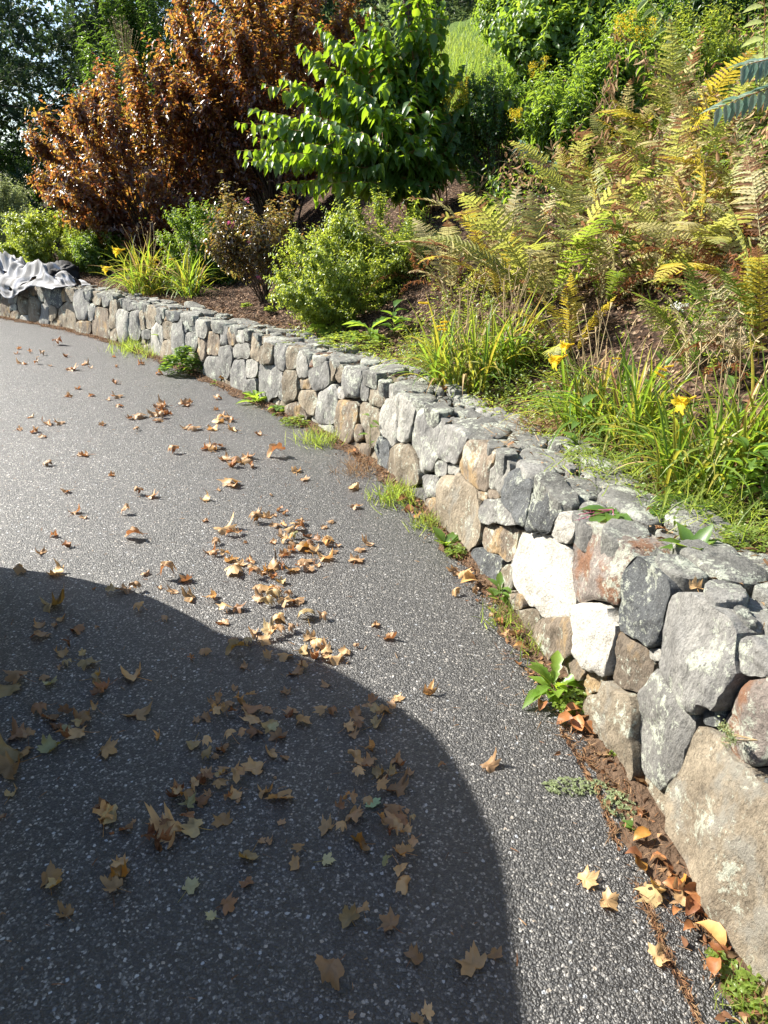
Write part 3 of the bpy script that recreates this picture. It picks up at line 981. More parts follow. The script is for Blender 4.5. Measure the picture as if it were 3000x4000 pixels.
for ci, c in enumerate(caps):
    near = [o2 for k2_, o2 in enumerate(caps) if k2_ != ci and abs(o2[0] - c[0]) < 0.7]
    H = np.interp(c[0], S, HS)
    n = 22
    ang, R = star_cell(c, near, n, cap=1.4, gap=0.004, lim=lambda q: (q[..., 1] > 0.055) & (q[..., 1] < 0.50), rng=rr)
    rm = R.mean()
    lift = rr.uniform(-0.018, 0.016) + (0.012 if c[1] < 0.15 and rr.rand() < 0.3 else 0)
    tilt = rr.normal(0, 0.05, 2)
    th_ = min(0.018, 0.18 * rm)
    layers = []
    for lam, pz in ((0.94, -0.09), (1.0, -0.02), (0.99, 0.3 * th_), (0.93, 0.75 * th_), (0.75, th_), (0.4, th_)):
        aa, bb = lam * R * np.cos(ang), lam * R * np.sin(ang)
        base = wall_pt(c[0] + aa, np.full(n, 1.0), -(c[1] + bb) + BATTER)
        base[:, 2] = np.interp(c[0], S, HS) * 0.35 + 0.65 * base[:, 2] + pz + lift + tilt[0] * aa + tilt[1] * bb
        layers.append(base)
    cen = layers[-1].mean(0)
    V, T, Q = close_mesh(layers, cen, n)
    dn = nz3(V, 9, 0.010, ci + 3) + nz3(V, 45, 0.006, ci + 9)
    wgt = np.ones(len(V)); wgt[:2 * n] = 0
    V[:, 2] += dn * wgt
    P0 = cen
    sp_ = rm * 2 * F_PX / np.linalg.norm(P0 - np.array([0, 0, CAM_H]))
    if sp_ > 26:
        me = mesh_np('cap_stone', V - P0, [T, Q], smooth=True)
        me.set_sharp_from_angle(angle=math.radians(35))
        obj('cap_stone', me, CAP if rr.rand() < 0.8 else GREY, wall, P0 - wl)
    else:
        capchips.add(V - wl, T, Q, rr.rand())
if capchips.n:
    o = obj('coping_chips', capchips.mesh('coping_chips', True), CAP, wall); o['kind'] = 'stuff'

UPV = np.array([0, 0, 1.0])
rr = rs(33)
db = Bag()
n = 3600
s_ = rr.uniform(S0, S1 + .2, n); w_ = rr.uniform(.06, .56, n) ** .8
x = np.interp(s_, S, PX) - np.interp(s_, S, NX) * w_; y = np.interp(s_, S, PY) - np.interp(s_, S, NY) * w_
z = np.interp(s_, S, HS) + rr.uniform(-.004, .022, n)
ax = rr.normal(0, 1, (n, 3)); ax[:, 2] *= .15
k_ = rr.rand(n) < .7
cloud(db, np.stack([x, y, z], -1), ax, UPV + rr.normal(0, .35, (n, 3)), np.where(k_, rr.uniform(.012, .05, n), rr.uniform(.008, .02, n)), np.where(k_, .0016, .010), LEAF4, rr.rand(n))
wall_debris = db
# ------------------------------------------------------------------ foliage materials
M_PURPLE = leaf_mat('bronze_leaf', [(0.045, 0.022, 0.026), (0.085, 0.040, 0.032), (0.08, 0.05, 0.028)],
                    [(0.50, 0.17, 0.04), (0.62, 0.33, 0.05), (0.56, 0.40, 0.06), (0.36, 0.10, 0.04), (0.60, 0.24, 0.05)], 0.42, 0.36, 0.8)
M_WEIGELA = leaf_mat('weigela_leaf', [(0.10, 0.075, 0.055), (0.14, 0.10, 0.06), (0.10, 0.12, 0.05)],
                     [(0.35, 0.22, 0.05), (0.30, 0.30, 0.06), (0.40, 0.16, 0.04)], 0.42, 0.3, 0.9)
M_BIGLEAF = leaf_mat('dogwood_leaf', [(0.045, 0.10, 0.02), (0.06, 0.12, 0.03), (0.05, 0.11, 0.035), (0.12, 0.14, 0.03)], [(0.28, 0.46, 0.02), (0.40, 0.55, 0.03)], 0.45, 0.4, 0.55, use_obj=True)
M_BIGLEAF_R = leaf_mat('dogwood_leaf_mass', [(0.045, 0.10, 0.02), (0.06, 0.13, 0.03)], [(0.28, 0.46, 0.02), (0.40, 0.55, 0.03)], 0.45, 0.4, 0.55)
M_SPIREA = leaf_mat('spirea_leaf', [(0.11, 0.17, 0.03), (0.18, 0.24, 0.05), (0.09, 0.15, 0.03)], [(0.45, 0.58, 0.05), (0.62, 0.66, 0.08)], 0.42, 0.4, 0.5)
M_GREEN = leaf_mat('green_leaf', [(0.06, 0.12, 0.03), (0.10, 0.17, 0.035)], [(0.30, 0.48, 0.04), (0.42, 0.55, 0.05)], 0.42, 0.4, 0.5)
M_GREENO = leaf_mat('weed_leaf', [(0.07, 0.14, 0.03), (0.12, 0.2, 0.04)], [(0.34, 0.52, 0.04), (0.45, 0.6, 0.06)], 0.42, 0.4, 0.5, use_obj=True)
M_DEEP = leaf_mat('deep_green_leaf', [(0.03, 0.07, 0.02), (0.05, 0.10, 0.025)], [(0.16, 0.30, 0.03), (0.25, 0.38, 0.04)], 0.4, 0.4, 0.5)
M_GREYGREEN = leaf_mat('grey_green_leaf', [(0.18, 0.22, 0.11), (0.26, 0.30, 0.16)], [(0.40, 0.48, 0.16), (0.5, 0.55, 0.2)], 0.4, 0.45, 0.4)
M_NEEDLE = leaf_mat('pine_needle', [(0.02, 0.05, 0.03), (0.035, 0.07, 0.035), (0.05, 0.08, 0.03)], [(0.08, 0.16, 0.05), (0.16, 0.22, 0.05)], 0.3, 0.5, 0.4)
M_GRASS = leaf_mat('grass_blade', [(0.10, 0.17, 0.03), (0.17, 0.24, 0.05), (0.24, 0.24, 0.08)], [(0.40, 0.56, 0.06), (0.55, 0.62, 0.1)], 0.45, 0.5, 0.35)
M_DAYLILY = leaf_mat('daylily_blade', [(0.07, 0.15, 0.03), (0.11, 0.19, 0.035), (0.15, 0.22, 0.04), (0.30, 0.26, 0.05)], [(0.30, 0.50, 0.04), (0.42, 0.56, 0.05), (0.6, 0.5, 0.06)], 0.4, 0.42, 0.5, use_obj=True)
M_DAYLILY_R = leaf_mat('daylily_blades', [(0.07, 0.15, 0.03), (0.11, 0.19, 0.035), (0.30, 0.26, 0.05)], [(0.30, 0.50, 0.04), (0.42, 0.56, 0.05), (0.6, 0.5, 0.06)], 0.4, 0.42, 0.5)
M_YBLADE = leaf_mat('yellowing_blade', [(0.17, 0.22, 0.04), (0.28, 0.27, 0.05), (0.4, 0.32, 0.06)], [(0.5, 0.55, 0.05), (0.7, 0.6, 0.06)], 0.4, 0.42, 0.5, use_obj=True)
M_TANBLADE = leaf_mat('dry_blade', [(0.40, 0.24, 0.10), (0.5, 0.36, 0.18), (0.35, 0.17, 0.07)], None, 0.35, 0.7, 0.2, use_obj=True)
M_YELLOW = leaf_mat('yellow_petal', [(0.85, 0.62, 0.04), (0.9, 0.7, 0.06)], None, 0.4, 0.5, 0.3, use_obj=True, mottle=0.05)
M_GOLD = leaf_mat('goldenrod_flower', [(0.72, 0.52, 0.02), (0.8, 0.62, 0.04)], None, 0.3, 0.6, 0.2)
M_WHITEF = leaf_mat('white_flower', [(0.75, 0.74, 0.66), (0.8, 0.8, 0.75)], None, 0.3, 0.6, 0.2)
M_PINK = leaf_mat('pink_flower', [(0.55, 0.10, 0.22), (0.6, 0.18, 0.3)], None, 0.3, 0.6, 0.2)
M_SEED = leaf_mat('seed_head', [(0.42, 0.33, 0.2), (0.55, 0.47, 0.32)], None, 0.3, 0.8, 0.1)
M_STEM = plain_mat('green_stem', (0.10, 0.13, 0.04), (0.20, 0.20, 0.07), 30, 0.7)
M_TANSTEM = plain_mat('dry_stem', (0.26, 0.18, 0.09), (0.42, 0.33, 0.18), 30, 0.8)
M_WOOD = plain_mat('twig_bark', (0.055, 0.035, 0.025), (0.11, 0.075, 0.05), 30, 0.85)
M_REDSTEM = plain_mat('reddish_twig', (0.16, 0.07, 0.03), (0.28, 0.15, 0.06), 30, 0.7)
M_BARK = plain_mat('pine_bark', (0.05, 0.04, 0.033), (0.11, 0.09, 0.075), 14, 0.95, 0.1, 0.03)
FERN_M = [leaf_mat('fern_yellow_green', [(0.24, 0.25, 0.07), (0.34, 0.34, 0.12)], [(0.48, 0.50, 0.08), (0.6, 0.58, 0.14)], 0.42, 0.5, 0.4, use_obj=True, die=(0.17, 0.085, 0.04)),
          leaf_mat('fern_green', [(0.10, 0.16, 0.03), (0.15, 0.21, 0.04)], [(0.36, 0.48, 0.05), (0.46, 0.56, 0.06)], 0.42, 0.5, 0.4, use_obj=True, die=(0.17, 0.085, 0.04)),
          leaf_mat('fern_gold', [(0.40, 0.31, 0.05), (0.48, 0.40, 0.07)], [(0.62, 0.48, 0.05), (0.66, 0.55, 0.07)], 0.42, 0.5, 0.4, use_obj=True, die=(0.17, 0.085, 0.04)),
          leaf_mat('fern_straw', [(0.42, 0.36, 0.17), (0.50, 0.45, 0.24)], [(0.6, 0.52, 0.2), (0.6, 0.55, 0.25)], 0.4, 0.6, 0.3, use_obj=True, die=(0.17, 0.085, 0.04)),
          leaf_mat('fern_brown', [(0.16, 0.07, 0.035), (0.26, 0.12, 0.055)], [(0.4, 0.16, 0.05), (0.45, 0.2, 0.07)], 0.35, 0.7, 0.2, use_obj=True)]
M_BROWNLEAF = leaf_mat('withered_leaf', [(0.20, 0.10, 0.05), (0.33, 0.20, 0.10), (0.42, 0.31, 0.18)], None, 0.3, 0.7, 0.2)

UP = np.array([0, 0, 1.0])
o = obj('wall_top_debris', wall_debris.mesh('wall_top_debris'), M_BROWNLEAF); tag(o, 'dry needles and crumbs lying on the wall top', kind='stuff')


def rand_dirs(rng, n, up=0.0):
    v = rng.normal(0, 1, (n, 3)); v[:, 2] += up
    return unit(v)


def leafy_twigs(bag, stems, p0, d, ln, rng, nodes, L, W, T, spread=0.75, droop=0.2, jitter=0.25, bend=0.25, twig_r=0.0018, Lvar=0.3, tube_every=3, gap0=0.15):
    """p0,d (T,3), ln (T,): straight-ish twigs bending upward, opposite leaves in alternating planes"""
    n = len(p0)
    d = unit(d)
    ref = unit(np.cross(d, rand_dirs(rng, n)))
    ref2 = np.cross(d, ref)
    t = np.linspace(gap0, 1, nodes)
    tt = np.repeat(t[None], n, 0) + rng.uniform(-0.04, 0.04, (n, nodes))
    pos = p0[:, None] + d[:, None] * (ln[:, None] * tt)[..., None]
    pos[..., 2] += bend * ln[:, None] * tt * tt
    tang = unit(np.repeat(d[:, None], nodes, 1) + np.array([0, 0, 2 * bend]) * tt[..., None])
    alt = (np.arange(nodes) % 2)[None, :, None]
    sdir = np.where(alt == 0, ref[:, None], ref2[:, None])
    out_p, out_a, out_n, out_l = [], [], [], []
    for sg in (1, -1):
        ax = tang * (1 - spread) + sg * sdir * spread + rng.normal(0, jitter, (n, nodes, 3))
        ax[..., 2] -= droop
        nr = UP * 0.9 + tang * 0.5 + rng.normal(0, 0.45, (n, nodes, 3))
        out_p.append(pos); out_a.append(ax); out_n.append(nr)
        size = (1 - 0.45 * np.maximum(tt - 0.6, 0) / 0.4)
        out_l.append(np.repeat(size[None], 1, 0).reshape(n, nodes) * (1 + Lvar * rng.uniform(-1, 1, (n, nodes))))
    P = np.stack(out_p).reshape(-1, 3); A = np.stack(out_a).reshape(-1, 3); Nn = np.stack(out_n).reshape(-1, 3)
    Ls = np.stack(out_l).reshape(-1)
    if bag is not None:
        cloud(bag, P, A, Nn, L * Ls, W * Ls, T, rng.rand(len(P)))
    if stems is not None:
        for k in range(0, n, tube_every):
            stems_t = np.linspace(0, 1, 4)
            pp = p0[k] + d[k] * (ln[k] * stems_t)[:, None]
            pp[:, 2] += bend * ln[k] * stems_t ** 2
            tube(stems, pp, twig_r * 1.6, twig_r * 0.6, 3)
    return P, A, Nn, L * Ls


def lump(u, seed, amp):
    return 1 + amp * (np.sin(u[:, 0] * 3.1 + seed) + np.sin(u[:, 1] * 3.7 + seed * 2.1) + np.sin(u[:, 2] * 4.3 + seed * 0.7)) / 2


def mound(name, label, cat, base, rx, ry, h, nst, twigs, twig_len, leafL, leafW, nodes, T, mat, seed, wood=M_WOOD, droop=0.2, z0=0.1,
          lean=(0, 0), bend=0.25, fill=0.45, group=None, spread=0.75, lumpy=0.16, stem_r=0.008, upd=0.35, tube_every=3):
    """a rounded shrub: stems from one base, twigs over its whole outside, leaves on the twigs"""
    rng = rs(seed)
    e = empty(name, base, label, cat, group)
    ph = rng.uniform(0, 2 * math.pi, nst); cz = rng.uniform(-0.9 if z0 < 0.05 else -0.45, 1, nst)
    u = np.stack([np.cos(ph) * np.sqrt(1 - cz**2), np.sin(ph) * np.sqrt(1 - cz**2), cz], -1)
    rad = lump(u, seed, lumpy)
    tgt = u * np.array([rx, ry, h * (1 - z0) * 0.5]) * rad[:, None] * rng.uniform(0.72, 0.95, nst)[:, None]
    tgt[:, 2] += h * (z0 + (1 - z0) * 0.5)
    tgt[:, 0] += lean[0] * tgt[:, 2] / h; tgt[:, 1] += lean[1] * tgt[:, 2] / h
    wd, fo = Bag(), Bag()
    pts = []
    tl = np.linspace(0, 1, 7)
    for k in range(nst):
        b0 = np.array([rng.normal(0, 0.06 * rx), rng.normal(0, 0.06 * ry), -0.05])
        out = tgt[k] - b0
        p = b0 + out * tl[:, None]
        p[:, :2] = b0[:2] + out[:2] * (tl ** 1.35)[:, None]
        pts.append(p)
        tube(wd, p, stem_r, stem_r * 0.35, 4)
    # twigs
    nt_ = nst * twigs
    si_ = rng.randint(0, nst, nt_)
    tq = 1 - fill * rng.rand(nt_) ** 1.3
    arr = np.array(pts)
    f = tq * 6; i0 = np.minimum(f.astype(int), 5); fr = (f - i0)[:, None]
    p0 = arr[si_, i0] * (1 - fr) + arr[si_, i0 + 1] * fr
    ctr = np.array([lean[0] * 0.5, lean[1] * 0.5, h * 0.4])
    d = unit(p0 - ctr) + rng.normal(0, 0.55, (nt_, 3)); d[:, 2] += upd
    leafy_twigs(fo, wd, p0, d, twig_len * rng.uniform(0.6, 1.3, nt_), rng, nodes, leafL, leafW, T, spread=spread, droop=droop, bend=bend, tube_every=tube_every)
    obj('stems', wd.mesh('stems'), wood, e)
    o = obj('foliage', fo.mesh('foliage'), mat, e); o['kind'] = 'stuff'
    return e


def px2m(Q, px):
    return px * depth_of(Q) / F_PX

# ------------------------------------------------------------------ the big shrubs on the bank
Q = hit1(330, 572)
mound('bronze_shrub', 'huge rounded bronze purple leaved shrub glowing orange on its sunny left side', 'shrub', Q, 1.95, 1.7, 3.0, 80, 46, 0.30, 0.098, 0.052, 6, LEAF4, M_PURPLE, 101,
      lean=(0.42, 0), z0=0.04, droop=0.05, bend=0.1, fill=0.45, stem_r=0.016, lumpy=0.10, upd=0.2, tube_every=2)
Q = on_land(-1.75, 12.6)
mound('bronze_shrub', 'taller bronze purple leaved shrub whose orange crown runs off the photo top', 'shrub', Q, 1.9, 1.5, 4.4, 70, 44, 0.32, 0.100, 0.054, 6, LEAF4, M_PURPLE, 102,
      lean=(0.1, 0), z0=0.14, droop=0.05, bend=0.1, fill=0.5, lumpy=0.14, stem_r=0.018, tube_every=2)
Q = hit1(572, 655)
mound('weigela', 'small weigela with brown silvery leaves and few pink flowers', 'shrub', Q, 0.55, 0.5, 1.1, 30, 18, 0.24, 0.066, 0.030, 6, LEAF4, M_WEIGELA, 103, lean=(0.05, 0), droop=0.0, bend=0.4, upd=0.7, lumpy=0.25)
Q = hit1(740, 690)
mound('spirea', 'bright yellow green mounded spirea close behind the wall', 'shrub', Q, 0.68, 0.55, 0.74, 54, 36, 0.17, 0.040, 0.019, 8, LEAF4, M_SPIREA, 104, droop=0.0, bend=0.12, fill=0.55, z0=0.0, lean=(0.0, 0), upd=0.1, lumpy=0.16)
Q = hit1(822, 610)
mound('spirea', 'smaller green spirea half hidden behind the bright yellow green spirea', 'shrub', Q, 0.55, 0.5, 0.66, 36, 28, 0.2, 0.042, 0.020, 8, LEAF4, M_SPIREA, 105, droop=0.0, bend=0.1, upd=0.15, z0=0.0, lumpy=0.16)
Q = hit1(440, 612)
mound('spirea', 'fresh green leafy spirea between the far daylilies and the weigela', 'shrub', Q, 0.46, 0.42, 0.95, 34, 30, 0.2, 0.048, 0.022, 8, LEAF4, M_GREEN, 106, droop=0.0, bend=0.15, upd=0.25, lumpy=0.3, z0=0.02)
Q = hit1(130, 588)
mound('low_shrub', 'low bright green mounded shrub behind the grey blanket', 'shrub', Q, 0.98, 0.8, 0.98, 60, 36, 0.2, 0.056, 0.030, 7, LEAF4, M_SPIREA, 107, droop=0.0, bend=0.1, upd=0.2, z0=0.0, lumpy=0.16)
Q = hit1(232, 590)
mound('low_shrub', 'dark green shaded shrub under the bronze shrub beside the wall', 'shrub', Q, 0.5, 0.4, 0.6, 30, 24, 0.18, 0.050, 0.026, 7, LEAF4, M_GREEN, 108, droop=0.0, bend=0.3, z0=0.0)
Q = on_land(-7.1, 13.9)
mound('flowering_shrub', 'pale grey green shrub at the left edge above the low bright shrub', 'shrub', Q, 0.9, 0.8, 1.6, 50, 36, 0.26, 0.056, 0.024, 8, LEAF4, M_GREYGREEN, 109, droop=0.0, bend=0.15, z0=0.0, upd=0.3, lumpy=0.22)
Q = np.array([-6.6, 15.8, 0]); Q[2] = land(Q[0], Q[1])[0]
mound('willow_shrub', 'upright green willow leaved shrub rising behind the bronze shrub', 'shrub', np.array([-4.6, 17.0, land(-4.6, 17.0)[0]]), 1.7, 1.2, 4.6, 50, 22, 0.6, 0.11, 0.024, 12, NARROW, M_DEEP, 110, droop=0.1, bend=0.7, z0=0.1, upd=1.2, lumpy=0.3, fill=0.4)
Q = np.array([0.15, 17.5, 0]); Q[2] = land(Q[0], Q[1])[0]

for k, (x, y, r_, h_, lab) in enumerate([(-10.6, 17.0, 1.3, 2.0, 'shaded green shrub farthest left under the dark pines'), (-8.0, 18.4, 1.3, 1.9, 'shaded green shrub between the pale shrub and the pines'), (-5.6, 18.6, 1.5, 2.2, 'dark green shrub in the gap left of the bronze shrub')]):
    mound('hedge_shrub', lab, 'shrub', on_land(x, y), r_, r_, h_, 44, 30, 0.34, 0.08, 0.04, 7, LEAF4, M_DEEP, 140 + k, z0=0.0, bend=0.2, upd=0.3, lumpy=0.3)

# the large green shrub with paired drooping leaves, built stem by stem; its plainest leaves are parts
def dogwood():
    rng = rs(120)
    Q = np.array([0.42, 8.5, 0]); Q[2] = land(Q[0], Q[1])[0]
    e = empty('dogwood', Q, 'large arching green shrub with big drooping paired leaves', 'shrub')
    wd = Bag()
    A_p, A_a, A_n, A_l = [], [], [], []
    m = depth_of(Q) / F_PX * 1.8083

    def stem(tx, ty, dy, r=0.007, leafy=0.62, arch=0.10, L=0.165, base_off=None):
        """tip at full-view picture point (tx, ty), dy metres nearer or farther than the base"""
        d = ray(tx * 1.8083, ty * 1.8083)
        k = (Q[1] + dy) / d[1]
        tip = np.array([0, 0, CAM_H]) + k * d - Q
        b0 = np.array([rng.normal(0, 0.1), rng.normal(0, 0.1), -0.05]) if base_off is None else np.array(base_off)
        t = np.linspace(0, 1, 14)
        ln = np.linalg.norm(tip - b0)
        p = b0 + (tip - b0) * t[:, None]
        p[:, 2] += arch * ln * np.sin(math.pi * t ** 0.9) * 1.3
        p[:, :2] = b0[:2] + (tip - b0)[:2] * (t ** 1.25)[:, None]
        tube(wd, p, r, 0.002, 4)
        # leaf pairs on the outer part
        step = 0.066
        nn = int(ln * leafy / step)
        tt = np.linspace(1 - leafy, 1.0, max(nn, 3))
        pos = np.stack([np.interp(tt, t, p[:, i]) for i in range(3)], -1)
        tg = unit(np.gradient(pos, axis=0))
        s = unit(np.cross(tg, UP + rng.normal(0, 0.15, 3)))
        for sg in (1, -1):
            a = sg * s * 0.8 + tg * 0.55 + rng.normal(0, 0.30, tg.shape)
            a[:, 2] -= 0.55 + 0.35 * rng.rand(len(tt))
            A_p.append(pos); A_a.append(a); A_n.append(UP + 0.35 * sg * s + rng.normal(0, 0.35, tg.shape))
            sz = L * (1 - 0.5 * np.maximum(tt - 0.85, 0) / 0.15) * rng.uniform(0.75, 1.15, len(tt))
            A_l.append(sz)
        return p
    tips = [(515, 265, -.6), (545, 235, -.4), (610, 170, -.2), (585, 275, -.7), (640, 100, .1), (690, 60, .2), (745, 150, 0), (760, 40, .2), (800, 15, .1), (850, -20, .2), (880, -60, .1),
            (955, -10, -.1), (1000, 140, -.1), (1060, 150, .2), (535, 350, -.7), (555, 300, -.8), (620, 345, -.9), (700, 330, -1), (760, 360, -1), (720, 270, -.9), (660, 245, -.7), (640, 190, -.4),
            (820, 320, -1), (840, 250, -.8), (790, 230, -.8), (880, 300, -.8), (930, 330, -.7), (980, 320, -.4), (940, 230, -.4), (1010, 240, -.2), (900, 180, -.4), (850, 130, -.3),
            (760, 190, -.6), (700, 190, -.5), (820, 90, -.1), (900, 80, .1), (960, 150, .1), (1000, 290, .1), (1020, 330, 0), (870, 400, -.7), (780, 410, -.9), (690, 400, -.9), (620, 400, -.7), (940, 400, -.4)]
    tips2 = [(a + rng.normal(0, 28), b + rng.normal(0, 30), c + rng.normal(0, 0.25)) for a, b, c in tips]
    for tx, ty, dy in tips + tips2:
        p = stem(tx, ty, dy * 0.75 + rng.normal(0, 0.08))
        for _ in range(2):      # side shoots
            k = rng.randint(6, 11)
            q = p[k] + Q
            b = project(q) / 1.8083
            stem(b[0] + rng.normal(0, 55), b[1] + rng.normal(-15, 40), (q - Q)[1] + rng.normal(0, 0.2), 0.003, 0.9, 0.05, 0.15, base_off=p[k])
    P = np.concatenate(A_p); A = np.concatenate(A_a); Nn = np.concatenate(A_n); L = np.concatenate(A_l)
    obj('stems', wd.mesh('stems'), M_REDSTEM, e)
    # nearest and sunniest leaves one by one
    score = -P[:, 1] * 0.8 - P[:, 0] * 0.5 + P[:, 2] * 0.3 + rng.normal(0, 0.35, len(P))
    idx = np.argsort(-score)
    meshes = []
    for v in range(5):
        T = tpl([(0.14, 0.30), (0.36, 0.5), (0.66, 0.36)], 0.10 + 0.06 * v % 0.2, 0.15 + 0.12 * v)
        Vv = T[0] * np.array([1, 0.56, 1])
        me = mesh_np('dogwood_leaf', Vv, T[1]); me.materials.append(M_BIGLEAF)
        meshes.append(me)
    one = idx[:280]; rest = idx[280:]
    Ax = unit(A); Sd = unit(np.cross(Nn, Ax)); Nm = np.cross(Ax, Sd)
    for j in one:
        o = bpy.data.objects.new('leaf', meshes[rng.randint(5)])
        M = Matrix(np.column_stack([Ax[j] * L[j], Sd[j] * L[j], Nm[j] * L[j]]).tolist()).to_4x4()
        M.translation = Vector(P[j])
        C.objects.link(o); o.parent = e; o.matrix_local = M
    b = Bag()
    cloud(b, P[rest], A[rest], Nn[rest], L[rest], L[rest] * 0.56, LEAF12, rng.rand(len(rest)))
    o = obj('foliage', b.mesh('foliage'), M_BIGLEAF_R, e); o['kind'] = 'stuff'
dogwood()

# pink flowers on the weigela
wg = [o for o in C.objects if o.name == 'weigela'][0]
rng = rs(131)
for (vx, vy) in ((494, 478), (500, 485), (533, 430), (560, 600), (540, 520)):
    d = ray(vx * 1.8083, vy * 1.8083); k = (wg.location.y - 0.42) / d[1]
    p = np.array([0, 0, CAM_H]) + k * d
    b = Bag()
    for q in range(3):
        a = rand_dirs(rng, 5, -0.2)
        cloud(b, np.repeat((p - np.array(wg.location) + rng.normal(0, 0.012, 3))[None], 5, 0), a, rand_dirs(rng, 5), 0.028, 0.014, LEAF4, rng.rand(5))
    obj('flower', b.mesh('flower'), M_PINK, wg)

# ------------------------------------------------------------------ pines and far wood
def pine(x, y, h, r, seed, label):
    rng = rs(seed)
    z = land(x, y)[0]
    e = empty('pine_tree', (x, y, z), label, 'tree', 'pine trees behind the garden')
    tb = Bag()
    hh_ = np.linspace(0, h, 10)
    tube(tb, np.stack([0.1 * np.sin(hh_ * 0.7 + seed), 0.1 * np.cos(hh_ * 0.6), hh_ - 0.2], -1), 0.20, 0.03, 8)
    lb, nb = Bag(), Bag()
    nl = int(h * 7)
    P0, D0 = [], []
    for k in range(nl):
        zz = rng.uniform(0.08, 0.99) * h
        ln = r * (1 - zz / h) ** 0.7 * rng.uniform(0.55, 1.1) + 0.25
        a = rng.uniform(0, 2 * math.pi)
        t = np.linspace(0, 1, 6)
        d = np.array([math.cos(a), math.sin(a), 0.0])
        p = np.array([0, 0, zz]) + d * (ln * t)[:, None]
        p[:, 2] += ln * (0.18 * t - 0.30 * t * t) + rng.normal(0, 0.03)
        tube(lb, p, 0.028, 0.006, 3)
        m = int(16 + ln * 26)
        tt = rng.uniform(0.2, 1, m)
        q = np.stack([np.interp(tt, t, p[:, i]) for i in range(3)], -1) + rng.normal(0, 0.10 + 0.05 * ln, (m, 3)) * np.array([1, 1, 0.5])
        P0.append(q); D0.append(np.repeat(d[None], m, 0) + rng.normal(0, 0.7, (m, 3)) + np.array([0, 0, 0.35]))
    P0 = np.concatenate(P0); D0 = unit(np.concatenate(D0))
    per = 12
    n = len(P0)
    ax = unit(np.repeat(D0, per, 0) + rng.normal(0, 0.55, (n * per, 3)))
    pos = np.repeat(P0, per, 0) + np.repeat(D0, per, 0) * rng.uniform(0, 0.12, (n * per, 1))
    tri = (np.array([(0, 0.5, 0), (0, -0.5, 0), (1, 0, -0.1)], float), np.array([(0, 1, 2)]))
    cloud(nb, pos, ax, rand_dirs(rng, n * per), rng.uniform(0.12, 0.24, n * per), 0.026, tri, np.repeat(rng.rand(n), per))
    obj('trunk', tb.mesh('trunk', True), M_BARK, e)
    obj('branches', lb.mesh('branches'), M_BARK, e)
    o = obj('needles', nb.mesh('needles'), M_NEEDLE, e); o['kind'] = 'stuff'

pine(-9.6, 19.0, 9.5, 3.0, 201, 'dark soft needled pine nearest the left edge of the photo')
pine(-6.2, 20.5, 10.5, 3.2, 202, 'dark pine directly behind the bronze shrub, second from the left')
pine(-12.8, 23.0, 11.5, 3.6, 203, 'farther dark pine showing between the left edge pine and its neighbour')
pine(-2.6, 23.5, 11.0, 3.0, 204, 'dark pine peeking above the willow leaved shrub')
pine(0.8, 24.5, 9.5, 3.0, 205, 'dark evergreen over the big green shrub at the top edge')
pine(3.6, 23.5, 8.0, 2.6, 206, 'dark evergreen on the crest above the grassy slope')
pine(6.8, 24.0, 8.0, 2.8, 207, 'dark evergreen behind the hilltop vines')

pine(-17.5, 22.0, 11.0, 3.4, 208, 'unseen dark pine added left of the view to shade the wood')  # out of view, added to darken the pines and wood on the left
pine(-15.5, 28.0, 13.0, 3.6, 209, 'tall dark pine at the back of the group on the left')
pine(-8.8, 26.0, 13.0, 3.6, 211, 'tall dark pine at the back between the two left pines')

def wood_mass():
    """the wood beyond: one dark mass of leaves on many trunks"""
    rng = rs(210)
    b = Bag()
    n = 150000
    th = rng.uniform(math.radians(-52), math.radians(48), n)
    rr_ = rng.uniform(30, 40, n)
    x, y = rr_ * np.sin(th), rr_ * np.cos(th)
    s_, d_ = near_wall(x, y)
    z0 = np.where(d_ > 0, land_sd(s_, d_, x, y), 0)
    hmax = 12 + 2.5 * np.sin(th * 13) + 1.5 * np.sin(th * 31 + 1)
    z = z0 + rng.uniform(0.02, 1, n) ** 0.8 * hmax
    cloud(b, np.stack([x, y, z], -1), rand_dirs(rng, n), rand_dirs(rng, n, 0.6), rng.uniform(0.14, 0.28, n), rng.uniform(0.09, 0.18, n), LEAF4, rng.rand(n))
    o = obj('wood', b.mesh('wood'), M_NEEDLE)
    tag(o, 'dark wood closing the view beyond the garden', kind='stuff')
wood_mass()

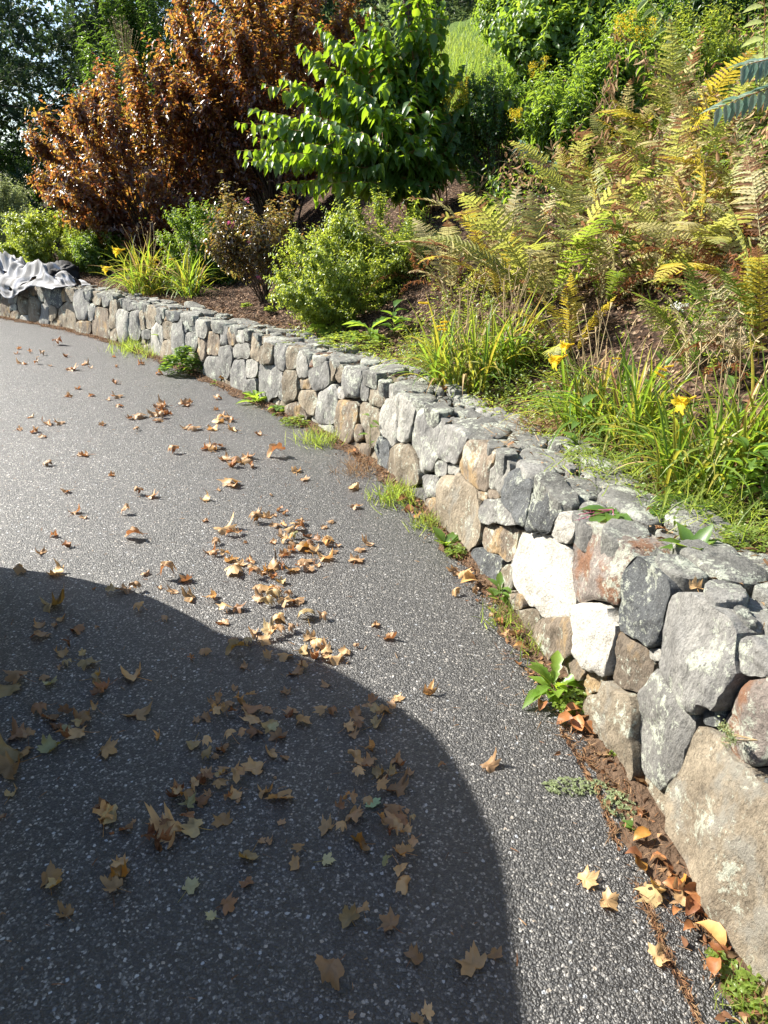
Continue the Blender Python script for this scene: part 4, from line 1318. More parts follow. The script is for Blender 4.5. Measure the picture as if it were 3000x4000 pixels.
# ------------------------------------------------------------------ hillside grass and undergrowth
def grass_field():
    rng = rs(220)
    n = 60000
    # where the grassy slope shows
    d = rng.uniform(3.2, 15, n); 
    u = rng.uniform(-0.06, 0.62, n)
    y = rng.uniform(7.0, 19.0, n); x = u * y
    s_, dd_ = near_wall(x, y)
    keep = (dd_ > 3.6) & (dd_ < 14)
    x, y, s_, dd_ = x[keep], y[keep], s_[keep], dd_[keep]
    z = land_sd(s_, dd_, x, y)
    patch = np.sin(x * 1.7 + 0.4) + np.sin(y * 1.3 + x * 0.6) + rng.normal(0, 0.6, len(x))
    hgt = np.where(patch > 0.6, rng.uniform(0.16, 0.38, len(x)), rng.uniform(0.06, 0.18, len(x)))
    ax = np.stack([rng.normal(0, 0.4, len(x)), rng.normal(0, 0.4, len(x)), np.ones(len(x))], -1)
    b = Bag()
    tri = (np.array([(0, 0.5, 0), (0, -0.5, 0), (0.55, 0.32, -0.05), (0.55, -0.32, -0.05), (1, 0, -0.25)], float), np.array([(0, 1, 2), (1, 3, 2), (2, 3, 4)]))
    cloud(b, np.stack([x, y, z - 0.01], -1), ax, rand_dirs(rng, len(x)), hgt, 0.012, tri, np.clip(rng.normal(0.4, 0.25, len(x)) + 0.15 * np.sin(x * 2.3 + y), 0, 1))
    o = obj('hillside_grass', b.mesh('hillside_grass'), M_GRASS)
    tag(o, 'sunlit bright green grass on the slope', kind='stuff')
grass_field()

def undergrowth():
    rng = rs(221)
    b = Bag(); br = Bag()
    n = 5200
    u = rng.uniform(0.12, 0.75, n); y = rng.uniform(5.0, 14.0, n); x = u * y
    s_, dd_ = near_wall(x, y)
    dens = sstep(1.8, 3.2, dd_) * sstep(12, 9, dd_) * (0.35 + 0.65 * (np.sin(x * 2.1 + 1) * np.sin(y * 1.6 + x) > -0.25))
    k = rng.rand(n) < dens
    x, y, s_, dd_ = x[k], y[k], s_[k], dd_[k]
    z = land_sd(s_, dd_, x, y)
    n = len(x)
    P = np.stack([x, y, z], -1)
    dirs = np.stack([rng.normal(0, 0.35, n), rng.normal(0, 0.35, n) - 0.15, np.ones(n)], -1)
    kind = (np.sin(x * 1.3 + 2) + np.sin(y * 1.9) + rng.normal(0, 0.5, n)) > 0.1
    for m, L, W, T, nodes in ((kind, 0.075, 0.03, LEAF8, 7), (~kind, 0.04, 0.02, LEAF4, 9)):
        leafy_twigs(b, br, P[m], dirs[m], rng.uniform(0.2, 0.55, m.sum()), rng, nodes, L, W, T, droop=0.2, bend=0.1, tube_every=4)
    o = obj('undergrowth', b.mesh('undergrowth'), M_GREEN)
    tag(o, 'tangled green undergrowth covering the upper bank', kind='stuff')
    o = obj('bramble_stems', br.mesh('bramble_stems'), M_TANSTEM)
    tag(o, 'tangle of thin tan stems among the undergrowth', kind='stuff')
    # withered leaves hanging in it
    b2 = Bag()
    n = 9000
    u = rng.uniform(0.15, 0.75, n); y = rng.uniform(4.6, 11, n); x = u * y
    s_, dd_ = near_wall(x, y)
    k = (dd_ > 1.4) & (dd_ < 7.0) & (np.sin(x * 3.1) + np.sin(y * 2.7 + x) > -0.3)
    x, y, s_, dd_ = x[k], y[k], s_[k], dd_[k]; n = len(x)
    P = np.stack([x, y, land_sd(s_, dd_, x, y) + rng.uniform(0.05, 0.6, n)], -1)
    a = rand_dirs(rng, n); a[:, 2] -= 0.7
    cloud(b2, P, a, rand_dirs(rng, n), rng.uniform(0.04, 0.10, n), rng.uniform(0.012, 0.03, n), LEAF8, rng.rand(n))
    o = obj('withered_leaves', b2.mesh('withered_leaves'), M_BROWNLEAF)
    tag(o, 'withered brown leaves hanging among the undergrowth', kind='stuff')
undergrowth()

def ground_cover():
    rng = rs(222)
    b = Bag()
    n = 7000
    s_ = rng.uniform(S0 + 7.2, S1 + .1, n); d_ = rng.uniform(.36, 2.2, n)
    x = np.interp(s_, S, PX) - np.interp(s_, S, NX) * d_; y = np.interp(s_, S, PY) - np.interp(s_, S, NY) * d_
    k = (np.sin(s_ * 4.1) + np.sin(d_ * 5 + s_ * 2) + .9 * (d_ < 1.0) + rng.normal(0, .5, n)) > .5
    x, y, s_, d_ = x[k], y[k], s_[k], d_[k]; n = len(x)
    P = np.stack([x, y, land_sd(s_, d_, x, y)], -1)
    d = np.stack([rng.normal(0, .6, n), rng.normal(0, .6, n), np.ones(n)], -1)
    leafy_twigs(b, None, P, d, rng.uniform(.03, .16, n), rng, 4, .026, .014, LEAF4, droop=.1, bend=0)
    o = obj('ground_cover', b.mesh('ground_cover'), M_SPIREA)
    tag(o, 'small yellow green weeds filling the bed between the daylilies', kind='stuff')
ground_cover()

def hm(vx, vy, rxp, hp, name, label, nst, tw, tl, L, W, nodes, T, mat, seed, push=0.0, **kw):
    """a shrub on the bank from its foot point, half width and height in full-view pixels"""
    Q = hit1(vx, vy)
    m = depth_of(Q) / F_PX * 1.8083
    return mound(name, label, 'shrub', Q, rxp * m, rxp * m * 0.8, hp * m, nst, tw, tl, L, W, nodes, T, mat, seed, **kw)

hm(1200, 275, 125, 290, 'vine_thicket', 'bright green big leaved vine thicket on the upper slope', 46, 26, 0.4, 0.11, 0.07, 8, LEAF8, M_GREEN, 231, droop=0.4, wood=M_REDSTEM, z0=0.0)
hm(1075, 400, 95, 190, 'dark_shrub', 'small leaved dark shrub in the shade right of the big green shrub', 40, 30, 0.24, 0.036, 0.018, 8, LEAF4, M_DEEP, 232, z0=0.0)
hm(1215, 385, 60, 150, 'narrow_leaf_shrub', 'narrow leaved silvery green weeds left of the tall ferns', 24, 16, 0.34, 0.09, 0.022, 10, NARROW, M_GREEN, 233, z0=0.0, upd=1.0)
hm(1310, 330, 55, 170, 'narrow_leaf_shrub', 'leafy green weeds with hanging withered leaves below the vines', 24, 16, 0.3, 0.085, 0.024, 9, NARROW, M_GREEN, 234, z0=0.0, upd=1.0)
hm(1360, 270, 70, 200, 'hill_shrub', 'mid green shrub beneath the drooping goldenrod', 30, 24, 0.3, 0.05, 0.024, 8, LEAF4, M_GREEN, 235, z0=0.0)
hm(1480, 250, 85, 180, 'hill_shrub', 'small leaved green shrub behind the single tall golden fern', 34, 26, 0.26, 0.04, 0.020, 8, LEAF4, M_SPIREA, 236, z0=0.0)
hm(1530, 130, 90, 190, 'hill_shrub', 'dark green shrub at the top right below the pale leaved branch', 30, 22, 0.4, 0.075, 0.034, 8, LEAF8, M_DEEP, 237, z0=0.0)
hm(1640, 330, 80, 200, 'hill_shrub', 'yellowing green shrub at the right edge under the pinnate branch', 30, 24, 0.28, 0.045, 0.022, 8, LEAF4, M_GREYGREEN, 238, z0=0.0)
hm(1090, 110, 60, 110, 'hill_shrub', 'light green shrub left of the vine thicket on the crest', 24, 22, 0.3, 0.07, 0.04, 7, LEAF8, M_GREEN, 239, z0=0.0)
hm(1400, 90, 70, 150, 'hill_shrub', 'deep green vine covered shrub at the top edge behind the goldenrod', 26, 22, 0.4, 0.09, 0.05, 7, LEAF8, M_GREEN, 240, z0=0.0, droop=0.4)
hm(1180, 330, 50, 90, 'narrow_leaf_shrub', 'low weeds with lance leaves below the left yellow goldenrod', 18, 14, 0.3, 0.08, 0.02, 9, NARROW, M_GREEN, 241, z0=0.0, upd=0.8)
# ------------------------------------------------------------------ ferns
def frond_mesh(seed, th0, th1, brown=False, n=30):
    rng = rs(seed)
    t = np.linspace(0, 1, 40)
    th = math.radians(th0) + (math.radians(th1) - math.radians(th0)) * t ** 1.6
    dx, dz = np.sin(th), np.cos(th)
    p = np.stack([np.cumsum(dx), 0.02 * np.sin(t * 5 + seed), np.cumsum(dz)], -1) / 40.0
    p -= p[0]
    b = Bag()
    tube(b, p, 0.0045, 0.001, 3, rnd=0.2)
    tt = np.linspace(0.14, 0.985, n)
    pos = np.stack([np.interp(tt, t, p[:, i]) for i in range(3)], -1)
    tg = unit(np.stack([np.interp(tt, t, g) for g in np.gradient(p, axis=0).T], -1))
    prof = np.where(tt < 0.55, 0.25 + 0.75 * ((tt - 0.1) / 0.45) ** 0.8, 1 - ((tt - 0.55) / 0.45) ** 1.7)
    L = 0.135 * np.maximum(prof, 0.06)
    # lobed pinna
    rows = np.linspace(0.04, 0.95, 9)
    V, T = [], []
    V.append((0, 0, 0))
    for k, u in enumerate(rows):
        w = 0.5 * (1 - u ** 2.2) ** 0.6 + 0.05
        wo = w if k % 2 == 0 else w * 0.5
        V += [(u, wo, 0.03), (u, 0, -0.02), (u, -wo, 0.03)]
    V.append((1, 0, 0))
    T += [(0, 2, 1), (0, 3, 2)]
    for k in range(8):
        a = 1 + 3 * k
        T += [(a, a + 1, a + 4), (a, a + 4, a + 3), (a + 1, a + 2, a + 5), (a + 1, a + 5, a + 4)]
    e = len(V) - 1; a = e - 3
    T += [(a, a + 1, e), (a + 1, a + 2, e)]
    T = (np.array(V, float), np.array(T, int))
    T[0][:, 2] -= 0.18 * T[0][:, 0] ** 2
    side = np.array([0, 1.0, 0])
    for sg in (1, -1):
        nrm = np.cross(tg, side); nrm = np.where(nrm[:, 2:3] < 0, -nrm, nrm)
        ax = sg * side + tg * 0.42 + nrm * rng.uniform(-0.05, 0.25) + rng.normal(0, 0.06, tg.shape) + rng.normal(0, 0.28, tg.shape) * (rng.rand(n) < 0.3)[:, None]
        LL = L * rng.uniform(0.88, 1.08, n)
        W = 0.022 + 0.0 * LL
        if brown:
            ax = ax + rng.normal(0, 0.6, tg.shape); ax[:, 2] -= 0.7
            nrm = nrm + rng.normal(0, 0.8, nrm.shape)
            LL = LL * rng.uniform(0.4, 0.85, n); W = 0.015 + 0 * LL
        die = np.clip(0.45 * rng.rand(n) + 0.35 * tt ** 3 + 0.25 * (np.sin(tt * 9 + seed) > .55), 0, 1)
        cloud(b, pos, ax, nrm, LL, W, T, die)
        if brown:
            q = rng.randint(0, n, 26)
            cloud(b, pos[q] + rng.normal(0, 0.012, (26, 3)), rand_dirs(rng, 26, -0.8), rand_dirs(rng, 26), rng.uniform(0.02, 0.06, 26), 0.014, LEAF8, rng.rand(26))
    return b.mesh('fern_frond')


FRONDS = [frond_mesh(300 + k, a, b_) for k, (a, b_) in enumerate([(8, 55), (12, 75), (18, 95), (25, 80), (30, 110), (10, 40), (38, 105), (20, 65)])]
FRONDS_B = [frond_mesh(320 + k, a, b_, True, 24) for k, (a, b_) in enumerate([(10, 70), (20, 120), (15, 150), (30, 130)])]


def fern(vx, vy, n, length, label, seed, mix=(0.45, 0.2, 0.12, 0.15, 0.08), aim=None, group='ferns on the bank'):
    rng = rs(seed)
    Q = hit1(vx, vy)
    e = empty('fern', Q, label, 'fern', group)
    for k in range(n):
        kind = rng.choice(5, p=mix)
        me = FRONDS_B[rng.randint(4)] if kind == 4 else FRONDS[rng.randint(len(FRONDS))]
        o = bpy.data.objects.new('frond', me)
        if not me.materials: me.materials.append(FERN_M[0])
        C.objects.link(o); o.parent = e
        o.material_slots[0].link = 'OBJECT'
        o.material_slots[0].material = FERN_M[kind]
        az = k / n * 2 * math.pi + rng.normal(0, 0.35) if aim is None else aim + rng.normal(0, 0.8)
        s = length * rng.uniform(0.72, 1.12) * (0.8 if kind == 4 else 1)
        o.rotation_euler = (rng.normal(0, 0.22), rng.normal(0.05, 0.2) + (.4 if kind == 4 else 0), az)
        o.scale = (s, s * rng.uniform(.8, 1.1), s)
        o.location = (0.04 * math.cos(az), 0.04 * math.sin(az), -0.02)
    return e


FERNS = [
 (975, 640, 9, .78, 'straw and brown fern leaning out over the yellow green spirea', (.25, .1, .1, .25, .3)),
 (1085, 655, 9, .85, 'fern with one bright golden upright frond left of the tallest fern', (.3, .15, .2, .15, .2)),
 (1180, 672, 13, 1.10, 'tallest pale yellow green fern in the middle of the bank', (.55, .2, .1, .15, 0)),
 (1128, 590, 9, .8, 'brown tipped fern behind the golden upright frond', (.2, .15, .15, .2, .3)),
 (1310, 668, 8, .72, 'low dark green fern in shade beside the bare mulch patch', (.15, .55, .1, .1, .1)),
 (1400, 640, 9, .75, 'yellow green fern spreading low over the bare mulch', (.5, .2, .1, .15, .05)),
 (1480, 600, 11, .85, 'fern with golden right hand fronds above the white flower', (.35, .1, .35, .1, .1)),
 (1590, 640, 9, .85, 'brown and green fern above the tan seed heads', (.3, .25, .05, .1, .3)),
 (1655, 600, 9, .8, 'withered brown fern at the right edge of the photo', (.2, .1, .1, .1, .5)),
 (1290, 520, 9, .85, 'yellow green fern uphill right of the tallest fern', (.45, .2, .15, .15, .05)),
 (1370, 540, 9, .8, 'straw coloured fern at the top of the bare mulch patch', (.3, .1, .1, .35, .15)),
 (1450, 520, 10, .85, 'pale fern behind the golden fronded fern', (.4, .1, .1, .3, .1)),
 (1540, 520, 9, .85, 'reddish brown fern clump right of the pale fern', (.15, .05, .1, .15, .55)),
 (1630, 500, 10, .9, 'yellowing fern high at the right edge', (.4, .15, .2, .15, .1)),
 (1240, 440, 9, .85, 'upper fern showing above the tallest fern', (.45, .1, .15, .25, .05)),
 (1330, 420, 9, .8, 'brown speckled fern in the upper middle of the bank', (.2, .1, .1, .2, .4)),
 (1410, 430, 9, .85, 'golden straw fern under the single tall fern', (.35, .05, .25, .3, .05)),
 (1500, 430, 10, .85, 'bright straw fern in the upper right of the bank', (.4, .1, .1, .35, .05)),
 (1590, 420, 9, .85, 'rusty withered fern below the pinnate branch', (.15, .05, .1, .15, .55)),
 (1448, 345, 8, 1.05, 'single tall golden fern standing above the others', (.3, .1, .5, .1, 0)),
 (1340, 345, 8, .8, 'small golden fern among brown ones at the top of the fern patch', (.3, .05, .35, .15, .15)),
 (1540, 345, 8, .8, 'highest brown fern near the right edge', (.2, .1, .1, .2, .4)),
 (1230, 765, 7, .5, 'small golden fern frond behind the middle daylily clump', (.2, 0, .7, .1, 0)),
 (1500, 815, 7, .62, 'pale green fern low beside the tan seed heads', (.55, .3, 0, .15, 0)),
 (1640, 790, 7, .75, 'pale green fern at the right edge above the daylilies', (.5, .3, .05, .15, 0)),
 (900, 600, 8, .7, 'withered brown fern overhanging the smaller green spirea', (.15, .05, .1, .2, .5)),
 (1050, 560, 8, .8, 'curled brown fern in front of the dark shade', (.15, .05, .15, .2, .45)),
]
for k, (vx, vy, n, ln, lab, mix) in enumerate(FERNS):
    mix = np.array(mix) * np.array([1, .8, .6, 1.5, 1.2]) + np.array([0, 0, 0, .06, .12]); mix = mix / mix.sum()
    fern(vx, vy, n + 4, ln * 1.05, lab, 400 + k, tuple(mix))

# ------------------------------------------------------------------ daylilies and grassy clumps
def blade_mesh(seed, th0, th1, w=0.0125):
    rng = rs(seed)
    m = 11
    t = np.linspace(0, 1, m)
    th = math.radians(th0) + math.radians(th1 - th0) * t ** 1.5
    p = np.stack([np.cumsum(np.sin(th)), 0.04 * np.sin(t * 3 + seed) * t, np.cumsum(np.cos(th))], -1) / m
    p -= p[0]
    tg = unit(np.gradient(p, axis=0)); sd = np.array([0, 1.0, 0]); nr = np.cross(tg, sd)
    ww = w * np.minimum(1, (1 - t) * 3.0 + 0.02) * (0.75 + 0.25 * np.minimum(1, t * 5))
    V = np.stack([p + sd * ww[:, None] + nr * (ww * 0.5)[:, None], p, p - sd * ww[:, None] + nr * (ww * 0.5)[:, None]], 1).reshape(-1, 3)
    i = np.arange(m - 1) * 3
    Q = np.concatenate([np.stack([i, i + 1, i + 4, i + 3], -1), np.stack([i + 1, i + 2, i + 5, i + 4], -1)])
    return mesh_np('daylily_blade', V, Q, smooth=True)


BLADES = [blade_mesh(500 + k, a, b_) for k, (a, b_) in enumerate([(5, 60), (10, 95), (18, 120), (25, 135), (12, 40), (30, 110), (35, 150), (20, 85), (8, 25)])]
BLADES[4].name = 'daylily_blade_upright'


def petal_flower_mesh():
    b = Bag()
    for k in range(6):
        a = k * math.pi / 3
        t = np.linspace(0, 1, 7)
        r = 0.006 + 0.032 * t ** 1.6 + (0.014 * np.maximum(t - 0.7, 0) / 0.3)
        z = 0.075 * t - 0.02 * np.maximum(t - 0.75, 0) / 0.25
        w = (0.005 + 0.017 * np.sin(math.pi * np.minimum(t, 0.93) ** 0.9)) * (1.0 if k % 2 else 0.75)
        c = np.stack([r * math.cos(a), r * math.sin(a), z], -1)
        s = np.array([-math.sin(a), math.cos(a), 0])
        V = np.stack([c + s * w[:, None], c - np.array([math.cos(a), math.sin(a), 0]) * 0.003, c - s * w[:, None]], 1).reshape(-1, 3)
        i = np.arange(6) * 3
        Q = np.concatenate([np.stack([i, i + 1, i + 4, i + 3], -1), np.stack([i + 1, i + 2, i + 5, i + 4], -1)])
        b.add(V, Q=Q)
    for k in range(5):
        a = k * 1.25
        tube(b, np.array([[0, 0, 0.02], [0.006 * math.cos(a), 0.006 * math.sin(a), 0.05], [0.012 * math.cos(a), 0.012 * math.sin(a), 0.066]]), 0.0012, 0.001, 3)
    tube(b, np.array([[0, 0, -0.03], [0, 0, 0.0], [0, 0, 0.012]]), 0.004, 0.007, 6)
    return b.mesh('daylily_flower', True)


FLOWER = petal_flower_mesh(); FLOWER.materials.append(M_YELLOW)
bb = Bag(); tube(bb, np.array([[0, 0, 0], [0, 0, .012], [0, 0, .03], [0, 0, .05], [0, 0, .058]]), 0.006, 0.004, 6)
BUD = bb.mesh('daylily_bud', True)
BUD.materials.append(M_YELLOW)


def ray_at(vx, vy, y):
    d = ray(vx * 1.8083, vy * 1.8083)
    return np.array([0, 0, CAM_H]) + d * (y / d[1])


def lily(vx, vy, n, ln, label, seed, spread=0.10, flowers=(), scapes=6, mats=None, lean=(0, 0), pw=(1, .0), buds=(), outw=None):
    """flowers: full-view picture points"""
    rng = rs(seed)
    Q = hit1(vx, vy)
    e = empty('daylily', Q, label, 'daylily', 'daylily clumps along the wall')
    mats = mats or [(M_DAYLILY, .78), (M_YBLADE, .14), (M_TANBLADE, .08)]
    for k in range(n):
        me = BLADES[rng.randint(len(BLADES))]
        o = bpy.data.objects.new('blade', me)
        if not me.materials: me.materials.append(M_DAYLILY)
        C.objects.link(o); o.parent = e
        mt = mats[rng.choice(len(mats), p=[m_[1] for m_ in mats])][0]
        o.material_slots[0].link = 'OBJECT'; o.material_slots[0].material = mt
        az = rng.uniform(0, 2 * math.pi)
        if lean != (0, 0) and rng.rand() < 0.6:
            az = math.atan2(lean[1], lean[0]) + rng.normal(0, 0.9)
        s = ln * rng.uniform(0.65, 1.15)
        o.rotation_euler = (rng.normal(0, 0.12), rng.normal(0, 0.12), az)
        o.scale = (s, s * 0.75 + 0.12, s)
        rr_ = spread * math.sqrt(rng.rand()); a2 = rng.uniform(0, 6.28)
        o.location = (rr_ * math.cos(a2), rr_ * math.sin(a2), -0.02)
    xb = Bag()
    for k in range(int(n * .9)):
        me = BLADES[rng.randint(len(BLADES))]
        co = np.empty(len(me.vertices) * 3, np.float32); me.vertices.foreach_get('co', co); co = co.reshape(-1, 3)
        s = ln * rng.uniform(0.5, 1.1); az = rng.uniform(0, 6.283)
        if lean != (0, 0) and rng.rand() < .5: az = math.atan2(lean[1], lean[0]) + rng.normal(0, .9)
        M = np.array((Matrix.Rotation(az, 3, 'Z') @ Matrix.Rotation(rng.normal(0, .15), 3, 'X') @ Matrix.Rotation(rng.normal(0, .2), 3, 'Y')))
        rr_ = spread * 1.25 * math.sqrt(rng.rand()); a2 = rng.uniform(0, 6.28)
        Vb = (co * np.array([s, s * .75 + .12, s])) @ M.T + np.array([rr_ * math.cos(a2), rr_ * math.sin(a2), -.02])
        i = np.arange(10) * 3
        xb.add(Vb, Q=np.concatenate([np.stack([i, i + 1, i + 4, i + 3], -1), np.stack([i + 1, i + 2, i + 5, i + 4], -1)]), rnd=rng.rand())
    o = obj('inner_blades', xb.mesh('inner_blades', True), M_DAYLILY_R, e); o['kind'] = 'stuff'
    for k in range(scapes):
        b = Bag()
        a = rng.uniform(0, 6.28); h = ln * rng.uniform(0.75, 1.15); lx = rng.normal(0, 0.16) ; ly = rng.normal(0, 0.12)
        t = np.linspace(0, 1, 5)
        p = np.stack([0.05 * math.cos(a) + lx * t ** 1.5, 0.05 * math.sin(a) + ly * t ** 1.5, h * t], -1)
        tube(b, p, 0.003, 0.0018, 4)
        for q in range(rng.randint(2, 5)):
            d = rand_dirs(rng, 1, 0.8)[0]
            tube(b, np.array([p[-1], p[-1] + d * 0.02, p[-1] + d * 0.032]), 0.0022, 0.004, 4)
        obj('dry_flower_stem', b.mesh('dry_flower_stem'), M_TANSTEM, e)
    for (fx, fy, size) in flowers:
        P = ray_at(fx, fy, Q[1] - 0.03) - Q
        b = Bag(); t = np.linspace(0, 1, 6)
        p = np.stack([P[0] * t ** 1.3, P[1] * t ** 1.3, P[2] * t], -1)
        tube(b, p, 0.0035, 0.0022, 4)
        obj('flower_stem', b.mesh('flower_stem'), M_STEM, e)
        o = bpy.data.objects.new('flower', FLOWER)
        C.objects.link(o); o.parent = e
        o.location = tuple(P); s = size
        o.scale = (s, s, s)
        dirv = Vector((-0.95 + rng.normal(0, .1), -0.22, -0.22 + rng.normal(0, .1)))
        o.rotation_euler = dirv.to_track_quat('Z', 'Y').to_euler()
    for (fx, fy, size) in buds:
        P = ray_at(fx, fy, Q[1] - 0.03) - Q
        o = bpy.data.objects.new('bud', BUD)
        C.objects.link(o); o.parent = e
        o.location = tuple(P); o.scale = (size, size, size)
        o.rotation_euler = Vector((-0.85, -0.2, 0.1 + rng.normal(0, .2))).to_track_quat('Z', 'Y').to_euler()
    return e


yel = [(M_DAYLILY, .40), (M_YBLADE, .50), (M_TANBLADE, .10)]
lily(330, 632, 110, .80, 'yellowing daylily clump with yellow flowers at the far end of the wall', 601, .30, [(262, 540, 1.7), (236, 578, 1.5)], 12, yel, lean=(-.5, -.6), buds=[(330, 556, 1.6), (345, 562, 1.6), (340, 572, 1.6), (310, 588, 1.5), (375, 560, 1.5)])
lily(412, 642, 42, .75, 'greener daylily tuft at the right end of the far yellowing clump', 602, .1, [], 5, lean=(.2, -.6))
lily(1000, 835, 95, .62, 'wide daylily clump spilling left over the top of the wall', 603, .2, [], 12, lean=(-.75, -.55), buds=[(962, 703, 1.0), (970, 695, 1.0), (965, 712, 1.0), (925, 655, 1.1)])
lily(1100, 800, 62, .60, 'daylily clump with dry brown stalks behind the spilling one', 604, .15, [], 14, lean=(.3, -.4))
lily(1270, 930, 78, .52, 'middle daylily clump topped by a bright yellow bloom', 605, .13, [(1215, 772, 0.95), (1232, 745, 0.7)], 14, lean=(-.6, -.5), buds=[(1300, 800, .8), (1340, 775, .7)])
lily(1370, 960, 50, .55, 'upright daylily clump between two flowering ones', 606, .1, [], 8, lean=(.1, -.3))
lily(1500, 1060, 80, .50, 'near daylily clump with an open yellow trumpet facing left', 607, .13, [(1490, 862, 0.85)], 9, lean=(-.7, -.5), buds=[(1440, 800, .7), (1435, 815, .8), (1455, 790, .6)])
lily(1610, 1020, 55, .55, 'daylily clump at the right edge among mint like weeds', 608, .12, [], 8, lean=(-.2, -.5))

# ------------------------------------------------------------------ weeds, tufts and small plants
def leaf_mesh(name, T, wr, mat):
    me = mesh_np(name, T[0] * np.array([1, wr, 1]), T[1]); me.materials.append(mat)
    return me

WEEDL = [leaf_mesh('weed_leaf', tpl([(0.15, 0.25), (0.4, 0.5), (0.7, 0.40)], 0.12, 0.25 + 0.15 * k), 0.5, M_GREENO) for k in range(4)]
M_DANDY = leaf_mat('bright_weed_leaf', [(0.12, 0.22, 0.03), (0.17, 0.27, 0.04)], [(0.42, 0.6, 0.05), (0.5, 0.65, 0.06)], 0.42, 0.4, 0.5, use_obj=True)
DANDL = [leaf_mesh('toothed_leaf', tpl([(0.1, 0.12), (0.25, 0.34), (0.32, 0.24), (0.48, 0.46), (0.55, 0.34), (0.72, 0.5), (0.86, 0.3)], 0.14, 0.2 + 0.2 * k), 0.42, M_DANDY) for k in range(4)]


def weed(Q, n, L, label, seed, meshes=WEEDL, up=0.6, cat='weed', name='weed', lean=(0, 0), stemh=0.0, group=None, mat=None):
    rng = rs(seed)
    e = empty(name, Q, label, cat, group)
    for k in range(n):
        o = bpy.data.objects.new('leaf', meshes[rng.randint(len(meshes))])
        az = k * 2.4 + rng.normal(0, 0.3)
        a = Vector((math.cos(az) + lean[0], math.sin(az) + lean[1], up * rng.uniform(0.4, 1.6))).normalized()
        n_ = Vector((0, 0, 1)); s_ = n_.cross(a).normalized(); n_ = a.cross(s_)
        l = L * rng.uniform(0.6, 1.15)
        M = Matrix((a * l, s_ * l, n_ * l)).transposed().to_4x4()
        z = stemh * rng.rand()
        M.translation = Vector((0.012 * math.cos(az) + lean[0] * z, 0.012 * math.sin(az) + lean[1] * z, z))
        C.objects.link(o); o.parent = e; o.matrix_local = M
    if stemh:
        b = Bag(); tube(b, np.array([[0, 0, -0.01], [lean[0] * stemh * .5, lean[1] * stemh * .5, stemh * .5], [lean[0] * stemh, lean[1] * stemh, stemh]]), 0.003, 0.0015, 4)
        obj('stem', b.mesh('stem'), M_STEM, e)
    return e


def tuft(Q, n, L, spread, label, seed, mat=None, w=0.004, name='grass_tuft', cat='grass tuft', upr=1.0):
    rng = rs(seed)
    e = empty(name, Q, label, cat)
    b = Bag()
    tri = (np.array([(0, 0.5, 0), (0, -0.5, 0), (0.4, 0.4, 0), (0.4, -0.4, 0), (0.75, 0.25, -0.12), (0.75, -0.25, -0.12), (1, 0, -0.3)], float), np.array([(0, 1, 2), (1, 3, 2), (2, 3, 4), (3, 5, 4), (4, 5, 6)]))
    p = rng.normal(0, spread, (n, 3)); p[:, 2] = 0
    ax = np.stack([rng.normal(0, 0.6, n), rng.normal(0, 0.6, n), upr * np.ones(n)], -1)
    cloud(b, p, ax, rand_dirs(rng, n, 0.5), L * rng.uniform(0.5, 1.15, n), w, tri, rng.rand(n))
    o = obj('blades', b.mesh('blades'), mat or M_GRASS, e); o['kind'] = 'stuff'
    return e


def clover(Q, n, rad, label, seed, mat=None, L=0.016, name='clover', cat='clover', h=0.05, squash=(1, 1)):
    """a low cushion of small rounded leaves on thin stalks"""
    rng = rs(seed)
    e = empty(name, Q, label, cat)
    b, sb = Bag(), Bag()
    r_ = rad * np.sqrt(rng.rand(n)); a = rng.uniform(0, 6.28, n)
    z = h * (1 - (r_ / rad) ** 2 * 0.7) * rng.uniform(0.5, 1.1, n)
    p = np.stack([r_ * np.cos(a) * squash[0], r_ * np.sin(a) * squash[1], z], -1)
    for k in range(3):
        az = rng.uniform(0, 6.28, n) if k == 0 else az + 2.09
        ax = np.stack([np.cos(az), np.sin(az), 0.25 + 0 * az], -1)
        cloud(b, p, ax, UP + rng.normal(0, 0.3, (n, 3)), L * rng.uniform(0.7, 1.2, n), L * 0.8, LEAF8, rng.rand(n))
    for k in range(0, n, 3):
        tube(sb, np.array([[p[k, 0] * .6, p[k, 1] * .6, -0.005], p[k]]), 0.0012, 0.0008, 3)
    o = obj('leaves', b.mesh('leaves'), mat or M_SPIREA, e); o['kind'] = 'stuff'
    o = obj('stalks', sb.mesh('stalks'), M_STEM, e); o['kind'] = 'stuff'
    return e


def gv(vx, vy, z=0.0):
    return G(vx * 1.8083, vy * 1.8083, z)


tuft(gv(285, 757), 260, .20, .14, 'yellow green grass tuft at the foot of the far wall', 700, w=.006)
tuft(gv(330, 770), 120, .14, .10, 'pale dry grass wisp right of the far yellow green tuft', 701, w=.005)
weed(gv(362, 772), 11, .13, 'dark broad leaved weed standing against the far wall', 702, up=1.2, stemh=.25)
clover(gv(400, 808), 260, .24, 'large bushy green weed growing out of the asphalt edge', 703, M_GREEN, .045, 'leafy_weed', 'weed', .26, (1, .8))
weed(gv(470, 830), 9, .08, 'small star shaped weed in the corner right of the bushy weed', 704, DANDL)
weed(gv(553, 872), 16, .13, 'bright yellow green leafy weed under the middle of the wall', 705, DANDL, up=1.0, stemh=.08)
weed(gv(600, 893), 10, .10, 'sprawling weed with narrow leaves right of the leafy weed', 706, up=.5, stemh=.05)
clover(gv(640, 915), 110, .13, 'yellowish low weed patch at the middle wall foot', 707, None, .02, 'low_weed', 'weed', .06)
tuft(gv(690, 955), 240, .13, .09, 'straw coloured grass tuft below the two pale stones', 708, w=.004)
tuft(gv(775, 1020), 200, .11, .08, 'dry reddish grass tuft left of the slate flake', 709, M_BROWNLEAF, w=.003)
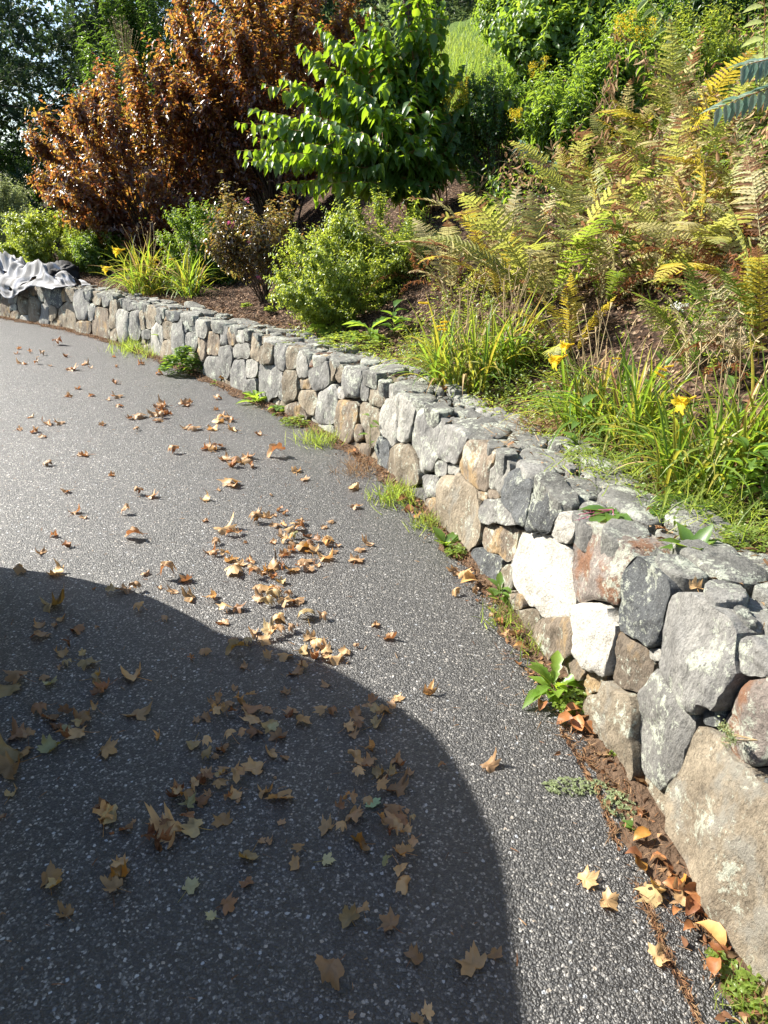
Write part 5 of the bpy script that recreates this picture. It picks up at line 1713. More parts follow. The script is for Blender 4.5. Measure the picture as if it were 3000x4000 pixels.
weed(gv(800, 1000) + np.array([0, 0, .12]), 6, .06, 'thin creeper with few leaves climbing the pinkish stone', 710, stemh=.2, up=.3)
tuft(gv(858, 1078), 300, .13, .075, 'thick yellow green grass tuft left of the tall tan stone', 711, w=.005)
tuft(gv(925, 1135), 160, .10, .05, 'small grass tuft against the tall tan stone', 712, w=.004)
weed(gv(962, 1178), 9, .10, 'broad green weed at the base of the tall tan stone', 713, up=.9)
clover(gv(985, 1200), 60, .06, 'small yellow green clover below the broad weed', 714)
weed(gv(1078, 1300), 12, .085, 'oval leaved weed left of the big white stone', 715, up=.8, stemh=.08)
tuft(gv(1100, 1345), 130, .10, .05, 'grass tuft below the big white stone', 716, w=.004)
weed(gv(1195, 1500), 22, .10, 'large bright toothed leaf weed growing from the wall foot', 717, DANDL, up=.9, stemh=.05)
clover(gv(1235, 1525), 110, .07, 'clover patch right of the bright toothed weed', 718)
tuft(gv(1160, 1400), 110, .09, .05, 'thin grass tuft above the bright toothed weed', 719, w=.004)
clover(gv(1328, 1640), 70, .035, 'small yellow green clover by the lower grey stone', 720, None, .011, h=.03)
weed(gv(1395, 1800), 6, .06, 'small broad leaved weed at the left of the giant stone', 721, up=.5)
clover(gv(1245, 1700), 150, .10, 'creeping brownish weed reaching across the asphalt', 722, M_GREYGREEN, .007, 'creeping_weed', 'weed', .015, (1, .35))
clover(gv(1345, 1740), 120, .06, 'creeping weed tangled with litter left of the giant stone', 723, M_GREYGREEN, .008, 'creeping_weed', 'weed', .02)
clover(gv(1635, 2150), 170, .07, 'clover clump in the bottom right corner', 724, None, .012, h=.04)
clover(gv(1560, 2075), 60, .03, 'tiny clover sprig under the giant stone', 725, None, .010, h=.03)
tuft(gv(1600, 2180), 60, .07, .03, 'thin grass at the bottom right corner', 726, w=.003)

def top(vx, vy):
    return hit(vx * 1.8083, vy * 1.8083) + np.array([0, 0, 0.03])


weed(top(1490, 1225), 13, .095, 'upright light green weed growing in the wall top', 730, up=1.6)
clover(top(1470, 1215), 60, .035, 'tiny weed at the foot of the upright light green weed', 731, None, .010, h=.02)
e_dock = weed(top(1320, 1130), 14, .10, 'dock weed with pink flower spikes trailing over the wall', 732, up=.35)
rng = rs(733)
for k, (dx, dy) in enumerate([(-.14, -.05), (-.12, 0.0), (-.09, .04), (-.02, -.09)]):
    b = Bag(); n = 34
    p = np.array([0, 0, .02]) + np.linspace(0, 1, n)[:, None] * np.array([dx, dy, -.02])
    tube(b, p[::8], .0015, .001, 3)
    m = n // 2
    cloud(b, p[m:] + rng.normal(0, .0025, (n - m, 3)), rand_dirs(rng, n - m), rand_dirs(rng, n - m), .006, .004, LEAF4, rng.rand(n - m))
    obj('flower_spike', b.mesh('flower_spike'), M_PINK, e_dock)
clover(top(1610, 1195), 240, .10, 'mat of yellow green sedum on the near wall top', 734, None, .010, 'sedum', 'sedum', .03)
clover(top(1480, 1130), 260, .14, 'low green mat edging the wall behind the dock weed', 735, M_GREEN, .014, 'low_weed', 'weed', .05)
clover(top(1290, 1010), 260, .15, 'yellow green stonecrop mat in front of the middle daylilies', 736, None, .012, 'sedum', 'sedum', .04)
tuft(top(1200, 940), 240, .13, .12, 'dry straw grass lying on the wall top', 737, M_BROWNLEAF, .004, upr=.3)
tuft(top(1350, 1040), 260, .16, .14, 'fine green grass behind the near wall top', 738, None, .004, upr=.5)
tuft(top(1560, 1130), 260, .16, .12, 'fine grass below the near daylilies', 739, None, .004, upr=.6)
weed(top(712, 722), 9, .24, 'bluish green thistle like weed at the foot of the spirea', 740, DANDL, up=.35)
weed(top(800, 742), 14, .20, 'bright green weed right of the thistle like one', 741, DANDL, up=.6, stemh=.1)
clover(top(770, 752), 220, .32, 'low green weed carpet behind the wall below the spirea', 742, M_SPIREA, .03, 'low_weed', 'weed', .09)
weed(top(850, 730), 12, .15, 'leafy weed left of the spilling daylilies', 743, up=.8, stemh=.2)
clover(top(533, 672), 40, .05, 'small pale sprout on the mulch near the weigela', 744, None, .03, 'sprout', 'weed', .06)
clover(top(583, 682), 40, .05, 'second pale sprout right of the first on the mulch', 745, None, .03, 'sprout', 'weed', .06)
clover(top(660, 700), 30, .06, 'tiny green sprout in the mulch left of the thistle weed', 746, M_GREEN, .03, 'sprout', 'weed', .06)
for k, (vx, vy, n, lab) in enumerate([(1640, 1090, 26, 'light green mint like weed at the right edge'), (1590, 1120, 22, 'mint like weed left of the right edge one'), (1560, 960, 16, 'broad leaved weed between the near daylilies'),
                                      (1360, 915, 14, 'heart leaved weed among the middle daylilies'), (1120, 815, 14, 'pale weed with broad leaves by the spilling daylilies'), (1250, 990, 12, 'weed with blue green leaves below the middle daylilies'),
                                      (1545, 800, 9, 'dark glossy leaved weed on the bare mulch'), (1420, 890, 12, 'round leaved weed behind the near daylilies'), (1650, 900, 14, 'tall thin weed at the right edge behind the daylilies')]):
    weed(top(vx, vy), n, .075 if vx > 1500 else .09, lab, 760 + k, up=.8, stemh=.22, lean=(-.1, -.15))

# white flower and seed heads
def umbel(vx, vy, fx, fy, label, seed, mat, nheads, size, name, at=None):
    rng = rs(seed)
    Q = hit1(vx, vy) if at is None else on_land(*at)
    e = empty(name, Q, label, 'wildflower')
    P = ray_at(fx, fy, Q[1] - 0.05) - Q
    sb, fb = Bag(), Bag()
    t = np.linspace(0, 1, 6)
    main = np.stack([P[0] * t ** 1.4, P[1] * t, P[2] * t], -1)
    tube(sb, main, .003, .002, 4)
    for k in range(nheads):
        q = P + rng.normal(0, size, 3) * np.array([1.3, 1, .7])
        tube(sb, np.array([main[3], (main[4] + q) / 2, q]), .0014, .001, 3)
        m = 12
        cloud(fb, q + rng.normal(0, .004, (m, 3)), rand_dirs(rng, m, .5), rand_dirs(rng, m), .009, .005, LEAF4, rng.rand(m))
    obj('stem', sb.mesh('stem'), M_TANSTEM if mat is M_SEED else M_STEM, e)
    o = obj('flower_heads', fb.mesh('flower_heads'), mat, e); o['kind'] = 'stuff'
    for k in range(5):
        o = bpy.data.objects.new('leaf', WEEDL[k % 4]); C.objects.link(o); o.parent = e
        az = k * 2.4; l = .08
        a = Vector((math.cos(az), math.sin(az), .3)).normalized(); s_ = Vector((0, 0, 1)).cross(a).normalized(); n_ = a.cross(s_)
        M = Matrix((a * l, s_ * l, n_ * l)).transposed().to_4x4(); M.translation = Vector(main[1 + k % 4]); o.matrix_local = M
umbel(1530, 800, 1462, 662, 'white flower cluster on a thin stem over the dark mulch', 780, M_WHITEF, 12, .014, 'white_wildflower')
umbel(1560, 820, 1530, 700, 'tan fluffy seed heads left of the pale edge fern', 781, M_SEED, 46, .05, 'seed_head_plant')
umbel(1600, 840, 1585, 735, 'second tan seed head plant nearer the right edge', 782, M_SEED, 40, .05, 'seed_head_plant')
umbel(0, 0, 262, 60, 'pale dry plume rising above the bronze shrub', 783, M_SEED, 60, .10, 'dry_plume', at=(-4.2, 13.4))

# goldenrods
def goldenrod(bx, by, fx, fy, label, seed, n=7, L=.22, bend=-1):
    rng = rs(seed)
    Q = hit1(bx, by)
    e = empty('goldenrod', Q, label, 'goldenrod', 'goldenrods on the upper bank')
    P = ray_at(fx, fy, Q[1] - .2) - Q
    sb, fb, lb = Bag(), Bag(), Bag()
    t = np.linspace(0, 1, 8)
    main = np.stack([P[0] * t ** 1.5, P[1] * t ** 1.3, P[2] * t], -1)
    tube(sb, main, .004, .002, 4)
    for k in range(n):
        a0 = main[-1] - np.array([0, 0, .03 * k * L / .22])
        d = np.array([bend * rng.uniform(.3, 1) if k % 3 else rng.uniform(-.5, .5), rng.normal(0, .4), .35])
        tt = np.linspace(0, 1, 26)
        p = a0 + d * (L * tt)[:, None]; p[:, 2] -= L * .85 * tt ** 2
        m = 110
        q = np.stack([np.interp(rng.rand(m) ** .8, tt, p[:, i]) for i in range(3)], -1) + rng.normal(0, .008, (m, 3))
        cloud(fb, q, rand_dirs(rng, m, .5), rand_dirs(rng, m), .013, .008, LEAF4, rng.rand(m))
        tube(sb, p[::5], .0014, .0008, 3)
    m = 46
    tt = rng.uniform(.05, .85, m)
    q = np.stack([np.interp(tt, t, main[:, i]) for i in range(3)], -1)
    ax = rand_dirs(rng, m); ax[:, 2] = ax[:, 2] * .3 - .1
    cloud(lb, q, ax, UP + rng.normal(0, .3, (m, 3)), .11, .018, NARROW, rng.rand(m))
    obj('stem', sb.mesh('stem'), M_STEM, e); obj('flower_plume', fb.mesh('flower_plume'), M_GOLD, e)['kind'] = 'stuff'
    o = obj('leaves', lb.mesh('leaves'), M_GREEN, e); o['kind'] = 'stuff'
goldenrod(1030, 420, 1005, 172, 'yellow goldenrod plume drooping left beside the big green shrub', 790, 6, .26)
goldenrod(1150, 400, 1122, 235, 'small goldenrod plume right of the dark shaded shrub', 791, 4, .14)
goldenrod(1190, 300, 1165, 128, 'goldenrod plume in front of the vine thicket', 792, 4, .2)
goldenrod(1420, 330, 1352, 30, 'goldenrod hanging from the top edge near the dry brambles', 793, 3, .24)
goldenrod(1440, 330, 1400, 45, 'second goldenrod spray right of the first at the top edge', 794, 3, .22)

# pinnate branches and a pale leaved branch at the right edge
def pinnate(bx, by, pts, label, seed, L, W, n, mat, dy=-.3):
    rng = rs(seed)
    Q = hit1(bx, by)
    e = empty('pinnate_sapling', Q, label, 'sapling')
    sb = Bag()
    T = tpl([(0.14, 0.30), (0.36, 0.5), (0.66, 0.36)], 0.08, 0.2)
    me = mesh_np('leaflet', T[0] * np.array([L, W, L]), T[1]); me.materials.append(mat)
    for pp in pts:
        p = np.array([ray_at(x, y, Q[1] + dy) - Q for x, y in pp])
        t = np.linspace(0, 1, len(p)); t2 = np.linspace(0, 1, 12)
        p = np.stack([np.interp(t2, t, p[:, i]) for i in range(3)], -1)
        tube(sb, p, .004, .002, 4)
        tt = np.linspace(.05, 1, n)
        pos = np.stack([np.interp(tt, t2, p[:, i]) for i in range(3)], -1)
        tg = unit(np.gradient(pos, axis=0))
        for k in range(n):
            for sg in (1, -1):
                s_ = np.cross(tg[k], np.array([0, -.6, .8])); s_ /= np.linalg.norm(s_)
                a = Vector(sg * s_ * .85 + tg[k] * .45 + np.array([0, 0, -.35]) + rng.normal(0, .08, 3)).normalized()
                nn = Vector((0, -.5, .8)); sd = nn.cross(a).normalized(); nn = a.cross(sd)
                o = bpy.data.objects.new('leaflet', me); C.objects.link(o); o.parent = e
                M = Matrix((a, sd, nn)).transposed().to_4x4(); M.translation = Vector(pos[k]); o.matrix_local = M
    tube(sb, np.array([[0, 0, -.05], [.15, 0, .4], p[0] if p[0][0] > p[-1][0] else p[-1]]), .008, .004, 5)
    obj('branch', sb.mesh('branch'), M_REDSTEM, e)
M_BLUEGREEN = leaf_mat('blue_green_leaflet', [(0.07, 0.13, 0.09), (0.10, 0.17, 0.12)], [(0.2, 0.34, 0.08)], 0.3, 0.3, 0.7, use_obj=True)
M_PALELEAF = leaf_mat('pale_leaf', [(0.3, 0.4, 0.1), (0.4, 0.45, 0.15)], [(0.5, 0.6, 0.12)], 0.42, 0.4, 0.5, use_obj=True)
pinnate(1655, 420, [[(1700, 178), (1650, 195), (1600, 212), (1555, 232)], [(1700, 120), (1660, 128), (1610, 140)]], 'branch of paired blue green leaflets reaching in from the right edge', 800, .14, .052, 10, M_BLUEGREEN, -.4)
pinnate(1655, 300, [[(1655, 170), (1650, 100), (1652, 40), (1650, -20)]], 'pale leaved upright stem at the top of the right edge', 801, .19, .075, 6, M_PALELEAF, -.3)
pinnate(1230, 420, [[(1205, 362), (1175, 345), (1150, 325), (1125, 310)], [(1205, 365), (1180, 352), (1160, 340)]], 'silvery pinnate weed arching over the dark hollow', 802, .12, .03, 9, M_BLUEGREEN, -.3)
pinnate(1450, 300, [[(1500, 140), (1460, 90), (1430, 40), (1400, 0)]], 'yellow green lance leaved stem leaning left at the top', 803, .2, .05, 7, M_PALELEAF, -.3)

def dry_stalks():
    rng = rs(810)
    for k, (bx, by, tx, ty, lab) in enumerate([(1250, 400, 1340, 110, 'dry bent stalk with withered leaves right of the vines'), (1460, 300, 1330, 60, 'tan dry weed stalk crossing below the goldenrods'),
                                             (1480, 320, 1390, 120, 'thin dry stalk beside the single tall fern'), (1300, 420, 1325, 170, 'pale stalk hung with curled dry leaves'),
                                             (990, 470, 1160, 320, 'long bare cane arching over the dark hollow'), (1440, 330, 1440, 140, 'dry seed stalk behind the single tall fern')]):
        Q = hit1(bx, by); P = ray_at(tx, ty, Q[1] - .1) - Q
        e = empty('dry_stalk', Q, lab, 'dry stalk', 'dry stalks on the upper bank')
        b, lb = Bag(), Bag()
        t = np.linspace(0, 1, 9)
        p = np.stack([P[0] * t, P[1] * t, P[2] * t + .12 * np.sin(math.pi * t)], -1)
        tube(b, p, .004, .0015, 4)
        for q in range(9):
            i = rng.randint(3, 9); d = rand_dirs(rng, 1, .4)[0] * .22
            tube(b, np.array([p[i], p[i] + d * .6, p[i] + d + np.array([0, 0, -.03])]), .0018, .001, 3)
        m = 30
        tt = rng.uniform(.2, 1, m)
        q = np.stack([np.interp(tt, t, p[:, i]) for i in range(3)], -1) + rng.normal(0, .03, (m, 3))
        a = rand_dirs(rng, m); a[:, 2] -= 1.2
        cloud(lb, q, a, rand_dirs(rng, m), rng.uniform(.05, .12, m), .022, LEAF8, rng.rand(m))
        obj('stalk', b.mesh('stalk'), M_TANSTEM, e)
        o = obj('dry_leaves', lb.mesh('dry_leaves'), M_BROWNLEAF, e); o['kind'] = 'stuff'
dry_stalks()

# yellowish seed sprig hanging in front of the rusty stone
Q = px_to_wall(2985, 2900); P = wall_pt(Q[0], Q[1], .06)
e = empty('seed_sprig', P, 'yellowish seed sprig hanging before the rusty stone at the right edge', 'sprig')
rng = rs(820); b, sb = Bag(), Bag()
for k in range(9):
    d = np.array([-.02 - .05 * rng.rand(), -.02 * rng.rand(), .03 * rng.normal()]) * 1.2
    d = unit(np.array([np.interp(Q[0], S, -TX), np.interp(Q[0], S, -TY), rng.normal(0, .5)])) * .07 * rng.uniform(.6, 1.1)
    pts = np.array([[.03, -.01, .02], d * .5, d]); tube(sb, pts, .0009, .0006, 3)
    m = 26; t = rng.uniform(.3, 1, m)[:, None]
    cloud(b, d * t + rng.normal(0, .004, (m, 3)), rand_dirs(rng, m), rand_dirs(rng, m), .007, .004, LEAF4, rng.rand(m))
obj('seeds', b.mesh('seeds'), M_GREYGREEN, e)['kind'] = 'stuff'; obj('stalk', sb.mesh('stalk'), M_TANSTEM, e)
# ------------------------------------------------------------------ fallen leaves on the driveway
def leaf_tissue(name, top1, top2, under):
    m, nt, out = nodes_of(name)
    L = nt.links.new
    tc = nt.nodes.new('ShaderNodeTexCoord'); oi = nt.nodes.new('ShaderNodeObjectInfo')
    vm = N(nt, 'ShaderNodeVectorMath', operation='SCALE'); vm.inputs[0].default_value = (13, 17, 11); L(oi.outputs['Random'], vm.inputs['Scale'])
    va = N(nt, 'ShaderNodeVectorMath', operation='ADD'); L(tc.outputs['Object'], va.inputs[0]); L(vm.outputs[0], va.inputs[1])
    n1 = N(nt, 'ShaderNodeTexNoise', i_Scale=2.2, i_Detail=6.0, i_Roughness=0.7); L(va.outputs[0], n1.inputs['Vector'])
    r = ramp(nt, n1.outputs['Fac'], [(0.34, top1), (0.62, top2), (0.8, tuple(c * 0.45 for c in top1))])
    geo = nt.nodes.new('ShaderNodeNewGeometry')
    r2 = ramp(nt, n1.outputs['Fac'], [(0.3, under), (0.7, tuple(0.75 * c for c in under))])
    mb = N(nt, 'ShaderNodeMix', data_type='RGBA'); L(geo.outputs['Backfacing'], mb.inputs['Factor']); L(r.outputs[0], mb.inputs['A']); L(r2.outputs[0], mb.inputs['B'])
    hv = N(nt, 'ShaderNodeHueSaturation'); mr = N(nt, 'ShaderNodeMapRange'); mr.inputs['To Min'].default_value = .75; mr.inputs['To Max'].default_value = 1.25
    L(oi.outputs['Random'], mr.inputs['Value']); L(mr.outputs[0], hv.inputs['Value']); L(mb.outputs['Result'], hv.inputs['Color'])
    p = N(nt, 'ShaderNodeBsdfPrincipled'); p.inputs['Roughness'].default_value = .5; p.inputs['Specular IOR Level'].default_value = .4
    t = nt.nodes.new('ShaderNodeBsdfTranslucent')
    L(hv.outputs[0], p.inputs['Base Color']); L(hv.outputs[0], t.inputs['Color'])
    ms = nt.nodes.new('ShaderNodeMixShader'); ms.inputs[0].default_value = .32
    L(p.outputs[0], ms.inputs[1]); L(t.outputs[0], ms.inputs[2]); L(ms.outputs[0], out.inputs['Surface'])
    return m

LM = dict(t=leaf_tissue('leaf_tan', (.50, .24, .08), (.62, .36, .13), (.62, .40, .19)), b=leaf_tissue('leaf_rust', (.27, .10, .035), (.38, .17, .065), (.46, .28, .14)),
          d=leaf_tissue('leaf_dark', (.15, .055, .025), (.26, .11, .045), (.36, .19, .09)), o=leaf_tissue('leaf_orange', (.45, .17, .03), (.40, .22, .05), (.46, .28, .12)),
          y=leaf_tissue('leaf_amber', (.48, .30, .06), (.42, .24, .07), (.52, .38, .18)), Y=leaf_tissue('leaf_pale_yellow', (.58, .50, .15), (.52, .42, .12), (.6, .54, .28)),
          g=leaf_tissue('leaf_olive', (.26, .27, .05), (.33, .24, .06), (.4, .38, .18)), G=leaf_tissue('leaf_green', (.22, .42, .12), (.30, .46, .16), (.34, .48, .26)))
WORD = dict(t='tan', b='rust', d='dark', o='orange', y='amber', Y='yellow', g='olive', G='green')


def maple_mesh(seed, curl):
    """five pointed lobes, dried into folds and rolls; about one unit across"""
    rng = rs(seed)
    half = [(90, 1.0), (82, .80), (77, .84), (70, .70), (62, .58), (54, .76), (50, .74), (40, .96), (33, .78), (27, .78), (18, .62), (8, .54), (0, .66), (-14, .74), (-24, .56), (-45, .48), (-66, .32)]
    pts = [(a, r) for a, r in half] + [(-90, .10)] + [(180 - a, r) for a, r in reversed(half[1:])]
    a = np.radians([p[0] for p in pts]); r = np.array([p[1] for p in pts]) * rng.uniform(.88, 1.1, len(pts)) * .56
    n = len(pts)
    V = [np.zeros((1, 3))]
    for lam in (.33, .66, 1.0):
        rr_ = r * lam if lam == 1.0 else (r * .6 + .4 * r.mean()) * lam
        V.append(np.stack([rr_ * np.cos(a), rr_ * np.sin(a) - 0.02, 0 * a], -1))
    V = np.concatenate(V)
    T, Q = [], []
    for k in range(n):
        k2_ = (k + 1) % n
        T.append((0, 1 + k, 1 + k2_))
        for l in range(2):
            b0 = 1 + l * n; b1 = b0 + n
            Q.append((b0 + k, b1 + k, b1 + k2_, b0 + k2_))
    x, y = V[:, 0].copy(), V[:, 1].copy()
    rad = np.hypot(x, y); an = np.arctan2(y, x)
    z = curl['cup'] * rad ** 2 * 1.6 + curl['wave'] * rad * np.sin(3 * an + curl['ph']) + 0.05 * np.sin(7 * x + curl['ph']) * np.cos(6 * y) + rng.normal(0, .012, len(x))
    z += curl['fold'] * np.abs(x * math.cos(curl['fa']) + y * math.sin(curl['fa']))
    # lobes' tips curling in
    tipc = np.maximum(rad - .3, 0)
    V = np.stack([x, y, z], -1)
    # roll about an axis
    ra, rk = curl['ra'], curl['roll']
    c, s = math.cos(ra), math.sin(ra)
    uu = x * c + y * s; vv = -x * s + y * c
    th = uu * rk
    if abs(rk) > 1e-3:
        R_ = 1 / rk
        uu2 = (R_ - z) * np.sin(th); zz2 = R_ - (R_ - z) * np.cos(th)
    else:
        uu2, zz2 = uu, z
    V = np.stack([uu2 * c - vv * s, uu2 * s + vv * c, zz2], -1)
    V[:, :2] *= (1 - .25 * curl['tip'] * tipc / .26)[:, None]
    V[:, 2] += curl['tip'] * tipc * .9 * np.sign(rk + .01)
    b = Bag(); b.add(V, T=T, Q=Q)
    base = V[1 + 2 * n + len(half)]
    if curl['stem'] > 0:
        t = np.linspace(0, 1, 5)
        d = np.array([.15 * math.sin(curl['ph']), -1, 0.0])
        st = base + d * (curl['stem'] * t)[:, None]
        st[:, 2] = base[2] * (1 - t) ** 2 + V[:, 2].min() * (1 - (1 - t) ** 2) + .01
        tube(b, st, .012, .010, 3)
    me = b.mesh('fallen_leaf', smooth=False)
    co = np.empty(len(me.vertices) * 3, np.float32); me.vertices.foreach_get('co', co)
    co = co.reshape(-1, 3); co[:, 2] -= np.percentile(co[:, 2], 4)
    me.vertices.foreach_set('co', co.ravel())
    me.update()
    return me, float(np.ptp(co[:4 * n, 0]))


CURLS = []
rng = rs(900)
for k in range(26):
    CURLS.append(dict(cup=rng.uniform(-1.1, 1.1), wave=rng.uniform(-.4, .4), ph=rng.uniform(0, 6), fold=rng.choice([0, 0, .5, -.4, .8]), fa=rng.uniform(0, 3.1),
                      ra=rng.uniform(0, 3.1), roll=rng.choice([1.5, -2.0, 2.6, 3.4, -3.2, 4.4, -4.0, 2.2]), tip=rng.uniform(0.1, 1.1), stem=rng.choice([0, .5, .7])))
MAPLES = [maple_mesh(910 + k, c)[0] for k, c in enumerate(CURLS)]
FLAT = [maple_mesh(950 + k, dict(cup=.15 * (k - 1), wave=.10, ph=k, fold=.15, fa=.3 * k, ra=k, roll=.5, tip=.15, stem=.6))[0] for k in range(4)]
for me in MAPLES + FLAT:
    me.materials.append(LM['t'])

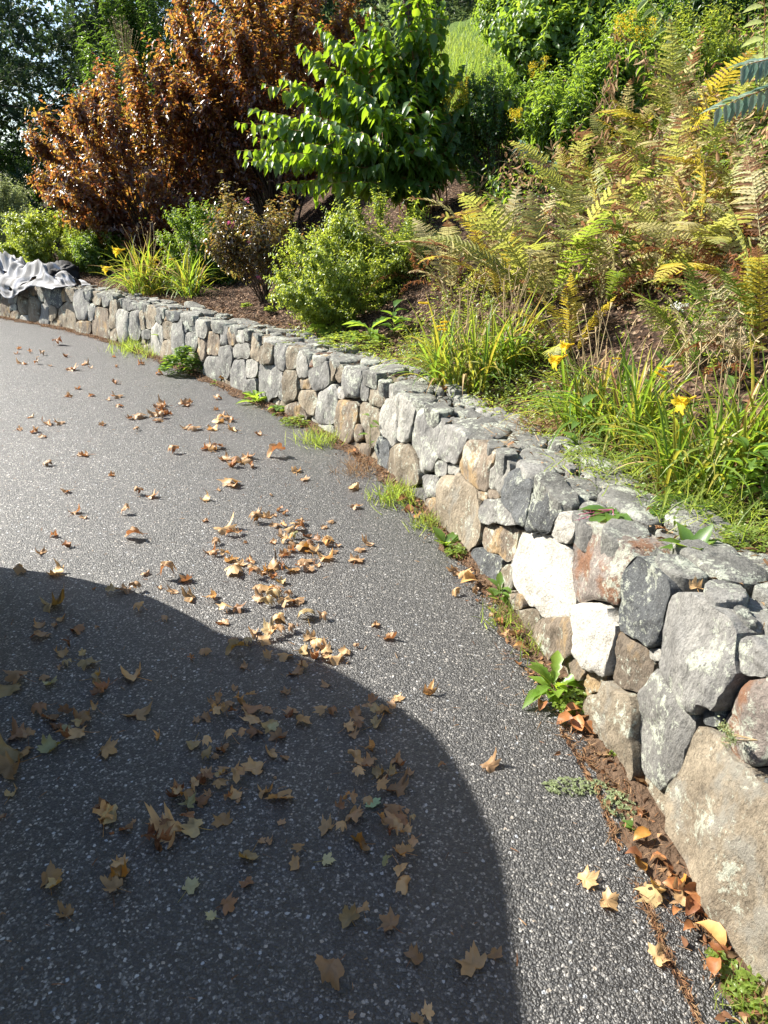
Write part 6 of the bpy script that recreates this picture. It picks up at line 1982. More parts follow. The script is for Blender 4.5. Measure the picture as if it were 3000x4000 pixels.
# sets: (origin x, y, scale, [(x, y, kind, size)]) measured on the photo
LEAFSETS = [
 (0, 2200, 1.0504, "70,35,o,60 215,43,t,55 425,112,y,38 468,103,b,48 505,105,b,44 187,167,y,72 228,211,t,42 148,232,b,46 202,237,t,24 150,272,b,52 183,274,y,24 290,248,d,48 362,246,y,16 350,100,b,16 230,338,t,46 260,318,d,38 312,336,y,38 253,380,y,38 220,391,t,20 322,378,y,54 358,434,y,74 390,470,b,58 366,496,d,40 495,425,t,92 52,470,y,62 75,440,b,62 192,448,Y,48 163,430,d,30 518,175,t,42 611,214,b,30 760,338,b,40 712,362,y,24 868,300,b,38 888,332,y,72 925,300,y,42 908,392,b,30 875,470,t,30 541,46,o,30 621,47,b,56 693,65,b,48 595,95,t,22 645,107,b,32 711,133,o,44 792,132,t,58 838,177,t,34 882,175,d,42 830,228,b,46"),
 (0, 2400, .9454, "168,400,d,64 205,432,b,64 270,415,d,54 232,465,d,54 335,435,b,84 395,410,t,44 355,450,o,60 280,482,Y,38 322,482,y,38 283,512,b,64 340,510,t,64 218,550,g,86 70,512,d,66 122,516,b,44 45,580,y,98 115,575,o,58 45,637,o,105 440,572,o,70 570,423,t,74 652,518,t,38 800,540,y,60 48,750,y,54 810,445,t,30"),
 (0, 3000, 1.0504, "392,150,d,70 385,210,t,76 425,187,y,76 470,230,b,48 418,248,t,20 498,203,b,18 585,212,t,54 622,228,d,38 640,250,t,98 558,268,d,54 588,305,d,74 618,295,b,54 725,230,y,80 698,205,d,48 828,205,o,66 435,405,o,80 432,462,t,66 450,372,t,54 192,425,o,70 210,445,y,54 248,552,o,56 5,188,o,24 12,545,o,20 705,450,Y,66 840,520,d,56 915,430,d,46 930,335,y,62 658,105,d,58 735,50,d,62"),
 (600, 2600, .6303, "505,147,t,48 408,220,b,64 375,232,d,44 470,240,d,48 395,272,t,74 325,335,b,74 390,322,t,64 448,312,o,64 500,300,b,58 545,240,t,84 600,200,t,58 565,280,y,54 645,285,d,78 720,285,Y,54 580,302,y,44 618,335,t,80 700,320,b,64 728,365,y,80 740,395,Y,64 265,350,t,48 25,460,t,48 480,465,t,74 430,520,b,84 555,460,b,70 635,435,d,84 772,455,b,100 335,520,t,64 340,570,y,84 385,570,o,48 735,555,t,95 810,575,y,54 620,650,t,125 555,700,b,74 505,690,t,95 440,655,t,54 415,715,y,74 410,750,o,64 320,695,b,84 275,725,d,64 345,750,d,64 285,810,t,64 345,800,y,54 215,840,o,80 290,850,d,84 225,900,g,80 145,790,d,74 150,825,t,64 510,800,t,90 460,840,b,64 530,845,b,44 675,795,t,75 775,825,t,150 795,980,Y,48 665,1090,Y,48 715,1100,y,48 605,1185,t,90 905,1155,o,58 755,700,y,24"),
 (1100, 2600, .6303, "100,50,b,74 140,15,o,64 285,130,y,38 25,175,b,58 65,300,b,64 40,345,d,64 135,345,o,80 250,300,t,64 322,290,d,74 570,235,d,74 620,280,o,80 675,270,b,64 455,290,b,80 520,300,b,58 580,325,y,70 580,370,y,80 470,345,b,64 430,375,t,54 485,390,d,64 410,410,t,64 440,440,o,48 555,525,t,105 460,585,t,100 470,640,t,64 475,695,t,64 540,640,b,84 570,600,o,44 600,685,y,92 710,597,b,80 695,692,y,70 790,675,y,48 612,785,o,70 650,745,d,64 710,785,b,105 565,850,G,90 530,890,t,64 400,880,t,58 440,870,b,64 360,925,d,64 440,935,t,115 445,985,b,64 660,905,b,95 780,908,o,34 630,985,t,90 695,1000,b,84 760,980,d,74 815,1015,y,58 670,1085,d,70 735,1070,t,70 775,1085,t,64 740,1160,t,90 820,1145,b,64 775,1200,o,84 660,1235,g,64 360,1035,t,74 280,1015,t,80 500,1120,o,140 275,1215,Y,80 95,1230,t,95 710,210,t,64 905,180,t,90"),
 (800, 3100, .5425, "1410,570,t,115 1410,670,t,145 1040,910,y,150 1150,900,t,80 1340,950,b,140 920,1290,b,180 1500,1190,b,125 1050,1605,Y,54 1600,1620,t,84 1530,1650,t,95 300,650,d,84 150,830,t,95"),
 (700, 1900, .5425, "385,10,b,72 280,30,b,42 660,70,b,32 1260,20,t,58 1265,155,d,62 190,105,t,72 185,250,b,44 560,200,t,52 630,225,t,72 720,180,y,54 760,205,t,52 690,215,t,42 545,260,o,105 1100,262,d,44 1045,303,b,48 700,290,b,64 745,295,t,64 830,285,t,64 880,275,b,64 805,320,t,64 870,315,b,64 305,330,t,105 375,355,b,64 432,352,b,64 265,415,b,68 475,408,t,28 740,375,b,84 835,375,g,74 920,365,d,64 670,410,y,54 755,400,t,74 810,425,b,74 880,440,o,95 940,415,d,64 985,405,d,64 1060,390,t,80 1060,430,t,84 960,475,o,95 800,470,b,64 1145,430,t,48 215,485,b,58 265,500,b,68 330,520,t,64 385,535,t,95 435,570,t,84 395,615,t,115 505,545,b,80 525,592,t,64 755,505,b,84 895,550,b,84 1030,525,t,90 990,575,o,54 1270,545,b,105 1295,465,t,58 1365,420,b,64 1105,482,b,44 675,600,o,105 615,630,t,54 745,620,b,64 820,610,o,74 870,610,b,64 935,610,b,80 540,655,b,80 670,665,b,80 740,695,y,84 590,740,o,90 700,750,b,74 680,785,t,64 690,815,y,115 590,825,b,74 640,860,y,105 760,840,t,95 860,830,b,84 790,790,b,64 50,680,b,80 85,815,b,74 240,810,t,105 335,900,t,74 415,890,d,68 315,995,b,90 715,950,t,84 920,955,y,115 1035,955,t,64 1410,1000,d,58 1500,1095,b,80 1210,1200,t,74 1275,1160,b,44 540,1075,b,115 650,1040,y,95 600,1125,t,95 490,1135,t,64 720,1065,b,84 820,1045,b,84 670,1085,t,74 385,1135,b,64 430,1195,t,125 175,1205,b,64 90,1250,y,44 650,1240,o,84 745,1240,t,95 940,1100,t,90 890,1190,y,115 1000,1150,t,95 985,1240,b,95 1060,1190,t,74 1100,1265,t,115 1050,1220,t,54"),
 (0, 0, 1.8083, "150,800,b,26 185,788,b,24 40,930,b,26 75,935,b,26 95,945,b,24 100,915,b,30 250,830,b,28 257,858,b,28 285,905,b,34 300,905,t,30 345,885,d,34 350,895,b,36 345,910,b,34 400,875,b,40 395,880,t,36 295,930,d,22 185,985,b,34 170,985,b,26 375,980,b,40 105,1005,b,34 240,1028,b,26 145,1063,b,32 300,1068,b,40 325,1075,b,36 160,1110,b,28 180,1120,b,26 275,1110,t,32 115,1158,b,28 150,1183,b,36 88,1195,b,26 295,1163,b,64 450,970,b,36 470,968,d,40 460,975,t,36 510,995,b,42 485,995,b,40 530,990,b,46 525,1000,o,46 500,1010,b,40 545,1010,b,36 600,985,b,60 500,1048,o,54 560,940,b,30 500,910,b,36 480,905,t,34 640,1020,t,40 655,1038,b,32 765,1058,t,44 1055,1660,b,50 957,1657,b,28 1265,1905,t,72 1310,1950,t,76 1418,2070,t,76 1020,2090,t,110 1070,2068,b,60 1415,1938,y,82 460,1990,Y,40"),
 (0, 900, .6028, "125,770,b,32 105,800,d,34 195,795,b,30 280,808,b,34 140,865,b,32 168,868,b,28 240,840,b,28 235,868,d,28 330,882,b,24 430,822,b,34 460,908,b,56 590,893,t,34 755,888,b,32 915,868,b,38 505,1028,b,40 440,1080,t,52 600,1072,d,44 770,1078,b,40 700,1100,t,40 765,1142,t,42 1060,1137,b,54 1190,1140,b,64 1410,1095,b,48 1225,1115,b,40 915,1213,b,60 1030,1200,b,60 1045,1155,b,50 1040,1215,b,54 1095,1195,t,50 375,745,d,60 1030,930,t,44 735,825,t,26 1400,1165,b,34 1440,1200,t,56 1410,1240,t,62 1490,1215,t,44 1205,1280,b,70 1250,1295,b,64 1380,1290,t,70 1510,1300,t,80 130,1295,b,36 315,1262,b,56 240,1305,b,40 400,1252,b,44 670,1262,b,48 200,1215,b,32"),
]
LV = []
for ox, oy, sc_, txt in LEAFSETS:
    for w in txt.split():
        x, y, kd, sz = w.split(',')
        LV.append([ox + float(x) * sc_, oy + float(y) * sc_, kd, float(sz) * min(sc_, 1.1) * (1 if sc_ < 1.5 else .95)])
# drop double readings where two sheets of notes overlap
keep = []
for l in sorted(LV, key=lambda q: -q[3]):
    if all(math.hypot(l[0] - k_[0], (l[1] - k_[1]) * 1.3) > 0.22 * min(l[3], k_[3]) for k_ in keep):
        keep.append(l)
LV = keep
P = np.array([G(l[0], l[1]) for l in LV])
n = len(LV)
print('fallen leaves', n)
# clusters: leaves closer than about a leaf and a half
par = list(range(n))
def find(i):
    while par[i] != i: i = par[i]
    return i
for i in range(n):
    for j in range(i):
        if np.linalg.norm(P[i] - P[j]) < 0.105:
            par[find(i)] = find(j)
roots = {}
for i in range(n): roots.setdefault(find(i), []).append(i)
SHADE_LINE = np.array([(0,2215),(181,2237),(320,2262),(420,2287),(506,2308),(588,2331),(700,2384),(735,2402),(781,2427),(838,2463),(893,2484),(960,2493),(1020,2507),(1080,2527),(1150,2553),(1230,2582),(1308,2613),(1384,2655),(1491,2722),(1541,2759),(1642,2819),(1699,2866),(1781,2972),(1830,3050),(1872,3135),(1917,3230),(1962,3345),(1990,3472),(2004,3598),(2022,3761),(2062,4000)], float)
def shaded(l):
    return l[0] < 2062 and l[1] > np.interp(l[0], SHADE_LINE[:, 0], SHADE_LINE[:, 1]) and l[0] < np.interp(l[1], SHADE_LINE[:, 1], SHADE_LINE[:, 0])
ORD = ['', 'second ', 'third ', 'fourth ', 'fifth ', 'sixth ', 'seventh ', 'eighth ', 'ninth ', 'tenth ', 'eleventh ', 'twelfth ', 'thirteenth ', 'fourteenth ', 'fifteenth ', 'sixteenth ', 'seventeenth ', 'eighteenth ', 'nineteenth ', 'twentieth '] + ['%dst ' % k if k % 10 == 1 else '%dnd ' % k if k % 10 == 2 else '%drd ' % k if k % 10 == 3 else '%dth ' % k for k in range(21, 200)]
order = sorted(range(n), key=lambda i: -LV[i][3])
rank = {i: k for k, i in enumerate(order)}
labels = {}
piles = {True: [], False: []}
singles = {}
for r_, mem in roots.items():
    sh = np.mean([shaded(LV[i]) for i in mem]) > .5
    if len(mem) >= 3:
        piles[sh].append(mem)
    else:
        for i in mem: singles.setdefault((shaded(LV[i]), LV[i][2]), []).append(i)
for sh, lst in piles.items():
    lst.sort(key=lambda m: np.linalg.norm(P[m].mean(0)))
    for k, m in enumerate(lst):
        pile = '%snearest %s pile' % (ORD[k], 'shaded' if sh else 'sunlit')
        byk = {}
        for i in m: byk.setdefault(LV[i][2], []).append(i)
        for kd, q in byk.items():
            q.sort(key=lambda i: LV[i][0])
            for j, i in enumerate(q):
                if len(q) == 1: labels[i] = 'only %s curled maple leaf in the %s on the driveway' % (WORD[kd], pile)
                else: labels[i] = '%s maple leaf, %sof its colour from the left in the %s' % (WORD[kd], ORD[j] or 'first ', pile)
for (sh, kd), q in singles.items():
    q.sort(key=lambda i: np.linalg.norm(P[i]))
    for j, i in enumerate(q):
        labels[i] = 'lone %s maple leaf lying %s, %snearest such leaf to the camera' % (WORD[kd], 'in the shadow' if sh else 'in sun', ORD[j])
rng = rs(990)
stuff = Bag()
for i, l in enumerate(LV):
    depth = depth_of(P[i])
    size = l[3] * depth / F_PX * 1.45
    big_flat = l[3] > 100 * 1 and l[2] == 't' or l[2] in 'GY'
    me = FLAT[rng.randint(len(FLAT))] if (big_flat and rng.rand() < .7) else MAPLES[rng.randint(len(MAPLES))]
    rot = rng.uniform(0, 6.283)
    stack = 0.012 * len([j for j in range(i) if np.linalg.norm(P[i] - P[j]) < .05])
    if rank[i] < 300:
        o = bpy.data.objects.new('fallen_leaf', me)
        C.objects.link(o)
        o.location = (P[i][0], P[i][1], .002 + min(stack, .03))
        o.rotation_euler = (rng.normal(0, .12), rng.normal(0, .12), rot)
        o.scale = (size, size, size * rng.uniform(.8, 1.15))
        o.material_slots[0].link = 'OBJECT'; o.material_slots[0].material = LM[l[2]]
        tag(o, labels[i], 'leaf', 'fallen leaves on the driveway')
    else:
        co = np.empty(len(me.vertices) * 3, np.float32); me.vertices.foreach_get('co', co); co = co.reshape(-1, 3) * size
        c_, s_ = math.cos(rot), math.sin(rot)
        co = np.stack([co[:, 0] * c_ - co[:, 1] * s_, co[:, 0] * s_ + co[:, 1] * c_, co[:, 2]], -1) + P[i] + np.array([0, 0, .002])
        for p_ in me.polygons:
            pass
        T_ = [p_.vertices[:] for p_ in me.polygons if len(p_.vertices) == 3]; Q_ = [p_.vertices[:] for p_ in me.polygons if len(p_.vertices) == 4]
        stuff.add(co, T_, Q_, rng.rand())
if stuff.n:
    o = obj('small_fallen_leaves', stuff.mesh('small_fallen_leaves'), LM['b'])
    tag(o, 'small rust brown leaf scraps scattered far up the driveway', kind='stuff')

# ------------------------------------------------------------------ litter: needles, crumbs, crumpled leaves at the foot of the wall
M_LITTER = leaf_mat('needle_litter', [(.13, .06, .03), (.23, .115, .055), (.33, .21, .11), (.10, .055, .03)], None, .2, .8, .2)
rng = rs(1000)
b = Bag()
n = 6500
sv = rng.uniform(S0 - .3, S1 + .3, n)
q = np.abs(rng.normal(0, .055, n)) * (1 + .8 * np.sin(sv * 5) * np.sin(sv * 2.3))
q = np.abs(q) + .004
x = np.interp(sv, S, PX) + np.interp(sv, S, NX) * q; y = np.interp(sv, S, PY) + np.interp(sv, S, NY) * q
z = .006 + .028 * np.maximum(0, 1 - q / .1) * rng.rand(n)
ax = rng.normal(0, 1, (n, 3)); ax[:, 2] *= .25
tri = (np.array([(0, .5, 0), (0, -.5, 0), (.5, .5, .06), (.5, -.5, .06), (1, 0, 0)], float), np.array([(0, 1, 2), (1, 3, 2), (2, 3, 4)]))
cloud(b, np.stack([x, y, z], -1), ax, UP + rng.normal(0, .3, (n, 3)), rng.uniform(.012, .045, n), rng.uniform(.001, .0022, n), tri, rng.rand(n))
# crumbs and flakes of leaf
n = 2600
sv = rng.uniform(S0 - .3, S1 + .3, n); q = np.abs(rng.normal(0, .05, n)) + .004
x = np.interp(sv, S, PX) + np.interp(sv, S, NX) * q; y = np.interp(sv, S, PY) + np.interp(sv, S, NY) * q
ax = rng.normal(0, 1, (n, 3)); ax[:, 2] *= .5
cloud(b, np.stack([x, y, .008 + .02 * rng.rand(n)], -1), ax, rand_dirs(rng, n, .6), rng.uniform(.008, .03, n), rng.uniform(.006, .018, n), LEAF8, rng.rand(n))
# loose needles and crumbs out on the asphalt
n = 1500
x = rng.uniform(-4, .9, n); y = rng.uniform(.8, 8, n)
s_, d_ = near_wall(x, y); k = d_ < -.05
x, y = x[k], y[k]; n = len(x)
ax = rng.normal(0, 1, (n, 3)); ax[:, 2] *= .1
cloud(b, np.stack([x, y, np.full(n, .005)], -1), ax, UP + rng.normal(0, .3, (n, 3)), rng.uniform(.008, .035, n), rng.uniform(.001, .004, n), tri, rng.rand(n))
# needles packed in the cracks
for k, (pts, w) in enumerate(CRACKS):
    Qc, nn, ww = crack(pts, w, 40 + k)
    m = 260 if k < 2 else 60
    idx = rng.randint(0, len(Qc), m)
    tg_ = unit(np.gradient(Qc, axis=0))[idx]
    pos = Qc[idx] + nn[idx] * rng.normal(0, .006, (m, 1)); pos[:, 2] = .006 + .006 * rng.rand(m)
    cloud(b, pos, tg_ * rng.choice([-1, 1], (m, 1)) + rng.normal(0, .4, (m, 3)) * np.array([1, 1, .2]), UP + rng.normal(0, .4, (m, 3)), rng.uniform(.008, .025, m), .0016, tri, rng.rand(m))
o = obj('leaf_litter', b.mesh('leaf_litter'), M_LITTER)
tag(o, 'reddish brown needle litter along the foot of the stone wall', kind='stuff')

# crumpled oval leaves heaped against the wall, the larger ones single
OV = []
for k in range(8):
    r_ = rs(1010 + k)
    T = tpl([(.12, .28), (.3, .46), (.55, .5), (.8, .34)], .1, .1)
    v = T[0] - np.array([.5, 0, 0])
    v[:, 2] += .5 * r_.uniform(.4, 1.1) * v[:, 1] ** 2 * 2 + r_.uniform(-.8, .8) * v[:, 0] ** 2 + .07 * np.sin(9 * v[:, 0] + k) + r_.normal(0, .02, len(v))
    v = v * np.array([1, r_.uniform(.55, .8), 1]); v[:, 2] -= v[:, 2].min()
    me = mesh_np('withered_leaf', v, T[1]); me.materials.append(LM['b']); OV.append(me)
SPOT = [(150, .05, 7), (100, .04, 5)]
HEAP = "1165,1535,b,60 1225,1565,b,85 1250,1575,b,80 1270,1560,d,75 1238,1548,b,60 1275,1590,b,80 1110,1385,b,60 1095,1372,b,50 1120,1410,t,50 1115,1440,b,45 1000,1250,t,60 985,1240,b,45 1010,1265,t,70 985,1285,t,50 1028,1282,b,45 1140,1460,b,50 1395,1695,b,55 1380,1710,b,70 1355,1620,b,50 1365,1660,b,60 1405,1725,b,50 1390,1770,b,50 1385,1822,o,70 1365,1862,d,60 1375,1880,o,75 1420,1875,b,60 1440,1890,d,70 1412,1930,y,80 1450,1925,b,70 1465,1915,o,85 1470,1950,t,80 1490,1935,b,70 1485,1975,d,75 1500,1965,b,70 1515,1985,b,65 1460,1985,b,50 1525,2040,t,120 1485,2020,b,60 1545,2070,b,80 1560,2060,d,60 1545,2105,b,75 1530,2000,b,60 640,890,b,40 545,860,b,40 480,830,o,44 500,838,b,40 530,848,b,40 870,1090,b,48 885,1105,b,44 905,1120,b,44 840,1075,o,44 760,985,b,40 1075,1355,b,50 1065,1340,b,44"
HL = []
for w in HEAP.split():
    vx, vy, kd, sz = w.split(','); HL.append((float(vx) * 1.8083, float(vy) * 1.8083, kd, float(sz)))
HL.sort(key=lambda h: np.linalg.norm(G(h[0], h[1])))
cnt = {}
for hx, hy, kd, sz in HL:
    p = G(hx, hy)
    size = sz * depth_of(p) / F_PX * 1.1
    o = bpy.data.objects.new('withered_leaf', OV[rng.randint(len(OV))] if rng.rand() < .75 else MAPLES[rng.randint(len(MAPLES))])
    C.objects.link(o)
    o.location = (p[0], p[1], .010 + .012 * rng.rand()); o.scale = (size,) * 3
    o.rotation_euler = (rng.normal(0, .4), rng.normal(0, .4), rng.uniform(0, 6.28))
    o.material_slots[0].link = 'OBJECT'; o.material_slots[0].material = LM[kd]
    k = cnt.get(kd, 0); cnt[kd] = k + 1
    tag(o, 'withered %s leaf in the litter at the wall foot, %snearest of its colour' % (WORD[kd], ORD[k]), 'leaf', 'withered leaves along the wall foot')
# dry leaves lying on top of the wall
for k, (vx, vy, kd, sz, lab) in enumerate([(1495, 1305, 't', 80, 'tan curled leaf on the wall top behind the big grey stone'), (1540, 1335, 't', 80, 'pale tan leaf in a hollow of the wall top near the moss'),
                                           (1425, 1180, 'b', 70, 'brown rolled leaf on the wall top left of the upright weed'), (1105, 985, 'd', 50, 'dark red brown leaf stuck on the wall top in the middle'),
                                           (1165, 1035, 'b', 40, 'small rust leaf on the wall top before the dry grass'), (960, 860, 'b', 50, 'rust leaf on the wall top under the spilling daylilies')]):
    p = hit(vx * 1.8083, vy * 1.8083)
    o = bpy.data.objects.new('withered_leaf', MAPLES[3 + k]); C.objects.link(o)
    o.location = (p[0], p[1], p[2] + .045); o.scale = (sz * depth_of(p) / F_PX,) * 3; o.rotation_euler = (.2, .1, k)
    o.material_slots[0].link = 'OBJECT'; o.material_slots[0].material = LM[kd]
    tag(o, lab, 'leaf')

# wood chips and dead needles of the mulch
def mulch():
    rng = rs(1050)
    n = 30000
    s_ = rng.uniform(S0 - 1, S1 + .2, n); d_ = .40 + 3.6 * rng.rand(n) ** 1.5
    x = np.interp(s_, S, PX) - np.interp(s_, S, NX) * d_; y = np.interp(s_, S, PY) - np.interp(s_, S, NY) * d_
    z = land_sd(s_, d_, x, y)
    b = Bag()
    ax = rng.normal(0, 1, (n, 3)); ax[:, 2] *= .3
    q = (np.array([(0, .5, 0), (0, -.5, 0), (1, .35, .08), (1, -.4, .08)], float), np.array([(0, 1, 3), (0, 3, 2)]))
    chip = rng.rand(n) < .45
    L_ = np.where(chip, rng.uniform(.02, .05, n), rng.uniform(.04, .10, n)); W_ = np.where(chip, rng.uniform(.008, .02, n), .003)
    cloud(b, np.stack([x, y, z + .012 + .015 * rng.rand(n)], -1), ax, UP + rng.normal(0, .5, (n, 3)), L_, W_, q, rng.rand(n))
    m = leaf_mat('mulch_chip', [(.05, .028, .018), (.12, .065, .038), (.20, .115, .065), (.32, .22, .14), (.08, .045, .03)], None, .1, .85, .2)
    o = obj('mulch_chips', b.mesh('mulch_chips'), m)
    tag(o, 'brown wood chips and dead needles covering the garden bed', kind='stuff')
mulch()

# ------------------------------------------------------------------ moss on the wall top
M_MOSS = plain_mat('moss', (.05, .055, .012), (.13, .13, .03), 90, .95, .1, .01)
for k, (vx, vy, lab) in enumerate([(1555, 1330, 'dark olive moss cushion on the near wall top'), (622, 749, 'yellow green moss patch on a coping stone in the middle')]):
    clover(top(vx, vy) + np.array([0, 0, -.012]), 420, .035 if k == 0 else .10, lab, 1060 + k, M_MOSS if k == 0 else M_SPIREA, .005 if k == 0 else .008, 'moss', 'moss', .018, (1, .6))

# ------------------------------------------------------------------ blanket and black bundle on the far wall
def blanket():
    s0, t0, _ = px_to_wall(250, 1112)
    sA, sB = S0 - .75, s0
    rng = rs(1100)
    nu, nv = 130, 110
    u = np.linspace(0, 1, nu); v = np.linspace(0, 1, nv)
    U, Vv = np.meshgrid(u, v, indexing='ij')
    s = sA + (sB - sA) * U + .05 * np.sin(Vv * 7 + 2)
    # v from 0 (front hem, hanging over the face) to 1 (back of the coping)
    hang = .20 * np.exp(-((U - .50) / .16) ** 2) + .02
    arc = -hang + (hang + .52) * Vv
    H = np.interp(s, S, HS)
    w = np.maximum(arc, -.03); drop = np.minimum(arc, 0)
    ph = lambda a, b_, c: mnoise.noise(Vector((a, b_, c)))
    crease = np.array([[1 - abs(2 * ph(U[i, j] * 5.0 + 1.5 * Vv[i, j], Vv[i, j] * 3.4 + 1.3 * math.sin(U[i, j] * 6), 4.2)) for j in range(nv)] for i in range(nu)])
    fine = np.array([[1 - abs(2 * ph(U[i, j] * 12, Vv[i, j] * 8 + U[i, j] * 5, 9.1)) for j in range(nv)] for i in range(nu)])
    env = sstep(0, .12, U) * sstep(1, .86, U) * sstep(-.06, .10, arc) * sstep(.52, .38, arc)
    pile = .10 + .20 * np.exp(-((U - .28) / .24) ** 2) + .14 * np.exp(-((U - .74) / .12) ** 2)
    h = env * (pile * (.35 + .9 * crease ** 1.5) + .045 * fine) + .018
    base = wall_pt(s, np.ones_like(s), 0)
    nx, ny = np.interp(s, S, NX), np.interp(s, S, NY)
    off = -(w + .02) + np.where(arc < 0, .085 + .03 * crease, 0) * sstep(.04, -.03, arc)
    x = np.interp(s, S, PX) + nx * (off + .0); y = np.interp(s, S, PY) + ny * (off + .0)
    x += .02 * (fine - .5) * nx; y += .02 * (fine - .5) * ny
    z = H + h + drop * (arc < 0)
    V = np.stack([x, y, z], -1).reshape(-1, 3)
    i, j = np.meshgrid(np.arange(nu - 1), np.arange(nv - 1), indexing='ij')
    Q = np.stack([i * nv + j, (i + 1) * nv + j, (i + 1) * nv + j + 1, i * nv + j + 1], -1).reshape(-1, 4)
    m, nt, out = nodes_of('blanket_cloth')
    uvr = np.stack([U.ravel(), Vv.ravel()], -1)
    me = mesh_np('blanket', V, Q, smooth=True)
    for nm, c in (('across', U), ('along', Vv)):
        a = me.attributes.new(nm, 'FLOAT', 'POINT'); a.data.foreach_set('value', np.ascontiguousarray(c.ravel(), np.float32))
    L = nt.links.new
    fs = []
    for nm, k in (('across', 26.0), ('along', 12.0)):
        at = N(nt, 'ShaderNodeAttribute', attribute_name=nm)
        mu = N(nt, 'ShaderNodeMath', operation='MULTIPLY'); mu.inputs[1].default_value = k; L(at.outputs['Fac'], mu.inputs[0])
        fr = N(nt, 'ShaderNodeMath', operation='PINGPONG'); fr.inputs[1].default_value = 1.0; L(mu.outputs[0], fr.inputs[0])
        st = ramp(nt, fr.outputs[0], [(.42, (0, 0, 0)), (.55, (1, 1, 1))]); fs.append(st.outputs[0])
    ad = N(nt, 'ShaderNodeMix', data_type='RGBA', blend_type='ADD'); ad.inputs['Factor'].default_value = 1
    L(fs[0], ad.inputs['A']); L(fs[1], ad.inputs['B'])
    hf = N(nt, 'ShaderNodeMath', operation='MULTIPLY'); hf.inputs[1].default_value = .5; L(ad.outputs['Result'], hf.inputs[0])
    c = ramp(nt, hf.outputs[0], [(0, (.40, .40, .42)), (.5, (.29, .285, .28)), (1, (.17, .165, .16))])
    p = N(nt, 'ShaderNodeBsdfPrincipled'); p.inputs['Roughness'].default_value = .9; p.inputs['Specular IOR Level'].default_value = .15
    L(c.outputs[0], p.inputs['Base Color']); L(p.outputs[0], out.inputs['Surface'])
    o = obj('blanket', me, m)
    so = o.modifiers.new('thickness', 'SOLIDIFY'); so.thickness = .006; so.offset = 1
    tag(o, 'crumpled pale grey checked blanket draped over the far end of the wall', 'blanket')
    # the dark bundle behind it
    c0 = hit(125, 1030)
    sx, dx_ = px_to_wall(125, 1100)[0], .55
    bx = np.interp(sx, S, PX) - np.interp(sx, S, NX) * dx_; by = np.interp(sx, S, PY) - np.interp(sx, S, NY) * dx_
    bz = float(land(bx, by)[0])
    nu, nv = 48, 28
    a = np.linspace(0, 2 * math.pi, nu, endpoint=False); e_ = np.linspace(-math.pi / 2, math.pi / 2, nv)
    A_, E_ = np.meshgrid(a, e_, indexing='ij')
    sg = lambda q, k: np.sign(q) * np.abs(q) ** k
    X = .33 * sg(np.cos(A_), .6) * sg(np.cos(E_), .5); Y = .17 * sg(np.sin(A_), .7) * sg(np.cos(E_), .5); Z = .16 * sg(np.sin(E_), .8)
    V = np.stack([X, Y, Z], -1).reshape(-1, 3)
    Z2 = V[:, 2] + .05 * np.sin(V[:, 0] * 9) * (V[:, 2] > 0) - .08 * (V[:, 0] / .36) * (V[:, 2] > 0)
    V[:, 2] = Z2
    V += unit(V) * (nz3(V, 5, .09, 3) + nz3(V, 14, .035, 5))[:, None]
    i, j = np.meshgrid(np.arange(nu), np.arange(nv - 1), indexing='ij'); i2 = (i + 1) % nu
    Q = np.stack([i * nv + j, i2 * nv + j, i2 * nv + j + 1, i * nv + j + 1], -1).reshape(-1, 4)
    mb = plain_mat('black_cloth', (.008, .008, .009), (.018, .018, .02), 20, .75, .3, .01)
    o = obj('cloth_bundle', mesh_np('cloth_bundle', V, Q, smooth=True), mb, None, (bx, by, bz + .13))
    o.rotation_euler = (0, 0, math.atan2(-np.interp(sx, S, TY), -np.interp(sx, S, TX)))
    tag(o, 'black cloth bundle lying behind the grey checked blanket', 'cloth bundle')
blanket()

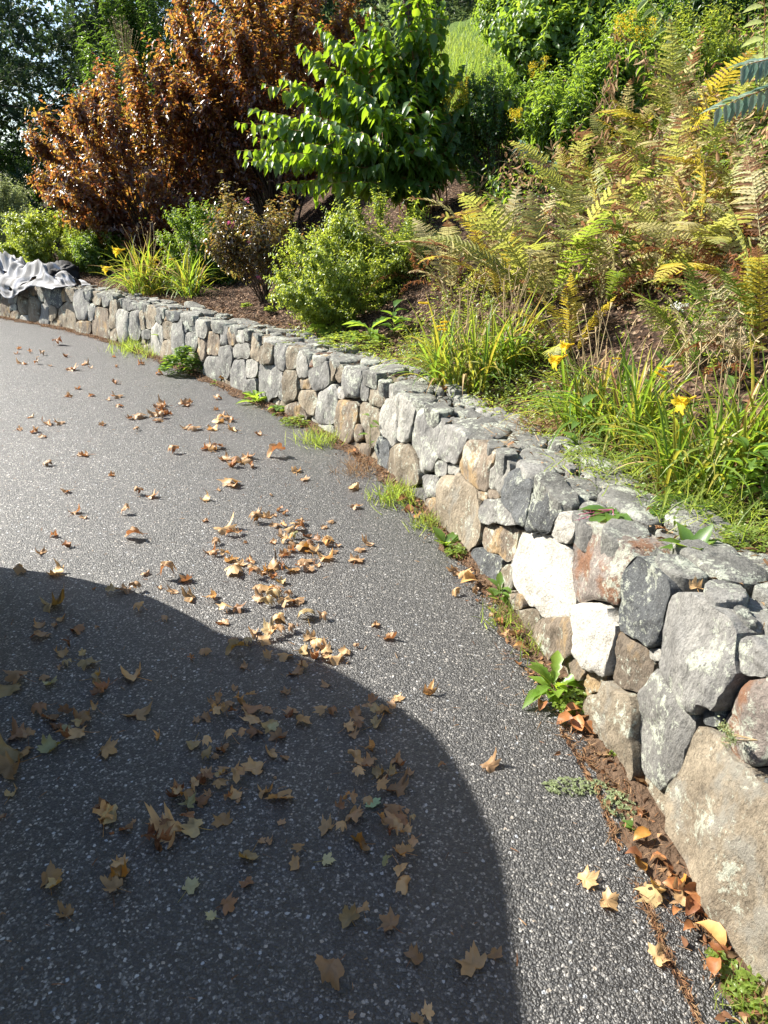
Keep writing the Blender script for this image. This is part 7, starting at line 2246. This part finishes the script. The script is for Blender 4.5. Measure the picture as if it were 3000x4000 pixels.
# ------------------------------------------------------------------ the parked van beside the photographer; only its shadow shows
def van():
    X0, X1 = -1.95, -3.85
    # outline of the near side found from the shadow's edge on the asphalt
    prof = []
    hx = SUN.x / SUN.z; hy = SUN.y / SUN.z
    for p in SHADE_LINE:
        g = G(*p)
        z = (X0 - g[0]) / hx
        prof.append((g[1] + hy * z, z))
    prof = [q for q in prof if q[1] > .12]
    y_last, z_last = prof[-1]
    ys = [prof[0][0] + .01] + [q[0] for q in prof]; zs = [.28] + [q[1] for q in prof]
    top_z = z_last
    out = list(zip(ys, zs))
    out += [(y_last - 1.0, top_z + .02), (y_last - 2.2, top_z - .04), (y_last - 3.0, top_z - .40), (y_last - 3.5, top_z - .85), (y_last - 4.3, top_z - 1.0), (y_last - 4.6, top_z - 1.3), (y_last - 4.65, .3)]
    out = [q for k, q in enumerate(out) if k == 0 or math.hypot(q[0] - out[k - 1][0], q[1] - out[k - 1][1]) > .02]
    P_ = np.array(out)
    print('van profile', np.round(P_, 2).tolist())
    cy_, cz_ = P_[:, 0].mean(), 1.0
    secs = [(X0 - .06, .965), (X0 - .012, .988), (X0, 1.0), (X0 - .0, 1.0)]
    xs = [(X0 - .05, .985), (X0 - .01, .996), (X0 - .0, 1.0), ((X0 + X1) / 2, 1.005), (X1, 1.0), (X1 + .01, .996), (X1 + .05, .985)]
    xs = [(X0, .97), (X0 - .02, .99), (X0 - .06, 1.0), ((X0 + X1) / 2, 1.0), (X1 + .06, 1.0), (X1 + .02, .99), (X1, .97)]
    # keep the near rim at full size so the shadow's edge is the rim itself
    xs[0] = (X0, 1.0)
    n = len(P_)
    V = np.concatenate([np.stack([np.full(n, x), cy_ + (P_[:, 0] - cy_) * s, cz_ + (P_[:, 1] - cz_) * s], -1) for x, s in xs])
    b = Bag()
    m = len(xs)
    i, j = np.meshgrid(np.arange(m - 1), np.arange(n), indexing='ij'); j2 = (j + 1) % n
    Q = np.stack([i * n + j, i * n + j2, (i + 1) * n + j2, (i + 1) * n + j], -1).reshape(-1, 4)
    cn = [np.array([X0, cy_, .9]), np.array([X1, cy_, .9])]
    V = np.concatenate([V, cn])
    k = np.arange(n)
    T = np.concatenate([np.stack([k, (k + 1) % n, np.full(n, m * n)], -1), np.stack([(m - 1) * n + (k + 1) % n, (m - 1) * n + k, np.full(n, m * n + 1)], -1)])
    paint = plain_mat('van_paint', (.05, .055, .06), (.055, .06, .065), 3, .35, .5)
    glass = plain_mat('tinted_glass', (.01, .012, .013), None, 3, .1, .6)
    rub = plain_mat('tyre_rubber', (.02, .02, .02), None, 9, .85)
    rimm = plain_mat('rim_metal', (.5, .5, .5), None, 9, .35, .5, metal=1.0)
    red = plain_mat('tail_light_red', (.35, .01, .01), None, 9, .2, .5)
    e = empty('parked_van', ((X0 + X1) / 2, cy_, 0), 'dark grey van parked just left of the view, casting the big shadow', 'van')
    w0 = np.array(e.location)
    obj('body', mesh_np('van_body', V - w0, [T, Q]), paint, e)
    y1, y0 = P_[:, 0].max(), P_[:, 0].min()

    def quad(name, pts, mat, parent=None):
        pts = np.array(pts, float) - w0
        nrm = np.cross(pts[1] - pts[0], pts[3] - pts[0]); nrm = nrm / np.linalg.norm(nrm) * .012
        V = np.concatenate([pts + nrm, pts - nrm])
        return obj(name, mesh_np(name, V, np.array([(0, 1, 2, 3), (7, 6, 5, 4), (0, 4, 5, 1), (1, 5, 6, 2), (2, 6, 7, 3), (3, 7, 4, 0)])), mat, parent or e)
    for xq in (X0 + .004, X1 - .004):
        for a_, b_ in ((y1 - 1.35, y1 - .55), (y1 - 2.35, y1 - 1.45), (y1 - 3.25, y1 - 2.45)):
            quad('side_window', [(xq, a_, 1.12), (xq, b_, 1.12), (xq, b_ - .06, top_z - .28), (xq, a_, top_z - .28)], glass)
        for yd in (y1 - 1.5, y1 - 2.5):
            quad('door_handle', [(xq, yd - .12, 1.0), (xq, yd, 1.0), (xq, yd, 1.04), (xq, yd - .12, 1.04)], rimm)
        for yw in (y1 - .85, y0 + .95):
            t = np.linspace(0, 2 * math.pi, 28, endpoint=False)
            sgn = 1 if xq > -3 else -1
            rings = [(0, .335), (.0, .30), (-.03, .215), (-.20, .215), (-.20, .335)]
            V = np.concatenate([np.stack([np.full(28, xq + sgn * (.015 + dx)), yw + r_ * np.cos(t), .34 + r_ * np.sin(t)], -1) for dx, r_ in rings]) - w0
            i, j = np.meshgrid(np.arange(5), np.arange(28), indexing='ij'); j2 = (j + 1) % 28; i2 = (i + 1) % 5
            wh = bpy.data.objects.new('wheel', None); link(wh, e); wh.location = (0, 0, 0)
            obj('tyre', mesh_np('tyre', V, np.stack([i * 28 + j, i * 28 + j2, i2 * 28 + j2, i2 * 28 + j], -1).reshape(-1, 4), smooth=True), rub, wh)
            V = np.concatenate([np.stack([np.full(28, xq + sgn * (dx - .01)), yw + r_ * np.cos(t), .34 + r_ * np.sin(t)], -1) for dx, r_ in ((-.01, .212), (.01, .18), (-.02, .12), (.012, .06))] + [np.array([[xq + sgn * .01, yw, .34]])]) - w0
            i, j = np.meshgrid(np.arange(3), np.arange(28), indexing='ij'); j2 = (j + 1) % 28
            k = np.arange(28)
            obj('rim', mesh_np('rim', V, [np.stack([3 * 28 + k, 3 * 28 + (k + 1) % 28, np.full(28, 112)], -1), np.stack([i * 28 + j, i * 28 + j2, (i + 1) * 28 + j2, (i + 1) * 28 + j], -1).reshape(-1, 4)]), rimm, wh)
van()
